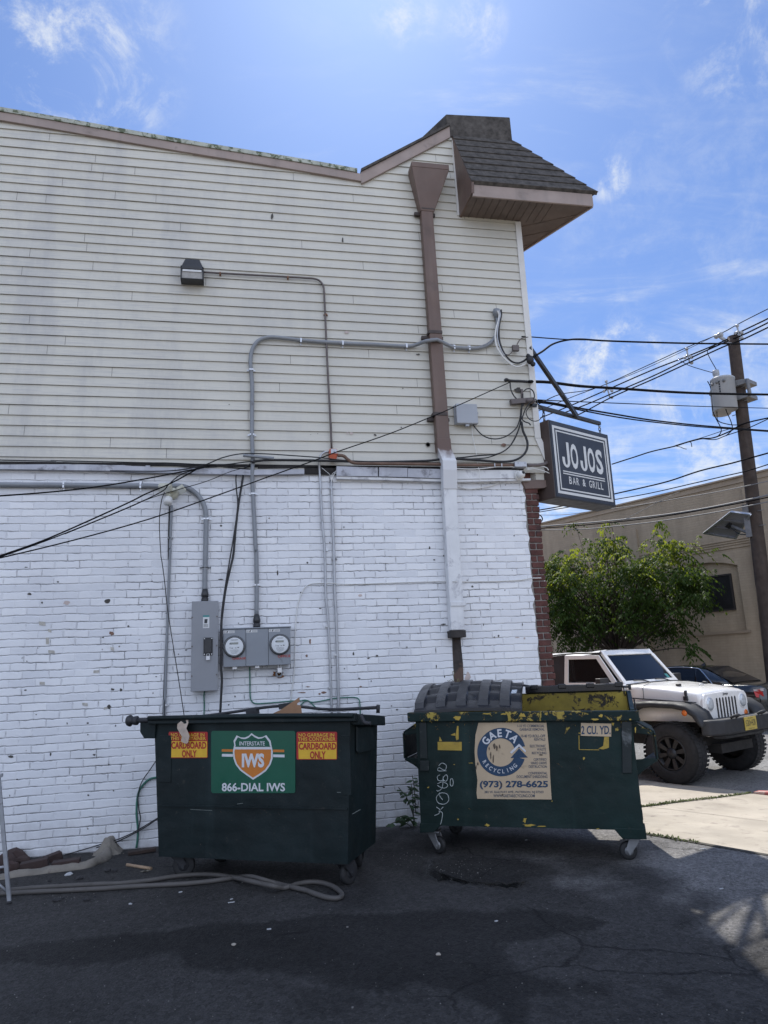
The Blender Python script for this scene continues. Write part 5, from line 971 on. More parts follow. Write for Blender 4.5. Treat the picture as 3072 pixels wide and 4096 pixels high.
for a_, b_, s_ in ((sx1-.01, sx1+.055, sl), (sx0-.035, sx0+.02, 0)): mb.hexa([(a_, .021, r0+s_-.03), (b_, .021, r0+s_-.03), (b_, dp+.04, r0-.10), (a_, dp+.04, r0-.10), (a_, .021, r0+s_+.048), (b_, .021, r0+s_+.048), (b_, dp+.04, r0-.025), (a_, dp+.04, r0-.025)])
mb.box((sx0+.021, dp-.02, r0-.10), (sx1-.011, dp+.045, r0-.027)); mb.build('rim', M_D1, D1, True, bevel=.006)
mb = MB(); mb.tube([(sx0-.02, -.048, r0+.045), (sx1*.5, -.050, r0+.042), (sx1+.04, -.048, r0+.03)], .018, 8, 8); mb.build('rim_roll', M_D1, D1, True)
pk = [dloc(P1, *cA(x, y)) for x, y in ((229, 402), (229, 452), (250, 487), (303, 489))]
mb = MB(); mb.prism([(pk[0][0], -.02, r0+.03), (pk[1][0], -.02, pk[1][1]), (pk[2][0], -.02, pk[2][1]), (pk[3][0]+.01, -.02, pk[3][1]), (sx0+.03, -.02, r0+.03)], (0, .34, 0)); mb.build('fork_pocket', M_D1, D1, True, bevel=.006)
mb = MB(); mb.prism([(sx1+.002, .10, zt-.06), (sx1+.016, .12, zt-.08), (sx1+.016, .5, zt-.10), (sx1+.002, .5, zt-.06)], (-.005, 0, -.18)); mb.build('fork_pocket', M_D1, D1, True, bevel=.006)
kn = dloc(P1, *cA(175, 390)); mb = MB(); mb.tube([(kn[0]+.015, -.02, kn[1]), (sx0+.06, -.02, kn[1]+.004)], .020, 12, 1); mb.lathe((kn[0]-.02, -.02, kn[1]), (1, 0, 0), [(0, .012), (.004, .040), (.022, .046), (.040, .026), (.052, .020), (.06, .034), (.085, .036), (.094, .022)], 18); mb.build('lid_hinge_pin', M_FORK2, D1, True)
kn = dloc(P1, *cA(1475, 375)); mb = MB(); mb.tube([(kn[0]-.02, -.06, kn[1]+.03), (kn[0]-.01, -.065, kn[1]), (kn[0]+.01, -.065, kn[1]-.03), (kn[0]+.05, -.06, kn[1]-.035)], .014, 8); mb.build('hook', M_FORK2, D1, True)
mb = MB(); zr = dloc(P1, *cA(1535, 318), dp)[1]; ha = dloc(P1, *cA(690, 350), dp); hb = dloc(P1, *cA(1000, 310), dp); hc = dloc(P1, *cA(1535, 318), dp)
mb.tube([(sx0+.04, dp+.02, ha[1]-.02), (ha[0], dp+.02, ha[1]), (hb[0], dp+.02, hb[1]), ((hb[0]+hc[0])/2, dp+.02, hc[1]-.006), (hc[0], dp+.02, hc[1])], .012, 8); mb.tube([(hc[0]-.005, dp+.02, r0), (hc[0], dp+.02, hc[1]+.02)], .016, 8, 1)
for x, y in ((838, 343), (1020, 310)): q = dloc(P1, *cA(x, y), dp); mb.obox((q[0], dp+.02, q[1]), ((1, 0, .12), (0, 1, 0), (-.12, 0, 1)), (.05, .028, .022))
mb.build('lid_rod', M_FORK2, D1, True)
mb = MB(); mb.hexa([(sx0+.05, .05, r0-.10), (sx1*.62, .05, r0-.10), (sx1*.62, dp-.03, r0-.10), (sx0+.05, dp-.03, r0-.10), (sx0+.05, .05, r0-.06), (sx1*.62, .05, r0-.05), (sx1*.62, dp-.03, r0+.0), (sx0+.05, dp-.03, r0+.0)]); mb.box((sx0+.02, dp-.08, r0-.05), (sx1*.55, dp-.03, r0+.02)); mb.build('folded_lid', M_LID, D1, True, bevel=.01)
mb = MB()
for x0, x1 in ((bx0-.02, bx0+.045), ): mb.box((bx0-.012, -.006, .70), (bx0+.095, .0, zt-.10))
mb.build('corner_plate', M_D1, D1, True, bevel=.002); mb = MB(); mb.box((bx1-.02, -.004, .62), (sx1-.01, .002, zt-.12)); mb.build('corner_plate', M_D1, D1, True, bevel=.002)
wl_ = dloc(P1, *cA(435, 1230)); wr_ = dloc(P1, *cA(1365, 1280))
caster(D1, bx0+.10, .10, zb, .085, rad(20), M_FORK2); caster(D1, bx1-.06, .08, zb, .082, rad(70), M_FORK2); caster(D1, bx0+.20, .50, zb, .082, rad(60), M_FORK2); caster(D1, bx1-.10, .52, zb, .082, rad(120), M_FORK2)
# stickers
M_DGRN = mat('sticker_green', (.004, .085, .048), .4, 0, (5, .1), ((.03, .10, .07), 16, .66, .06)); M_SW = mat('sticker_white', (.60, .61, .63), .45, 0, (20, .05)); M_SO = mat('sticker_orange', (.52, .17, .022), .45, 0, (12, .06)); M_SY = mat('sticker_yellow', (.66, .40, .028), .5, 0, (12, .08), ((.35, .22, .03), 20, .68, .05)); M_SR = mat('sticker_red', (.36, .018, .016), .5, 0, (12, .08)); M_SY2 = mat('sticker_yellow_text', (.66, .42, .05), .5)
mb = MB(); dplate(mb, P1, cA, rrect(616, 447, 1081, 791, 12), .003)
st = mb.build('shield_sticker', M_DGRN, D1, True)
Wp = [(840, 459), (858, 473), (880, 483), (902, 480), (921, 470), (945, 502), (949, 525), (957, 560), (956, 600), (944, 635), (920, 668), (886, 693), (848, 717), (812, 692), (778, 667), (752, 634), (740, 600), (736, 560), (744, 525), (740, 502), (757, 472), (780, 483), (802, 484), (823, 475)]
def inner(f, P, c): return [(c[0]+(x-c[0])*f, c[1]+(y-c[1])*f) for x, y in P]
cen = (847, 580); IN = inner(.915, Wp, cen)
mb = MB(); dplate(mb, P1, cA, Wp, .0045, 0); dplate(mb, P1, cA, [p for p in IN if p[1] < 535]+[], .0060, 1) if False else None
topP = [p for p in IN if p[1] < 532]; topP = [p for p in IN[:7] if p[1] < 532]+[(946, 535), (749, 535)]+[p for p in IN[18:] if p[1] < 532]
dplate(mb, P1, cA, topP, .0060, 1)
botP = [(948, 549)]+[p for p in IN[7:18] if p[1] > 552]+[(748, 549)]
dplate(mb, P1, cA, botP, .0060, 2)
for q in ([(675, 548), (737, 549), (737, 563), (675, 562)], [(958, 550), (1020, 551), (1020, 565), (958, 564)]): dplate(mb, P1, cA, q, .0045, 2)
for q in ([(676, 574), (737, 575), (737, 590), (676, 589)], [(959, 577), (1022, 578), (1022, 593), (959, 592)]): dplate(mb, P1, cA, q, .0045, 0)
mb.build('shield', [M_SW, M_DGRN, M_SO], st, True)
mb = MB(); dtext(mb, P1, cA, 'INTERSTATE', 774, 505, 914, 528, 0, .012, .0075); dtext(mb, P1, cA, 'IWS', 787, 571, 911, 649, 0, .045, .0075); dtext(mb, P1, cA, '866-DIAL IWS', 676, 734, 1025, 781, 0, .022, .0055); mb.build('lettering', M_SW, st, True)
for tl, br, sp, tx in (((381, 452), (597, 597), 503, ((395, 459, 580, 478), (392, 480, 588, 498), (397, 507, 590, 546), (455, 553, 537, 592))), ((1088, 452), (1312, 606), 507, ((1100, 460, 1297, 479), (1097, 482, 1304, 502), (1101, 512, 1308, 551), (1163, 559, 1250, 601)))):
    mb = MB(); sk = 4; dplate(mb, P1, cA, rrect(tl[0], tl[1], br[0], br[1], 8), .003, 1); dplate(mb, P1, cA, [(tl[0]+10, sp), (br[0]-3, sp+1), (br[0]-3, br[1]-4), (tl[0]+12, br[1]-4)], .0045, 0); st = mb.build('cardboard_sticker', [M_SY, M_SR], D1, True)
    mb = MB()
    for i, (t_, bx) in enumerate(zip(('NO GARBAGE IN', 'THIS CONTAINER', 'CARDBOARD', 'ONLY'), tx)): dtext(mb, P1, cA, t_, *bx, mi=0 if i < 2 else 1, bold=.014 if i < 2 else .036, off=.006)
    mb.build('lettering', [M_SY2, M_SR], st, True)
mb = MB()
for a in [((430, 735), (438, 752)), ((1310, 785), (1332, 786)), ((960, 680), (966, 700)), ((1395, 905), (1440, 880)), ((500, 880), (620, 886)), ((760, 850), (790, 846)), ((430, 470), (440, 476))]:
    (x, y), (x2, y2) = a; dplate(mb, P1, cA, [(x, y), (x2, y2), (x2+2, y2+2.5), (x+1, y+3)], .0016)
mb.build('scratch', mat('scratch_grey', (.14, .16, .15), .7), D1, True)
# cardboard piece and torn paper
def dw(P0, s, d, z): return P0+DU*s+DBK*d+V3((0, 0, z))
def dpx(P0, c, x, y, dep): s, z = dloc(P0, *c(x, y), dep); return dw(P0, s, dep, z)
M_CARD = mat('corrugated_cardboard', (.30, .17, .095), .85, 0, (6, .12), ((.18, .10, .06), 10, .6, .1))
cp = [(905, 375), (1000, 330), (1060, 290), (1101, 262), (1104, 286), (1088, 296), (1090, 306), (1104, 306), (1110, 312), (1118, 366), (1118, 380), (905, 380)]
mb = MB(); mb.prism([dpx(P1, cA, x, y, .25) for x, y in cp], DBK*.006+V3((0, 0, .0005))); solo(mb, 'cardboard_piece', M_CARD, 'torn brown cardboard flap sticking up out of the cardboard dumpster', 'cardboard')
M_PAPER = mat('grubby_paper', (.50, .41, .34), .85, 0, (14, .2), ((.30, .20, .14), 12, .55, .15))
mb = MB(); pp = [[(470, 384), (500, 374), (512, 380)], [(456, 405), (485, 400), (506, 402)], [(446, 430), (478, 425), (505, 428)], [(450, 448), (480, 450), (507, 452)], [(478, 475), (492, 476), (508, 474)], [(474, 500), (492, 504), (511, 498)], [(484, 512), (496, 514), (506, 508)]]
V = []
for j, row in enumerate(pp):
    for i, (x, y) in enumerate(row): V.append(dpx(P1, cA, x, y, 0)-DBK*(.052+.018*math.sin(j*1.7+i*2.2) if j < 6 else .045)+(DBK*.02 if j == 0 else 0))
F = [(j*3+i, j*3+i+1, j*3+i+4, j*3+i+3) for j in range(6) for i in range(2)]; mb.add(V, [f[::-1] for f in F], 0, True); mb.add([p+DBK*.003 for p in V], F, 0, True); solo(mb, 'paper_scrap', M_PAPER, 'torn strip of dirty brown paper hanging over the rim of the cardboard dumpster', 'paper')
mb = MB(); mb.prism([dpx(P1, cA, x, y, .12) for x, y in ((605, 356), (632, 368), (628, 378), (608, 378))], DBK*.004); solo(mb, 'paper_scrap', M_PAPER, 'small beige scrap peeping over the rim of the cardboard dumpster', 'paper')
# ---- the recycling dumpster
P2 = gnd(*cB(335, 1120))-DBK*.10
D2 = thing('dumpster', 'chipped green and yellow recycling dumpster with half its black lid closed', 'dumpster', P2, DA)
TL, TR, BL_, BR_, B1, B2 = [dloc(P2, *cB(x, y)) for x, y in ((235, 395), (1448, 392), (245, 1010), (1465, 1045), (330, 970), (1380, 997))]
sx0, sx1 = (TL[0]+BL_[0])/2, (TR[0]+BR_[0])/2; zf = dloc(P2, *cB(800, 340))[1]; zk = dloc(P2, *cB(1100, 236), .85)[1]; dp = .86; zb = (B1[1]+B2[1])/2
mb = MB(); th = .008
panel(mb, (sx0, 0, zb), (sx1, 0, zb), (sx1, 0, zf-.01), (sx0, 0, zf-.01), th); panel(mb, (sx1, 0, zb), (sx1, dp, zb), (sx1, dp, zk), (sx1, 0, zf-.01), th); panel(mb, (sx0, dp, zb), (sx0, 0, zb), (sx0, 0, zf-.01), (sx0, dp, zk), th); panel(mb, (sx1, dp, zb), (sx0, dp, zb), (sx0, dp, zk), (sx1, dp, zk), th); panel(mb, (sx0, dp, zb), (sx1, dp, zb), (sx1, 0, zb), (sx0, 0, zb), th); mb.build('body', M_D2, D2, True)
mb = MB(); mb.quad((sx1-.012, dp-.012, zb+.02), (sx0+.012, dp-.012, zb+.02), (sx0+.012, dp-.012, zk-.002), (sx1-.012, dp-.012, zk-.002)); mb.f[-1] = mb.f[-1][::-1]; mb.quad((sx1-.011, .012, zb+.02), (sx1-.011, dp-.013, zb+.02), (sx1-.011, dp-.013, zk-.004), (sx1-.011, .012, zf-.02)); mb.quad((sx0+.011, dp-.013, zb+.02), (sx0+.011, .012, zb+.02), (sx0+.011, .012, zf-.02), (sx0+.011, dp-.013, zk-.004)); mb.quad((sx0+.012, .012, zb+.02), (sx1-.012, .012, zb+.02), (sx1-.012, .012, zf-.02), (sx0+.012, .012, zf-.02)); mb.build('lining', M_YEL, D2, True)
rl, rr_, rb, rt = dloc(P2, *cB(186, 392))[0], dloc(P2, *cB(1463, 392))[0], dloc(P2, *cB(800, 391))[1], zf
mb = MB(); mb.hexa([(rl, -.035, rb+.012), (rr_, -.035, rb-.016), (rr_, .0, rb-.016), (rl, .0, rb+.012), (rl, -.035, rt+.014), (rr_, -.035, rt-.012), (rr_, .03, rt-.012), (rl, .03, rt+.014)]); mb.build('rim', M_D2, D2, True, bevel=.006)
mb = MB()
for s, x in ((1, sx1), (-1, sx0)):
    mb.hexa([(min(x, x+.03*s), .031, zf-.05), (max(x, x+.03*s), .031, zf-.05), (max(x, x+.03*s), dp+.02, zk-.05), (min(x, x+.03*s), dp+.02, zk-.05), (min(x-.004*s, x+.03*s), .031, zf-.004), (max(x-.004*s, x+.03*s), .031, zf-.004), (max(x-.004*s, x+.03*s), dp+.02, zk+.004), (min(x-.004*s, x+.03*s), dp+.02, zk+.004)])
mb.box((sx0, dp+.002, zk-.05), (sx1, dp+.03, zk+.004)); mb.build('top_edge', M_D2S, D2, True, bevel=.004)
mb = MB(); mb.prism([(sx0-.01, -.004, .17), (sx0-.01, -.004, zb+.015), (B1[0]+.06, -.004, zb+.015), (B1[0]-.01, -.004, .175)], (0, .20, 0)); mb.prism([(sx0-.01, dp-.2, .17), (sx0-.01, dp-.2, zb+.015), (B1[0]+.06, dp-.2, zb+.015), (B1[0]-.01, dp-.2, .175)], (0, .20, 0)); mb.prism([(B2[0]-.02, -.004, .165), (B2[0]-.08, -.004, zb+.012), (sx1+.012, -.004, zb+.012), (sx1+.012, -.004, .165)], (0, .2, 0)); mb.prism([(B2[0]-.02, dp-.2, .165), (B2[0]-.08, dp-.2, zb+.012), (sx1+.012, dp-.2, zb+.012), (sx1+.012, dp-.2, .165)], (0, .2, 0)); mb.build('skid', M_D2S, D2, True, bevel=.004)
def pocket(side):
    mb = MB(); x = sx0 if side < 0 else sx1; w = .155*side; za, zb_, zc, zd = (1.03, .935, .725, .645) if side < 0 else (1.005, .91, .71, .62); y0, y1 = .16, .62
    o = [(x, za), (x+w, zb_), (x+w, zc), (x, zd)]; t = .012
    for (a0, a1), (b0, b1) in zip(o[:-1], o[1:]):
        d = V3((b0-a0, 0, b1-a1)); n_ = np.cross(d, [0, 1., 0]); n_ /= np.linalg.norm(n_); n_ = n_*(-1 if side > 0 else 1)*t
        mb.hexa([(a0, y0, a1), (b0, y0, b1), (b0, y1, b1), (a0, y1, a1), (a0-n_[0], y0, a1-n_[2]), (b0-n_[0], y0, b1-n_[2]), (b0-n_[0], y1, b1-n_[2]), (a0-n_[0], y1, a1-n_[2])])
    mb.prism([(x, y0-.001, za+.02), (x+w*.35, y0-.001, zb_+.055), (x+w, y0-.001, zb_), (x+w*.9, y0-.001, zb_-.02), (x, y0-.001, zb_+.0)], (0, .012, 0)); mb.prism([(x, y0-.001, zc), (x+w*.9, y0-.001, zc+.01), (x+w, y0-.001, zc), (x, y0-.001, zd-.03)], (0, .012, 0))
    return mb.build('fork_pocket', M_D2S, D2, True, bevel=.003)
pocket(-1); pocket(1)
m_stf = mat('worn_stiffener', (.012, .018, .018), .55, .1, (5, .3), ((.13, .14, .14), 6, .58, .12))
for q in ([(1363, 395), (1418, 395), (1420, 680), (1368, 680)], [(247, 400), (285, 400), (292, 600), (250, 600)], [(250, 610), (300, 612), (300, 668), (250, 668)]):
    z = [dloc(P2, *cB(x, y)) for x, y in q]; mb = MB(); mb.prism([(s, -.016, h) for s, h in z], (0, .014, 0)); mb.build('stiffener', m_stf, D2, True, bevel=.004)
# closed half of the lid: arched black plastic with ribs and recesses
la, lb = dloc(P2, *cB(218, 330))[0], dloc(P2, *cB(815, 330))[0]; ra, rb_ = dloc(P2, *cB(292, 214), .84)[0], dloc(P2, *cB(822, 206), .84)[0]
zl0, zl1 = zf+.022, dloc(P2, *cB(560, 205), .84)[1]
mb = MB(); nu, nv = 46, 14; V = []
def lidp(u, v, lift=0):
    s = (la*(1-v)+ra*v)*(1-u)+(lb*(1-v)+rb_*v)*u; dome = .040*math.sin(math.pi*min(1, max(0, u)))*math.sin(math.pi*(.12+.7*v))+.045*math.sin(math.pi*v)**.8; ph = (u*5.0) % 1.0; rib = 1.0 if (ph < .48) else 0.0; edge = 1 if (v < .05 or v > .93) else 0
    slats = .5+.5*math.cos(v*math.pi*8) if not rib and .16 < v < .8 else 0
    h = .040*max(rib*(0.06 < v), 0)+.030*slats*(not rib); return (s, -.020+.86*v, zl0*(1-v)+zl1*v+dome+h+lift)
for j in range(nv*3+1):
    for i in range(nu*2+1): V.append(lidp(i/(nu*2), j/(nv*3)))
n_ = nu*2+1; F = [(j*n_+i, j*n_+i+1, (j+1)*n_+i+1, (j+1)*n_+i) for j in range(nv*3) for i in range(n_-1)]
mb.add(V, F, 0, False); fr_ = [i for i in range(n_)]
lo = [(V[i][0], V[i][1], V[i][2]-.022) for i in range(n_)]; mb.add([V[i] for i in range(n_)]+lo, [(n_+i, n_+i+1, i+1, i) for i in range(n_-1)], 0)
ed = [j*n_ for j in range(nv*3+1)]; mb.add([V[i] for i in ed]+[(V[i][0], V[i][1], V[i][2]-.03) for i in ed], [(i, i+1, len(ed)+i+1, len(ed)+i) for i in range(len(ed)-1)], 0)
ed = [j*n_+n_-1 for j in range(nv*3+1)]; mb.add([V[i] for i in ed]+[(V[i][0], V[i][1], V[i][2]-.05) for i in ed], [(len(ed)+i, len(ed)+i+1, i+1, i) for i in range(len(ed)-1)], 0)
lid = mb.build('closed_lid', M_LID, D2, True)
q = lidp(.93, .30, .014); mb = MB(); mb.obox(q, ((1, 0, 0), (0, .86, .30), (0, -.3, .86)), (.022, .040, .002)); mb.build('lid_label', mat('silver_label', (.50, .55, .60), .3, .2, (40, .4)), lid, True)
mb = MB(); z0, z1 = dloc(P2, *cB(1100, 232), .86)[1], dloc(P2, *cB(1100, 192), .86)[1]; xa, xb = dloc(P2, *cB(832, 210), .86)[0], dloc(P2, *cB(1366, 205), .86)[0]
mb.box((xa, dp-.03, z0), (xb, dp+.035, z1)); mb.hexa([(xa+.01, dp+.036, .45), (xb-.01, dp+.036, .45), (xb-.01, dp+.06, .45), (xa+.01, dp+.06, .45), (xa+.01, dp+.036, z1-.01), (xb-.01, dp+.036, z1-.01), (xb-.01, dp+.075, z1-.01), (xa+.01, dp+.075, z1-.01)])
for i in range(4): x = xa+(xb-xa)*(.06+.29*i); mb.box((x, dp-.045, z1-.03), (x+.07, dp-.031, z1+.012))
mb.build('open_lid', mat('shiny_black_plastic', (.012, .012, .014), .22, 0, (4, .2)), D2, True, bevel=.008)
mb = MB(); mb.tube([(ra-.05, dp+.02, zl1-.01), (ra+.25, dp+.02, zl1+.008), ((ra+rb_)/2, dp+.02, zl1+.025), (rb_-.1, dp+.02, zl1+.012), (rb_+.1, dp+.02, zl1-.02)], .011, 8); mb.tube([(xb-.02, dp+.0, z1-.03), (xb+.07, dp+.0, z1-.035)], .010, 8, 1); mb.tube([(xb+.065, dp, z1-.06), (xb+.065, dp, z1-.015)], .013, 8, 1)
for u in (.03, .57, .93): x = ra+(rb_-ra)*u; mb.obox((x, dp-.0, zl1+.008), ((1, 0, 0), (0, 1, 0), (0, 0, 1)), (.06, .05, .018))
mb.build('hinge_rod', M_FORK2, D2, True, bevel=.003)
mb = MB(); mb.box((ra-.035, dp-.01, zl1-.10), (ra-.005, dp+.03, zl1+.02)); mb.build('hinge_post', M_YEL, D2, True)
kn = dloc(P2, *cB(1437, 255), .2); mb = MB(); mb.tube([(sx1+.04, .34, 1.16), (sx1+.045, .32, 1.08), (sx1+.05, .30, 1.02)], .006, 6); mb.ball((sx1+.05, .30, 1.0), .022); mb.build('rope_knob', M_BLK, D2, True)
caster(D2, (B1[0]+sx0)/2+.02, .10, .172, .066, rad(-25)); caster(D2, sx1-.08, .10, .166, .066, rad(195)); caster(D2, (B1[0]+sx0)/2+.02, dp-.12, .172, .066, rad(40), M_FORK2); caster(D2, sx1-.19, dp-.12, .166, .066, rad(20), M_FORK2)
# stickers of the recycling dumpster
M_TAN = mat('sticker_tan', (.50, .385, .255), .55, 0, (4, .07), ((.26, .19, .12), 7, .63, .10), (0, 0), .4, 0, 0, ((.33, .25, .17), .5)); M_NAVY = mat('sticker_navy', (.014, .045, .095), .5, 0, (20, .12)); M_TXT = mat('sticker_text', (.045, .065, .10), .5, 0, (40, .2)); M_SOOT = mat('soot_mark', (.10, .075, .055), .9, 0, (40, .5))
mb = MB(); dplate(mb, P2, cB, [(572, 402), (700, 401), (948, 402), (955, 470), (965, 575), (969, 700), (977, 826), (700, 824), (566, 822), (562, 790), (567, 720), (556, 640), (551, 560), (556, 470), (566, 430)], .003); st = mb.build('recycling_sticker', M_TAN, D2, True)
mb = MB(); cx, cy = 700, 564; P = []
for i in range(61):
    a = rad(14+(343-14)*i/60); P.append(((cx+134*math.cos(a), cy-134*math.sin(a)), (cx-4+78*math.cos(a), cy+2-78*math.sin(a))))
for (o0, i0), (o1, i1) in zip(P[:-1], P[1:]): dplate(mb, P2, cB, [o0, i0, i1, o1], .0045, 0)
dplate(mb, P2, cB, [(750, 597), (846, 594), (797, 543)], .0050, 0); dplate(mb, P2, cB, [(757, 573), (797, 533), (832, 566), (836, 556), (797, 518), (746, 566)], .0060, 1)
def arc_text(txt, r, a0, a1, h, flip, mi):
    n = len(txt)
    for i, chs in enumerate(txt):
        a = rad(a0+(a1-a0)*(i+.5)/n); u = (-math.sin(a), -math.cos(a)) if not flip else (math.sin(a), math.cos(a)); v = (math.cos(a), -math.sin(a)) if not flip else (-math.cos(a), math.sin(a)); u = (-u[0], -u[1]) if not flip else (-u[0], -u[1])
        g, f = glyphs(chs, .03 if r < 106 else .012); w = (g[:, 0].max()-g[:, 0].min())*h*1.2; a_ = g.min(0); b_ = g.max(0); q = (g-a_)/(b_-a_); px = cx-1+r*math.cos(a); py = cy-r*math.sin(a)
        vs = []
        for s, t in q:
            X_ = px+u[0]*(s-.5)*w+v[0]*(t-.5)*h; Y_ = py+u[1]*(s-.5)*w+v[1]*(t-.5)*h; ss, zz = dloc(P2, *cB(X_, Y_)); vs.append((ss, -.0065, zz))
        mb.add(vs, f, mi)
arc_text('GAETA', 105, 156, 34, 44, False, 1); arc_text('RECYCLING', 107, 204, 322, 22, True, 1); mb.build('logo', [M_NAVY, M_SW], st, True)
mb = MB()
for t_, x0, y0, x1, y1 in (('1-10 YD COMMERCIAL', 788, 412, 938, 427), ('GARBAGE REMOVAL', 800, 431, 938, 446), ('10-40 YD ROLL-OFF', 808, 467, 942, 483), ('RENTALS', 881, 486, 942, 501), ('ELECTRONIC', 857, 523, 945, 538), ('WASTE', 896, 542, 946, 556), ('RECYCLING', 868, 562, 948, 576), ('CERTIFIED', 877, 598, 949, 612), ('HARD DRIVE', 863, 617, 950, 632), ('DESTRUCTION', 850, 637, 951, 652), ('CONFIDENTIAL', 848, 673, 953, 688), ('DOCUMENT SHREDDING', 784, 692, 954, 708)): dtext(mb, P2, cB, t_, x0, y0, x1, y1, 0, .014, .0045)
dtext(mb, P2, cB, '(973) 278-6625', 580, 722, 957, 770, 1, .035, .0045); dtext(mb, P2, cB, '282 W. RAILWAY AVE., PATERSON, NJ 07503', 606, 778, 932, 795, 0, .014, .0045); dtext(mb, P2, cB, 'WWW.GAETARECYCLING.COM', 655, 797, 884, 814, 0, .016, .0045); mb.build('lettering', [M_TXT, M_NAVY], st, True)
mb = MB()
def dblob(x, y, rx, ry, off=.0075, n=9):
    dplate(mb, P2, cB, [(x+rx*random.uniform(.5, 1.2)*math.cos(6.283*i/n), y+ry*random.uniform(.5, 1.2)*math.sin(6.283*i/n)) for i in range(n)], off)
for x, y, rx, ry in ((660, 530, 7, 16), (675, 540, 5, 20), (690, 535, 4, 14), (640, 580, 5, 22), (655, 600, 4, 26), (632, 545, 3, 10), (700, 745, 4, 12), (705, 800, 4, 10), (918, 580, 12, 3), (570, 630, 5, 12), (560, 650, 3, 14)): dblob(x, y, rx, ry)
mb.build('smear', M_SOOT, st, True)
mb = MB(); dplate(mb, P2, cB, [(1139, 403), (1307, 407), (1306, 479), (1138, 474)], .003, 0); st = mb.build('size_sticker', M_TAN, D2, True); mb = MB(); dtext(mb, P2, cB, '2 CU. YD.', 1141, 419, 1303, 466, 0, .022, .0045); mb.build('lettering', M_NAVY, st, True)
mb = MB(); yl = [[(347, 508), (480, 508), (480, 556), (347, 553)], [(454, 420), (462, 420), (463, 494), (450, 500), (446, 480)], [(420, 468), (444, 458), (446, 474), (424, 472)], [(358, 478), (372, 504), (355, 505)], [(1268, 480), (1293, 480), (1294, 540), (1262, 550), (1235, 545), (1262, 530)], [(1126, 472), (1130, 472), (1131, 550), (1127, 550)], [(1128, 549), (1240, 550), (1240, 554), (1128, 552)], [(1126, 456), (1138, 458), (1138, 462), (1126, 462)], [(1308, 402), (1324, 402), (1318, 420), (1310, 412)]]
for q in yl: dplate(mb, P2, cB, q, .0025)
def yb(x, y, rx, ry):
    n = 10; dplate(mb, P2, cB, [(x+rx*random.uniform(.4, 1.2)*math.cos(6.283*i/n), y+ry*random.uniform(.4, 1.2)*math.sin(6.283*i/n)) for i in range(n)], .0028)
for x, y, rx, ry in ((460, 372, 26, 14), (815, 358, 22, 16), (720, 352, 20, 6), (620, 350, 30, 6), (1250, 360, 14, 12), (1215, 380, 30, 7), (950, 352, 10, 8), (1412, 382, 8, 6)):
    dplate(mb, P2, cB, [(x+rx*random.uniform(.4, 1.2)*math.cos(6.283*i/10), y+ry*random.uniform(.4, 1.2)*math.sin(6.283*i/10)) for i in range(10)], .0375)
for x, y, rx, ry in ((828, 940, 12, 18), (850, 968, 40, 8), (620, 968, 14, 10), (920, 975, 30, 5), (460, 936, 6, 5), (438, 633, 5, 3), (530, 625, 14, 3), (1232, 988, 10, 4), (270, 975, 10, 4), (980, 835, 4, 4), (295, 760, 6, 5), (1415, 600, 5, 14), (1440, 440, 5, 26), (1398, 410, 8, 6), (1155, 598, 6, 12)): yb(x, y, rx, ry)
o = mb.build('old_paint', mat('old_yellow_paint', (.40, .275, .045), .7, 0, (9, .2), ((.20, .14, .04), 10, .6, .1)), D2, True); o['kind'] = 'stuff'
# chalk scribble
mb = MB(); ss_ = [[(352, 640), (372, 625), (395, 640), (385, 665), (355, 650), (350, 668), (395, 668)], [(360, 690), (345, 700), (350, 720), (372, 722), (380, 702), (395, 690), (402, 708), (392, 726), (375, 715)], [(345, 740), (370, 730), (395, 738), (402, 752), (385, 764), (360, 758), (345, 748)], [(378, 700), (372, 760), (350, 780), (340, 775)], [(418, 715), (428, 712), (433, 735), (428, 752), (418, 748), (416, 730), (418, 715)], [(360, 790), (340, 815), (350, 845), (385, 852), (408, 830), (400, 798), (372, 790), (355, 800), (375, 830)], [(340, 868), (360, 885), (352, 905), (330, 915)], [(360, 885), (378, 868)], [(352, 890), (372, 900), (370, 935), (362, 965)]]
for s_ in ss_:
    P = [(q[0], -.0030, q[1]) for q in (dloc(P2, *cB(x, y)) for x, y in s_)]; mb.tube(P, .0028, 4, 6)
mb.build('chalk_scribble', mat('white_chalk', (.42, .46, .45), .9, 0, (60, .4)), D2, True)
# ------------------------------------------------------------------ things on the ground
HP = [(-700, 1338), (-553, 1329), (-380, 1312), (-160, 1299), (0, 1291), (120, 1286), (260, 1272), (400, 1250), (520, 1238), (620, 1238), (720, 1250), (820, 1272), (900, 1290), (960, 1302), (1010, 1312), (1050, 1304), (1100, 1288), (1160, 1279), (1220, 1282), (1280, 1300), (1325, 1330), (1338, 1352), (1315, 1368), (1262, 1366), (1200, 1348), (1140, 1326), (1080, 1312), (1030, 1300), (970, 1285), (900, 1266), (840, 1250), (780, 1250), (700, 1262), (600, 1276), (470, 1288), (330, 1296), (180, 1304), (0, 1316), (-160, 1324), (-380, 1334), (-553, 1344), (-700, 1350)]
hz = [.018]*len(HP)
for i in (11, 12, 13, 29, 30): hz[i] = .048
mb = MB().tube([gnd(*cA(x, y+4), z) for (x, y), z in zip(HP, hz)], .0165, 10, 6); solo(mb, 'hose', mat('grey_hose', (.085, .078, .072), .7, 0, (5, .15), ((.06, .055, .05), 9, .58, .1), (50, .2)), 'thick grey hose doubled back on the asphalt in front of the cardboard dumpster', 'hose')
M_CEM = mat('cement_lump', (.20, .18, .15), .9, 0, (6, .2), ((.14, .12, .10), 7, .56, .1), (30, .6)); M_OLDB = mat('fallen_brick', (.045, .028, .025), .9, 0, (7, .35), None, (40, .6))
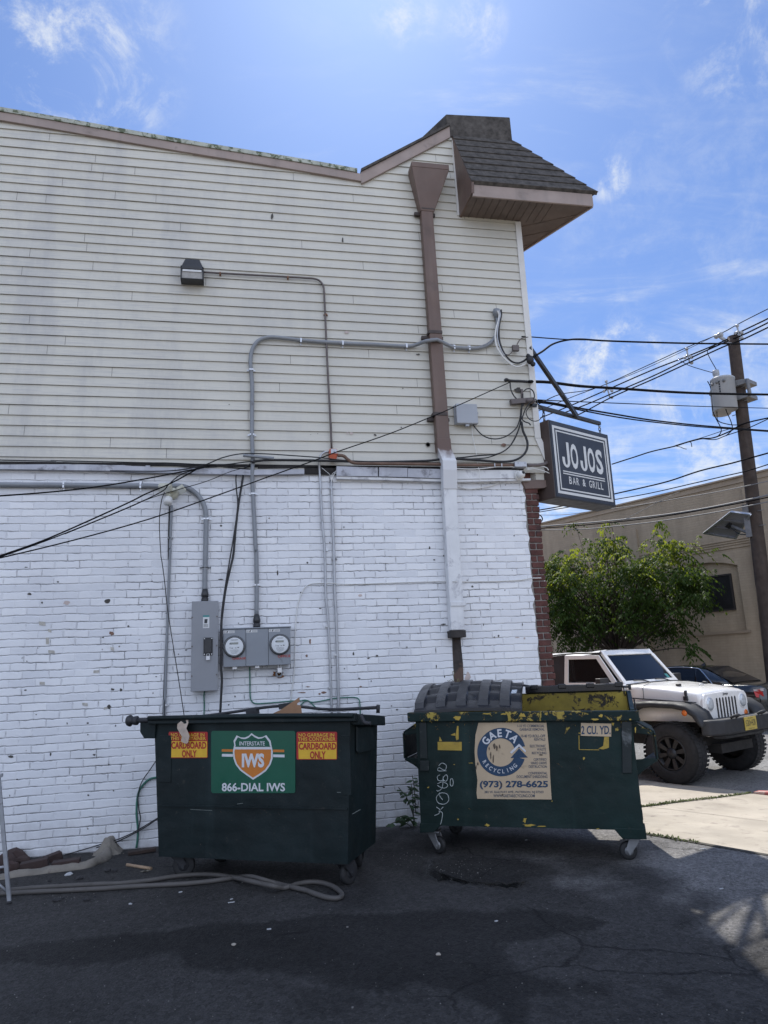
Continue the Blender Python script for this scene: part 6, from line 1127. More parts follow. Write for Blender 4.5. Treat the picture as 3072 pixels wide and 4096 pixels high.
def lump(mb, P, h, seed, n=22, m=14):
    """a low mound over a ground outline P (closed), height h"""
    P = [V3(p) for p in P]; c = sum(P)/len(P); K = len(P); V = [];
    for j in range(6):
        f = 1-(j/5.5)**1.1
        for i in range(K): p = c+(P[i]-c)*f; z = h*(1-f**2.2)*(1+.5*mnoise.noise(Vector((p[0]*7, p[1]*7, seed)))); V.append((p[0]+.012*mnoise.noise(Vector(p*9)), p[1], max(-.01, z)+P[i][2]*f))
    F = [(j*K+i, j*K+(i+1) % K, (j+1)*K+(i+1) % K, (j+1)*K+i) for j in range(5) for i in range(K)]; F.append(tuple(5*K+i for i in range(K))); mb.add(V, F, 0, True)
op = [(-120, 1000), (0, 985), (120, 965), (260, 950), (400, 935), (520, 925), (590, 900), (600, 850), (625, 800), (660, 790), (700, 800), (735, 830), (745, 860), (730, 900), (690, 945), (640, 965), (560, 975), (420, 995), (250, 1012), (100, 1030), (-120, 1045)]
mb = MB(); P = [gnd(*cG(x, max(y, 868)), 0) for x, y in op]
# curb-like cement ledge: strip with rounded section following the wall foot
line = [gnd(*cG(x, y), .0) for x, y in [(-160, 1030), (0, 1012), (150, 992), (300, 975), (450, 958), (560, 942), (640, 918), (690, 885), (715, 860)]]
R = []
for i, p in enumerate(catmull(line, 5)):
    w = .070+.03*mnoise.noise(Vector(p*5)); h = .035+.03*(i/40)+.02*mnoise.noise(Vector(p*8)); d = V3((.15, -1, 0)) if i < 32 else V3((.8, -.6, 0)); d /= np.linalg.norm(d)
    R.append([p+d*w*math.cos(a)*(1 if a < 1.6 else 1.0)+V3((0, 0, h*math.sin(a)+.012*mnoise.noise(Vector(p*14+V3((a, a, 0))))))-V3((0, 0, .01)) for a in np.linspace(0, math.pi, 9)])
mb.rings(R, 0, True, True)
hp_ = wall(*cG(680, 800), .02)
cg = gnd(*cG(672, 900)); gx, gy = np.meshgrid(np.linspace(-.20, .16, 46), np.linspace(-.26, .02, 40)); Vm = []
for x_, y_ in zip(gx.ravel(), gy.ravel()):
    p = V3((cg[0]+x_, y_, 0)); h = .115*math.exp(-((x_-.01)/.085)**2)*max(0, 1+y_/.18)+.085*math.exp(-((x_+.0)/.085)**2-((y_+.10)/.10)**2); h += .022*mnoise.noise(Vector(p*16))+.012*mnoise.noise(Vector(p*38)); Vm.append((p[0]+.006*mnoise.noise(Vector(p*30)), p[1], h-.022))
mb.add(Vm, [(j*46+i, j*46+i+1, (j+1)*46+i+1, (j+1)*46+i) for j in range(39) for i in range(45)], 0, True)
for (x, y), r in () and (((672, 790), (.055, .045, .07)), ((700, 830), (.07, .06, .085)), ((650, 850), (.07, .07, .075)), ((690, 880), (.09, .08, .05)), ((622, 775), (.03, .02, .035))): q = wall(*cG(x, y), .04); mb.ball(q, r, 0, 14)
for i in (): p = V3(mb.v[i]); mb.v[i] = tuple(p+.016*V3((mnoise.noise(Vector(p*13)), mnoise.noise(Vector(p*13+5)), mnoise.noise(Vector(p*13+9)))))
solo(mb, 'cement_lump', M_CEM, 'rough smear of pale cement along the wall foot at the far left', 'cement')
GB = 'fallen bricks along the wall foot'
def brick(cx_, cy_, ang, tilt, lab, sz=(.105, .05, .032), zoff=0):
    q = gnd(*cG(cx_, cy_), .03+zoff); ca, sa = math.cos(ang), math.sin(ang); ct, st_ = math.cos(tilt), math.sin(tilt); mb = MB(); mb.obox(q, ((ca*ct, sa*ct, st_), (-sa, ca, 0), (-ca*st_, -sa*st_, ct)), sz); mb.v = [tuple(V3(p)+.006*V3((mnoise.noise(Vector(V3(p)*31)), mnoise.noise(Vector(V3(p)*31+4)), 0))) for p in mb.v]
    solo(mb, 'brick', M_OLDB, lab, 'brick', GB, bevel=.005)
brick(228, 925, .12, .10, 'dark broken brick lying left of the cement smear, the longer one'); brick(440, 922, .05, .05, 'dark brick lying flat nearest to the cement lump'); brick(350, 880, .5, .2, 'tilted brick half hidden behind the two dark bricks', (.07, .04, .03))
mb = MB()
for x, y, r in ((40, 905, .09), (100, 880, .10), (150, 905, .06), (70, 945, .07), (10, 930, .08)):
    q = gnd(*cG(x, y), .03); b = MB(); b.ball(q, (r, r*.6, r*.7), 0, 9); b.v = [tuple(V3(p)+.03*V3((mnoise.noise(Vector(V3(p)*11)), mnoise.noise(Vector(V3(p)*11+3)), mnoise.noise(Vector(V3(p)*11+7))))) for p in b.v]; b.sm = [False]*len(b.sm); mb.merge(b)
solo(mb, 'rubble', M_OLDB, 'heap of dark rubble against the wall at the far left edge', 'rubble')
mb = MB(); a, b = gnd(*cG(842, 927), .012), gnd(*cG(1004, 953), .012); mb.tube([a, (a+b)/2, b], .012, 7, 1); solo(mb, 'stick', mat('pale_wood', (.36, .25, .16), .8, 0, (20, .2)), 'pale wooden stick lying by the dumpster wheel', 'stick')
mb = MB(); a, b = gnd(*cG(850, 852), .015), gnd(*cG(1030, 822), .02); d = (b-a)/np.linalg.norm(b-a); mb.obox((a+b)/2, (d, np.cross([0, 0, 1.], d), (0, 0, 1)), (np.linalg.norm(b-a)/2, .035, .012)); solo(mb, 'plank', mat('dark_wood', (.045, .030, .024), .85, 0, (9, .4)), 'dark splintered plank against the wall foot beside the dumpster', 'plank')
mb = MB(); q = gnd(*cG(965, 968), .006); P = [q+V3((r*math.cos(a), r*math.sin(a), .004*math.sin(3*a))) for a, r in zip(np.linspace(0, 6.0, 12), [.045, .018]*6)]; mb.add(P, [tuple(range(12))]); solo(mb, 'dry_leaf', mat('dry_leaf', (.15, .14, .11), .8), 'dry grey maple leaf beside the pale stick', 'leaf')
def crumple(c, x, y, s, lab, m, name='paper_scrap', cat='litter'):
    q = gnd(*c(x, y), s*.4); mb = MB(); mb.ball(q, (s, s*.7, s*.4), 0, 8); mb.v = [tuple(V3(p)+s*.5*V3((mnoise.noise(Vector(V3(p)/s*.9)), mnoise.noise(Vector(V3(p)/s*.9+3)), mnoise.noise(Vector(V3(p)/s*.9+6))*.5))) for p in mb.v]; mb.sm = [False]*len(mb.sm); solo(mb, name, m, lab, cat)
M_LIT = mat('white_litter', (.40, .41, .42), .7)
crumple(cG, 455, 988, .030, 'crumpled white paper in front of the cement smear', M_LIT); crumple(cG, 868, 1187, .014, 'small white pellet of litter on the asphalt left of the hose', M_LIT)
def chip_(x, y, l, w, a, lab, m=M_LIT):
    q = gnd(x, y, .004); u = V3((math.cos(a), math.sin(a), 0)); v = V3((-math.sin(a), math.cos(a), 0)); mb = MB(); mb.obox(q, (u, v, (0, 0, 1)), (l, w, .0025)); solo(mb, 'litter', m, lab, 'litter', 'litter on the asphalt')
M_LIT2 = mat('tan_litter', (.32, .29, .24), .8)
for i, (x, y, l, w, a, lab) in enumerate([(925, 3609, .022, .003, .1, 'thin white sliver on the asphalt below the hose'), (926, 3596, .010, .003, .3, 'tiny white flake just above the thin sliver'), (1076, 3716, .013, .005, .0, 'short white cigarette stub in the dark damp stain'), (1985, 3684, .010, .006, .4, 'white speck near the right end of the damp stain'), (2812, 3395, .022, .004, -.15, 'white straw fragment on the sunlit asphalt'), (2885, 3555, .014, .004, .1, 'pale strip on the shaded asphalt at the lower right'), (722, 3568, .012, .006, .5, 'brown scrap close to the hose'), (2105, 3360, .010, .005, .2, 'pale flake under the recycling dumpster')]): chip_(x, y, l, w, a, lab)
crumple(lambda x, y: (x, y), 935, 3778, .015, 'small frayed pale scrap beside the damp stain', M_LIT2); crumple(lambda x, y: (x, y), 1752, 3818, .016, 'small dry leaf scrap in the middle of the damp stain', M_LIT2)
mb = MB()
for i in range(260):
    x, y = random.uniform(0, 3072), random.uniform(3420, 4090); q = gnd(x, y, .003); s = random.uniform(.001, .003)*(1 if random.random() < .94 else 2.0); mb.obox(q, ((1, 0, 0), (0, 1, 0), (0, 0, 1)), (s, s*.8, s*.6))
for cx_, cy_, n in ((1850, 3480, 40), (1650, 3430, 25), (280, 3600, 25), (1000, 3440, 15)):
    for _ in range(n): q = gnd(cx_+random.gauss(0, 60), cy_+random.gauss(0, 18), .003); s = random.uniform(.0015, .0035); mb.obox(q, ((1, 0, 0), (0, 1, 0), (0, 0, 1)), (s, s, s*.6))
o = mb.build('grit', mat('pale_grit', (.15, .147, .14), .9, 0, (60, .6))); o['kind'] = 'stuff'; tag(o, 'scattered pale grit and crumbs on the asphalt lot', 'grit')
mb = MB()
for x, y, r in ((375, 1160, .028), (575, 1160, .024), (418, 1148, .015), (530, 1015, .030), (630, 1138, .012), (60, 1180, .02), (400, 1048, .016), (715, 965, .03), (765, 965, .025), (330, 1035, .015), (1100, 0, .0)):
    if r: q = gnd(*cG(x, y), r*.4); b = MB(); b.ball(q, (r, r*.7, r*.55), 0, 8); b.sm = [False]*len(b.sm); b.v = [tuple(V3(p)+r*.35*V3((mnoise.noise(Vector(V3(p)/r)), mnoise.noise(Vector(V3(p)/r+3)), mnoise.noise(Vector(V3(p)/r+6))))) for p in b.v]; mb.merge(b)
o = mb.build('gravel', mat('dark_gravel', (.035, .034, .036), .9, 0, (30, .4))); o['kind'] = 'stuff'; tag(o, 'dark loose asphalt crumbs near the hose and cement', 'gravel')
# metal stand at the left edge
LD = thing('metal_stand', 'battered aluminium stand with crossed legs at the far left edge', 'stand', gnd(*cG(60, 1165)))
M_ALU = mat('dull_aluminium', (.33, .34, .36), .5, .5, (9, .2), ((.16, .16, .16), 9, .58, .1))
gA = gnd(*cG(62, 1168)); dA = -gA[1]
def lp(x, y): return wall(*cG(x, y), dA)
mb = MB(); tp = lp(-12, 330); a = gA; l = tp-a; Ln = np.linalg.norm(l); l /= Ln; s = np.cross(l, [0, 1., 0]); mb.obox(a+l*Ln/2, (s, (0, 1, 0), l), (.013, .011, Ln/2)); mb.build('leg', M_ALU, LD, bevel=.002)
mb = MB(); a, b = lp(-60, 1010), lp(48, 1108); mb.tube([a, (a+b)/2, b], .009, 6, 1); mb.build('brace', M_ALU, LD)
mb = MB(); a, b = lp(-90, 958), lp(36, 940); mb.tube([a, (a+b)/2, b], .010, 6, 1); mb.build('rung', M_ALU, LD)
mb = MB(); a = lp(-4, 335); mb.box((a[0]-.10, a[1]-.02, a[2]-.012), (a[0]+.02, a[1]+.02, a[2]+.012)); mb.build('top_bar', M_ALU, LD)
# second pair of legs of the stand, outside the picture
mb = MB(); q = gA+V3((-.55, .05, 0)); mb.obox(q+V3((.05, 0, Ln/2)), ((1, 0, 0), (0, 1, 0), (-.1, 0, 1)), (.013, .011, Ln/2)); mb.build('leg', M_ALU, LD)
# weed plant between the dumpsters
PL = thing('weed_plant', 'leafy green weed growing at the wall foot between the two dumpsters', 'plant', gnd(*cB(150, 985)))
M_LEAF = mat('weed_leaf', (.030, .060, .022), .55, 0, (12, .35)); M_STEM = mat('weed_stem', (.06, .06, .03), .7)
st_ = MB(); lf = MB()
def leafq(mb, p, d, n_, l, w, mi=0):
    d = V3(d)/np.linalg.norm(V3(d)); s = np.cross(d, n_); s /= (np.linalg.norm(s)+1e-9); k = np.cross(s, d); m1, m2 = p+d*l*.35-k*l*.03, p+d*l*.7-k*l*.08
    mb.add([p, m1-s*w, m1+k*w*.25, m1+s*w, m2-s*w*.75, m2+k*w*.12, m2+s*w*.75, p+d*l-k*l*.18], [(0, 1, 2), (0, 2, 3), (1, 4, 5, 2), (2, 5, 6, 3), (4, 7, 5), (5, 7, 6)], mi, True)
for x0, y0, x1, y1, nl in ((215, 975, 200, 740, 11), (225, 960, 130, 760, 9), (215, 985, 60, 975, 9), (220, 980, 130, 925, 9), (225, 900, 205, 690, 7), (222, 985, 160, 950, 8)):
    a, b = wall(*cB(x0, y0), .12), wall(*cB(x1, y1), .16+random.random()*.12); m_ = (a+b)/2+V3((0, -.03, .06)); P = catmull([a, m_, b], 8); st_.tube([a, m_, b], .004, 5)
    for i in range(nl):
        p = P[int((.25+.75*i/nl)*(len(P)-1))]; an = random.random()*6.28; leafq(lf, p, (math.cos(an), math.sin(an)*.6-.3, random.uniform(-.5, .3)), V3((0, -.4, 1)), random.uniform(.05, .09), random.uniform(.016, .026))
st_.build('stem', M_STEM, PL); lf.build('leaves', M_LEAF, PL)
mb = MB()
for x0, y0, pts in ((0, 0, [(330, 2050), (318, 1960), (305, 1905), (316, 1895), (330, 1930)]), (0, 0, [(345, 2050), (360, 1990), (372, 1980), (378, 2035)]), (0, 0, [(340, 2050), (300, 1990), (262, 2002), (246, 1996)])): mb.tube(wl(cM, pts, .06), .0028, 4)
solo(mb, 'dry_weed', mat('dry_stalk', (.16, .15, .07), .8), 'thin dry weed stalks at the stained brick above the black lid', 'plant')
# ------------------------------------------------------------------ the white off-roader
M_CARW = mat('white_car_paint', (.84, .82, .78), .28, 0, (2, .02), None, (0, 0), .5, 0, .6); M_PLAS = mat('grey_black_plastic', (.022, .023, .025), .65, 0, (5, .15), None, (80, .2)); M_TYRE = mat('tyre_rubber', (.016, .016, .017), .8, 0, (9, .3), None, (40, .5)); M_RIM = mat('dark_rim', (.030, .031, .034), .4, .5, (6, .2)); M_VINYL = mat('black_vinyl', (.030, .030, .032), .40, 0, (3, .3), None, (6, .6)); M_ROOFV = mat('sheen_painted_vinyl', (.50, .50, .49), .42, 0, (3, .2), None, (5, .9))  # black roof vinyl coloured pale grey to carry its sunlit sheen
M_GLASS = mat('dark_car_glass', (.008, .010, .014), .04, 0, (0, 0), None, (0, 0), .22); M_CABIN = mat('cabin_dark', (.012, .012, .012), .8); M_HEADL = mat('headlight_glass', (.55, .58, .60), .08, .3, (30, .2)); M_AMBER = mat('amber_lens', (.62, .14, .012), .2); M_PLATE = mat('yellow_plate', (.48, .36, .075), .45, 0, (8, .06)); M_TUB = mat('underbody_dark', (.015, .014, .013), .85, 0, (6, .4))
zs = -.215
jc = gnd(2684, 3133, zs)+SN*.80-SH*.02
JP = thing('off_road_car', 'white two-door off-roader with black soft top parked at the kerb', 'car', (jc[0], jc[1], zs), math.atan2(SH[1], SH[0]))
LIFT = .085
def warp(mb):
    for i, (x, y, z) in enumerate(mb.v):
        dz = LIFT if z < 1.185 else LIFT-.055*min(1, (z-1.185)/.58)
        if z > .86: dz += .030*max(0, min(1, (.35-x)/.75))*min(1, (z-.86)/.2)*(1 if z < 1.3 else max(0, 1-(z-1.3)/.3))
        mb.v[i] = (x, y, z+dz)
    return mb
def lb(mb, name, m, par=JP, **k): return warp(mb).build(name, m, par, local=True, **k)
# tub with door opening line, cowl
def loft(mb, secs, mi=0, smooth=True, cap=True): mb.rings([[V3(p) for p in s] for s in secs], mi, smooth, cap)
def boxsec(x, w, z0, z1, r=.04, crown=.0, n=4, lean=0.0):
    P = [(x, -w, z0), (x, -w+lean*.0, z1-r)]
    for i in range(1, n): a = math.pi/2*i/n; P.append((x, -w+lean+r*(1-math.cos(a)), z1-r+r*math.sin(a)))
    for i in range(0, 7): u = -1+2*i/6; P.append((x, (w-lean-r)*u, z1+crown*(1-u*u)))
    for i in range(n-1, 0, -1): a = math.pi/2*i/n; P.append((x, w-lean-r*(1-math.cos(a)), z1-r+r*math.sin(a)))
    P += [(x, w, z1-r), (x, w, z0)]; return P
mb = MB(); loft(mb, [boxsec(-3.02, .74, .62, 1.17, .05), boxsec(-2.98, .765, .58, 1.18, .05), boxsec(-1.7, .765, .56, 1.19, .04), boxsec(-.60, .755, .56, 1.20, .04), boxsec(-.585, .75, .57, 1.19, .04)]); body = lb(mb, 'body', M_CARW)
mb = MB(); mb.box((-2.95, -.70, .40), (.45, .70, .56)); mb.box((-.5, -.42, .30), (.6, .42, .42)); mb.cyl((0, -.7, .41), (0, .7, .41), .05); mb.cyl((-2.42, -.7, .41), (-2.42, .7, .41), .05); lb(mb, 'underbody', M_TUB)
mb = MB(); S = []
for x, w, zt, cr in ((-.58, .735, 1.185, .012), (-.40, .72, 1.18, .022), (0.0, .675, 1.155, .030), (.30, .635, 1.125, .030), (.44, .610, 1.10, .026), (.50, .595, 1.075, .020)): S.append(boxsec(x, w, .80, zt, .07, cr))
loft(mb, S); lb(mb, 'hood', M_CARW)
mb = MB()
for s in (-1, 1): loft(mb, [[(x, s*y0, .70), (x, s*y1, .72), (x, s*y1, .92), (x, s*y0, .955)] for x, y0, y1 in ((-.58, .5, .757), (.0, .5, .72), (.46, .45, .66))])
mb.box((-.58, -.72, .58), (-.45, .72, .85)); lb(mb, 'inner_fender', M_CARW)
mb = MB(); gw = .60
mb.prism([(.47, -gw, .66), (.47, gw, .66), (.47, gw+.015, .80), (.47, gw-.005, 1.02), (.47, gw-.06, 1.075), (.47, 0, 1.095), (.47, -gw+.06, 1.075), (.47, -gw+.005, 1.02), (.47, -gw-.015, .80)], (.055, 0, 0)); mb.prism([(.48, -.56, .52), (.48, .56, .52), (.48, .60, .66), (.48, -.60, .66)], (.04, 0, 0)); grille = lb(mb, 'grille', M_CARW, bevel=.012)
mb = MB()
for i in range(7):
    y = (i-3)*.083; z0, z1, w = .735, 1.015, .021; P = []
    for k in range(7): a = math.pi*k/6; P.append((.5275, y+w*math.cos(a), z1-w+w*math.sin(a)))
    for k in range(7): a = math.pi+math.pi*k/6; P.append((.5275, y+w*math.cos(a), z0+w+w*math.sin(a)))
    mb.add(P, [tuple(range(len(P)))])
lb(mb, 'grille_slots', M_DARKHOLE, grille)
mb = MB(); letter(mb, 'Jeep', lambda x, y, o: (.5275+o, x, y), -.072, 1.035, .072, 1.078, 0, .02, .0015); lb(mb, 'lettering', M_PLAS, grille)
for s in (-1, 1):
    mb = MB(); mb.lathe((.515, s*.445, .945), (1, 0, 0), [(0, .108), (.014, .106), (.020, .098)], 26, 0); o = lb(mb, 'headlight', M_CARW, grille); mb = MB(); mb.lathe((.530, s*.445, .945), (1, 0, 0), [(0, .093), (.012, .085), (.026, .055), (.032, .001)], 24); lb(mb, 'lens', M_HEADL, o) if False else lb(mb, 'headlight', M_HEADL, grille)
    mb = MB(); mb.lathe((.520, s*.505, .765), (1, 0, 0), [(0, .050), (.014, .046), (.022, .001)], 18); lb(mb, 'turn_signal', M_AMBER, grille)
# wheel arches
def flare(x0, name, pts, y0, y1):
    for s in (-1, 1):
        mb = MB(); R = []
        for (x, z), (xi, zi) in pts: R.append([(x0+x, s*y0, z), (x0+x*1.0, s*(y1-.03), z-.004), (x0+x, s*y1, z-.035), (x0+xi, s*(y1-.01), zi), (x0+xi, s*y0, zi)])
        if s < 0: R = [r[::-1] for r in R]
        mb.rings(R, 0, True, True); o = lb(mb, name, M_PLAS)
        if name == 'front_flare': m2 = MB(); m2.lathe((x0+.42, s*(y1-.008), .855), (0, s, 0), [(0, .040), (.008, .038), (.016, .001)], 14); lb(m2, 'marker_light', M_AMBER, o)
flare(0, 'front_flare', [((-.66, .56), (-.58, .54)), ((-.60, .74), (-.52, .72)), ((-.50, .90), (-.42, .85)), ((-.36, .975), (-.30, .90)), ((-.10, .99), (-.08, .915)), ((.26, .985), (.24, .91)), ((.44, .955), (.40, .885)), ((.58, .86), (.52, .81)), ((.64, .74), (.585, .715)), ((.655, .70), (.61, .685))], .58, .925)
flare(-2.42, 'rear_flare', [((-.60, .60), (-.54, .58)), ((-.52, .80), (-.46, .76)), ((-.36, .93), (-.32, .87)), ((.0, .96), (.0, .89)), ((.34, .94), (.30, .875)), ((.50, .80), (.44, .77)), ((.62, .56), (.55, .54))], .70, .925)
mb = MB()
for s in (-1, 1): mb.box((-2.42-.5, s*.767-.002, .5), (-2.42+.5, s*.767+.002, .92)); mb.box((-.44, s*.60-.002, .45), (.42, s*.60+.002, .90))
lb(mb, 'wheel_well', M_TUB)
# windscreen frame and glass
def wsp(u, v, off=0.0):           # u -1..1 across, v 0..1 up
    w = .715*(1-v)+.655*v; x = -.60-.40*v+.035*(1-u*u)*(1-v*.6); z = 1.185+.585*v; n_ = V3((.82, 0, .57)); return V3((x, w*u, z))+n_*off
mb = MB()
def wframe(u0, u1, v0, v1, o0=-.035, o1=.012, n=8):
    for i in range(n):
        a, b = u0+(u1-u0)*i/n, u0+(u1-u0)*(i+1)/n; mb.hexa([wsp(a, v0, o1), wsp(a, v0, o0), wsp(b, v0, o0), wsp(b, v0, o1), wsp(a, v1, o1), wsp(a, v1, o0), wsp(b, v1, o0), wsp(b, v1, o1)][::1])
wframe(-1, 1, -.02, .10); wframe(-1, 1, .89, 1.03); wframe(-1, -.885, .10, .89, n=1); wframe(.885, 1, .10, .89, n=1); lb(mb, 'windscreen_frame', M_CARW, bevel=.006)
mb = MB(); N_ = 10
for i in range(N_): a, b = -.9+1.8*i/N_, -.9+1.8*(i+1)/N_; mb.add([wsp(a, .08, -.006), wsp(b, .08, -.006), wsp(b, .91, -.006), wsp(a, .91, -.006)], [(0, 1, 2, 3)], 0, True)
ws = lb(mb, 'windscreen', M_GLASS); mb = MB(); mb.add([wsp(.68, .12, -.0045), wsp(.80, .12, -.0045), wsp(.80, .24, -.0045), wsp(.68, .24, -.0045)], [(0, 1, 2, 3)]); lb(mb, 'sticker', M_TEAL, ws)
mb = MB()
for s in (-.15, .62): mb.tube([wsp(s, -.02, .03), wsp(s-.22, .07, .03), wsp(s-.52, .10, .02)], .010, 6)
lb(mb, 'wiper', M_BLK2)
# door (passenger side towards the camera) and its mirror image
for s in (-1, 1):
    Y = s*.770; th = s*.022
    def dp_(x, z): 
        lean = max(0, z-1.19)*.10; return V3((x, s*(.772-lean), z))
    mb = MB(); out = [(-1.66, .60), (-.70, .60), (-.66, .68), (-.645, 1.19), (-.985, 1.715), (-1.64, 1.735)]; inn = [(-1.58, 1.235), (-.775, 1.235), (-1.035, 1.655), (-1.57, 1.665)]
    def strip(a, b, c, d):
        P = [dp_(*a), dp_(*b), dp_(*c), dp_(*d)]; mb.prism(P, (0, s*.018, 0))
    strip((-1.66, .60), (-.70, .60), (-.645, 1.19), (-1.66, 1.19)); strip((-1.66, 1.19), (-.645, 1.19), (-.775, 1.235), (-1.58, 1.235)); strip((-.645, 1.19), (-.985, 1.715), (-1.035, 1.655), (-.775, 1.235)); strip((-.985, 1.715), (-1.64, 1.735), (-1.57, 1.665), (-1.035, 1.655)); strip((-1.64, 1.735), (-1.66, 1.19), (-1.58, 1.235), (-1.57, 1.665)); door = lb(mb, 'door', M_CARW, bevel=.005)
    mb = MB(); mb.add([dp_(*q)-V3((0, s*.006, 0)) for q in inn], [(0, 1, 2, 3) if s < 0 else (3, 2, 1, 0)]); lb(mb, 'window', glass_mat('side_glass', (.01, .012, .014), .03, .45), door)
    mb = MB(); mb.box((-1.60, min(Y, Y+s*.05), 1.06), (-1.42, max(Y, Y+s*.05), 1.10)); lb(mb, 'handle', M_BLK2, door)
    mb = MB(); mb.obox((-.80, s*.97, 1.235), ((1, 0, 0), (0, 1, 0), (0, 0, 1)), (.045, .105, .075)); mb.tube([(-.80, s*.80, 1.19), (-.80, s*.90, 1.20)], .025, 8, 1); lb(mb, 'mirror', M_BLK2, door, bevel=.02)
mb = MB(); mb.box((-1.20, -.62, .8), (-1.02, -.14, 1.30)); mb.box((-1.20, .14, .8), (-1.02, .62, 1.30)); mb.box((-1.18, -.5, 1.30), (-1.10, -.26, 1.52)); mb.box((-1.18, .26, 1.30), (-1.10, .5, 1.52)); lb(mb, 'seat', M_CABIN, bevel=.03)
mb = MB(); mb.tube([(-1.60, -.62, 1.18), (-1.62, -.60, 1.62), (-1.63, -.5, 1.69), (-1.63, .5, 1.69), (-1.62, .60, 1.62), (-1.60, .62, 1.18)], .035, 8, 4); lb(mb, 'roll_bar', M_CABIN)
# soft top: sagging cloth roof and side panels
mb = MB(); nx, ny = 26, 18; V = []
for i in range(nx+1):
    for j in range(ny+1):
        u, v = i/nx, -1+2*j/ny; x = -.985-2.02*u; w = .668+.03*u; sag = -.012*math.sin(math.pi*u)*(1-v*v); wr = .018*mnoise.noise(Vector((x*4, v*2.2, 1)))+.010*mnoise.noise(Vector((x*9+v*3, v*4, 3))); top = 1.80-.055*u-.012*math.sin(u*9.4)+sag
        z = top+wr*(1 if 0 < i < nx else 0)-(.055*max(0, abs(v)-.82)/.18); V.append((x, w*v, z))
F = [(i*(ny+1)+j, i*(ny+1)+j+1, (i+1)*(ny+1)+j+1, (i+1)*(ny+1)+j) for i in range(nx) for j in range(ny)]; mb.add(V, [f[::-1] for f in F], 0, True); mb.add([(x, y, z-.02) for x, y, z in V], F, 0, True); roofc = lb(mb, 'soft_top', M_ROOFV)
mb = MB()
for s in (-1, 1):
    V = []; nx, nz = 14, 10
    for i in range(nx+1):
        for j in range(nz+1):
            u, v = i/nx, j/nz; x = -1.655-1.33*u-.0*v; y = s*(.765-.075*v-.0*u+.016*mnoise.noise(Vector((x*5, v*3, s)))); z = 1.185+(1.745-.055*u-1.185)*v; V.append((x, y, z))
    F = [(i*(nz+1)+j, i*(nz+1)+j+1, (i+1)*(nz+1)+j+1, (i+1)*(nz+1)+j) for i in range(nx) for j in range(nz)]; mb.add(V, F if s > 0 else [f[::-1] for f in F], 0, True)
V = [(-2.985, -.765, 1.185), (-2.985, .765, 1.185), (-2.985, .69, 1.69), (-2.985, -.69, 1.69)]; mb.add(V, [(0, 1, 2, 3)]); lb(mb, 'side_curtain', M_VINYL)
mb = MB(); mb.tube([(-.99, -.672, 1.752), (-1.65, -.70, 1.758), (-2.98, -.70, 1.70)], .014, 6, 4); mb.tube([(-.99, .672, 1.752), (-1.65, .70, 1.758), (-2.98, .70, 1.70)], .014, 6, 4); lb(mb, 'top_seam', M_VINYL, roofc)
# bumper, plate, hardware
mb = MB(); B_ = [(x, y) for x, y in ((.60, -.88), (.70, -.84), (.80, -.62), (.82, .0), (.80, .62), (.70, .84), (.60, .88), (.56, .6), (.58, 0), (.56, -.6))]
mb.prism([(x, y, .56) for x, y in B_], (0, 0, .20)); mb.prism([(.60, -.62, .50), (.74, -.5, .50), (.76, .5, .50), (.60, .62, .50)], (0, 0, .058)); bump = lb(mb, 'bumper', M_PLAS, bevel=.025)
mb = MB(); mb.box((.822, -.16, .585), (.830, .16, .755)); pl = lb(mb, 'licence_plate', M_PLATE, bump); mb = MB(); fp = lambda x, y, o: (.831+o, x, y)
letter(mb, 'S30', fp, -.135, .635, -.020, .715, 0, .0, .001); letter(mb, 'HDR', fp, .020, .635, .135, .715, 0, .0, .001); letter(mb, 'New Jersey', fp, -.07, .727, .07, .745, 0, .0, .001); letter(mb, 'Garden State', fp, -.08, .597, .08, .613, 0, .0, .001); mb.add([(.832, -.008, .665), (.832, .008, .665), (.832, .006, .695), (.832, -.006, .695)], [(0, 1, 2, 3)]); lb(mb, 'lettering', M_INK, pl)
for s in (-1, 1):
    mb = MB(); mb.tube([(.78, s*.42, .77), (.85, s*.40, .80), (.85, s*.32, .80), (.79, s*.30, .77)], .018, 8, 4); lb(mb, 'tow_hook', M_PLAS, bump); mb = MB(); mb.box((.28, s*.655-.018, 1.0), (.34, s*.655+.018, 1.06)); mb.box((.295, s*.640-.020, 1.055), (.325, s*.640+.02, 1.135)); lb(mb, 'hood_latch', M_BLK2, bevel=.006)
    mb = MB(); mb.box((.02, s*.36-.03, 1.17), (.08, s*.36+.03, 1.205)); lb(mb, 'hood_bumper', M_BLK2, bevel=.008)
mb = MB(); mb.tube([(.18, -.05, 1.165), (.20, -.05, 1.185), (.20, .05, 1.185), (.18, .05, 1.165)], .008, 6, 3); lb(mb, 'hood_loop', M_STEEL)
mb = MB()
for s in (-1, 1):
    mb.box((-.592, s*.762-.006, .62), (-.580, s*.762+.006, 1.17)); mb.tube([(-.56, s*.738, 1.01), (-.2, s*.712, 1.0), (.2, s*.662, .985), (.44, s*.625, .975)], .0055, 5, 4); mb.tube([(-.30, s*.722, 1.0), (-.30, s*.716, 1.10), (-.31, s*.69, 1.168), (-.33, s*.5, 1.200)], .004, 5, 4)
mb.tube([(-.57, -.70, 1.192), (-.55, -.3, 1.206), (-.55, .3, 1.206), (-.57, .70, 1.192)], .010, 6, 4); lb(mb, 'panel_seam', M_INK)
mb = MB()
for i in range(4): mb.cyl((-.66-.02*i*.0, -.782, .98+.09*i), (-.66, -.792, .98+.09*i), .014, seg=8)
mb.cyl((-.60, -.758, 1.02), (-.60, -.775, 1.02), .035, seg=12); lb(mb, 'hinge_bolt', M_BLK2)
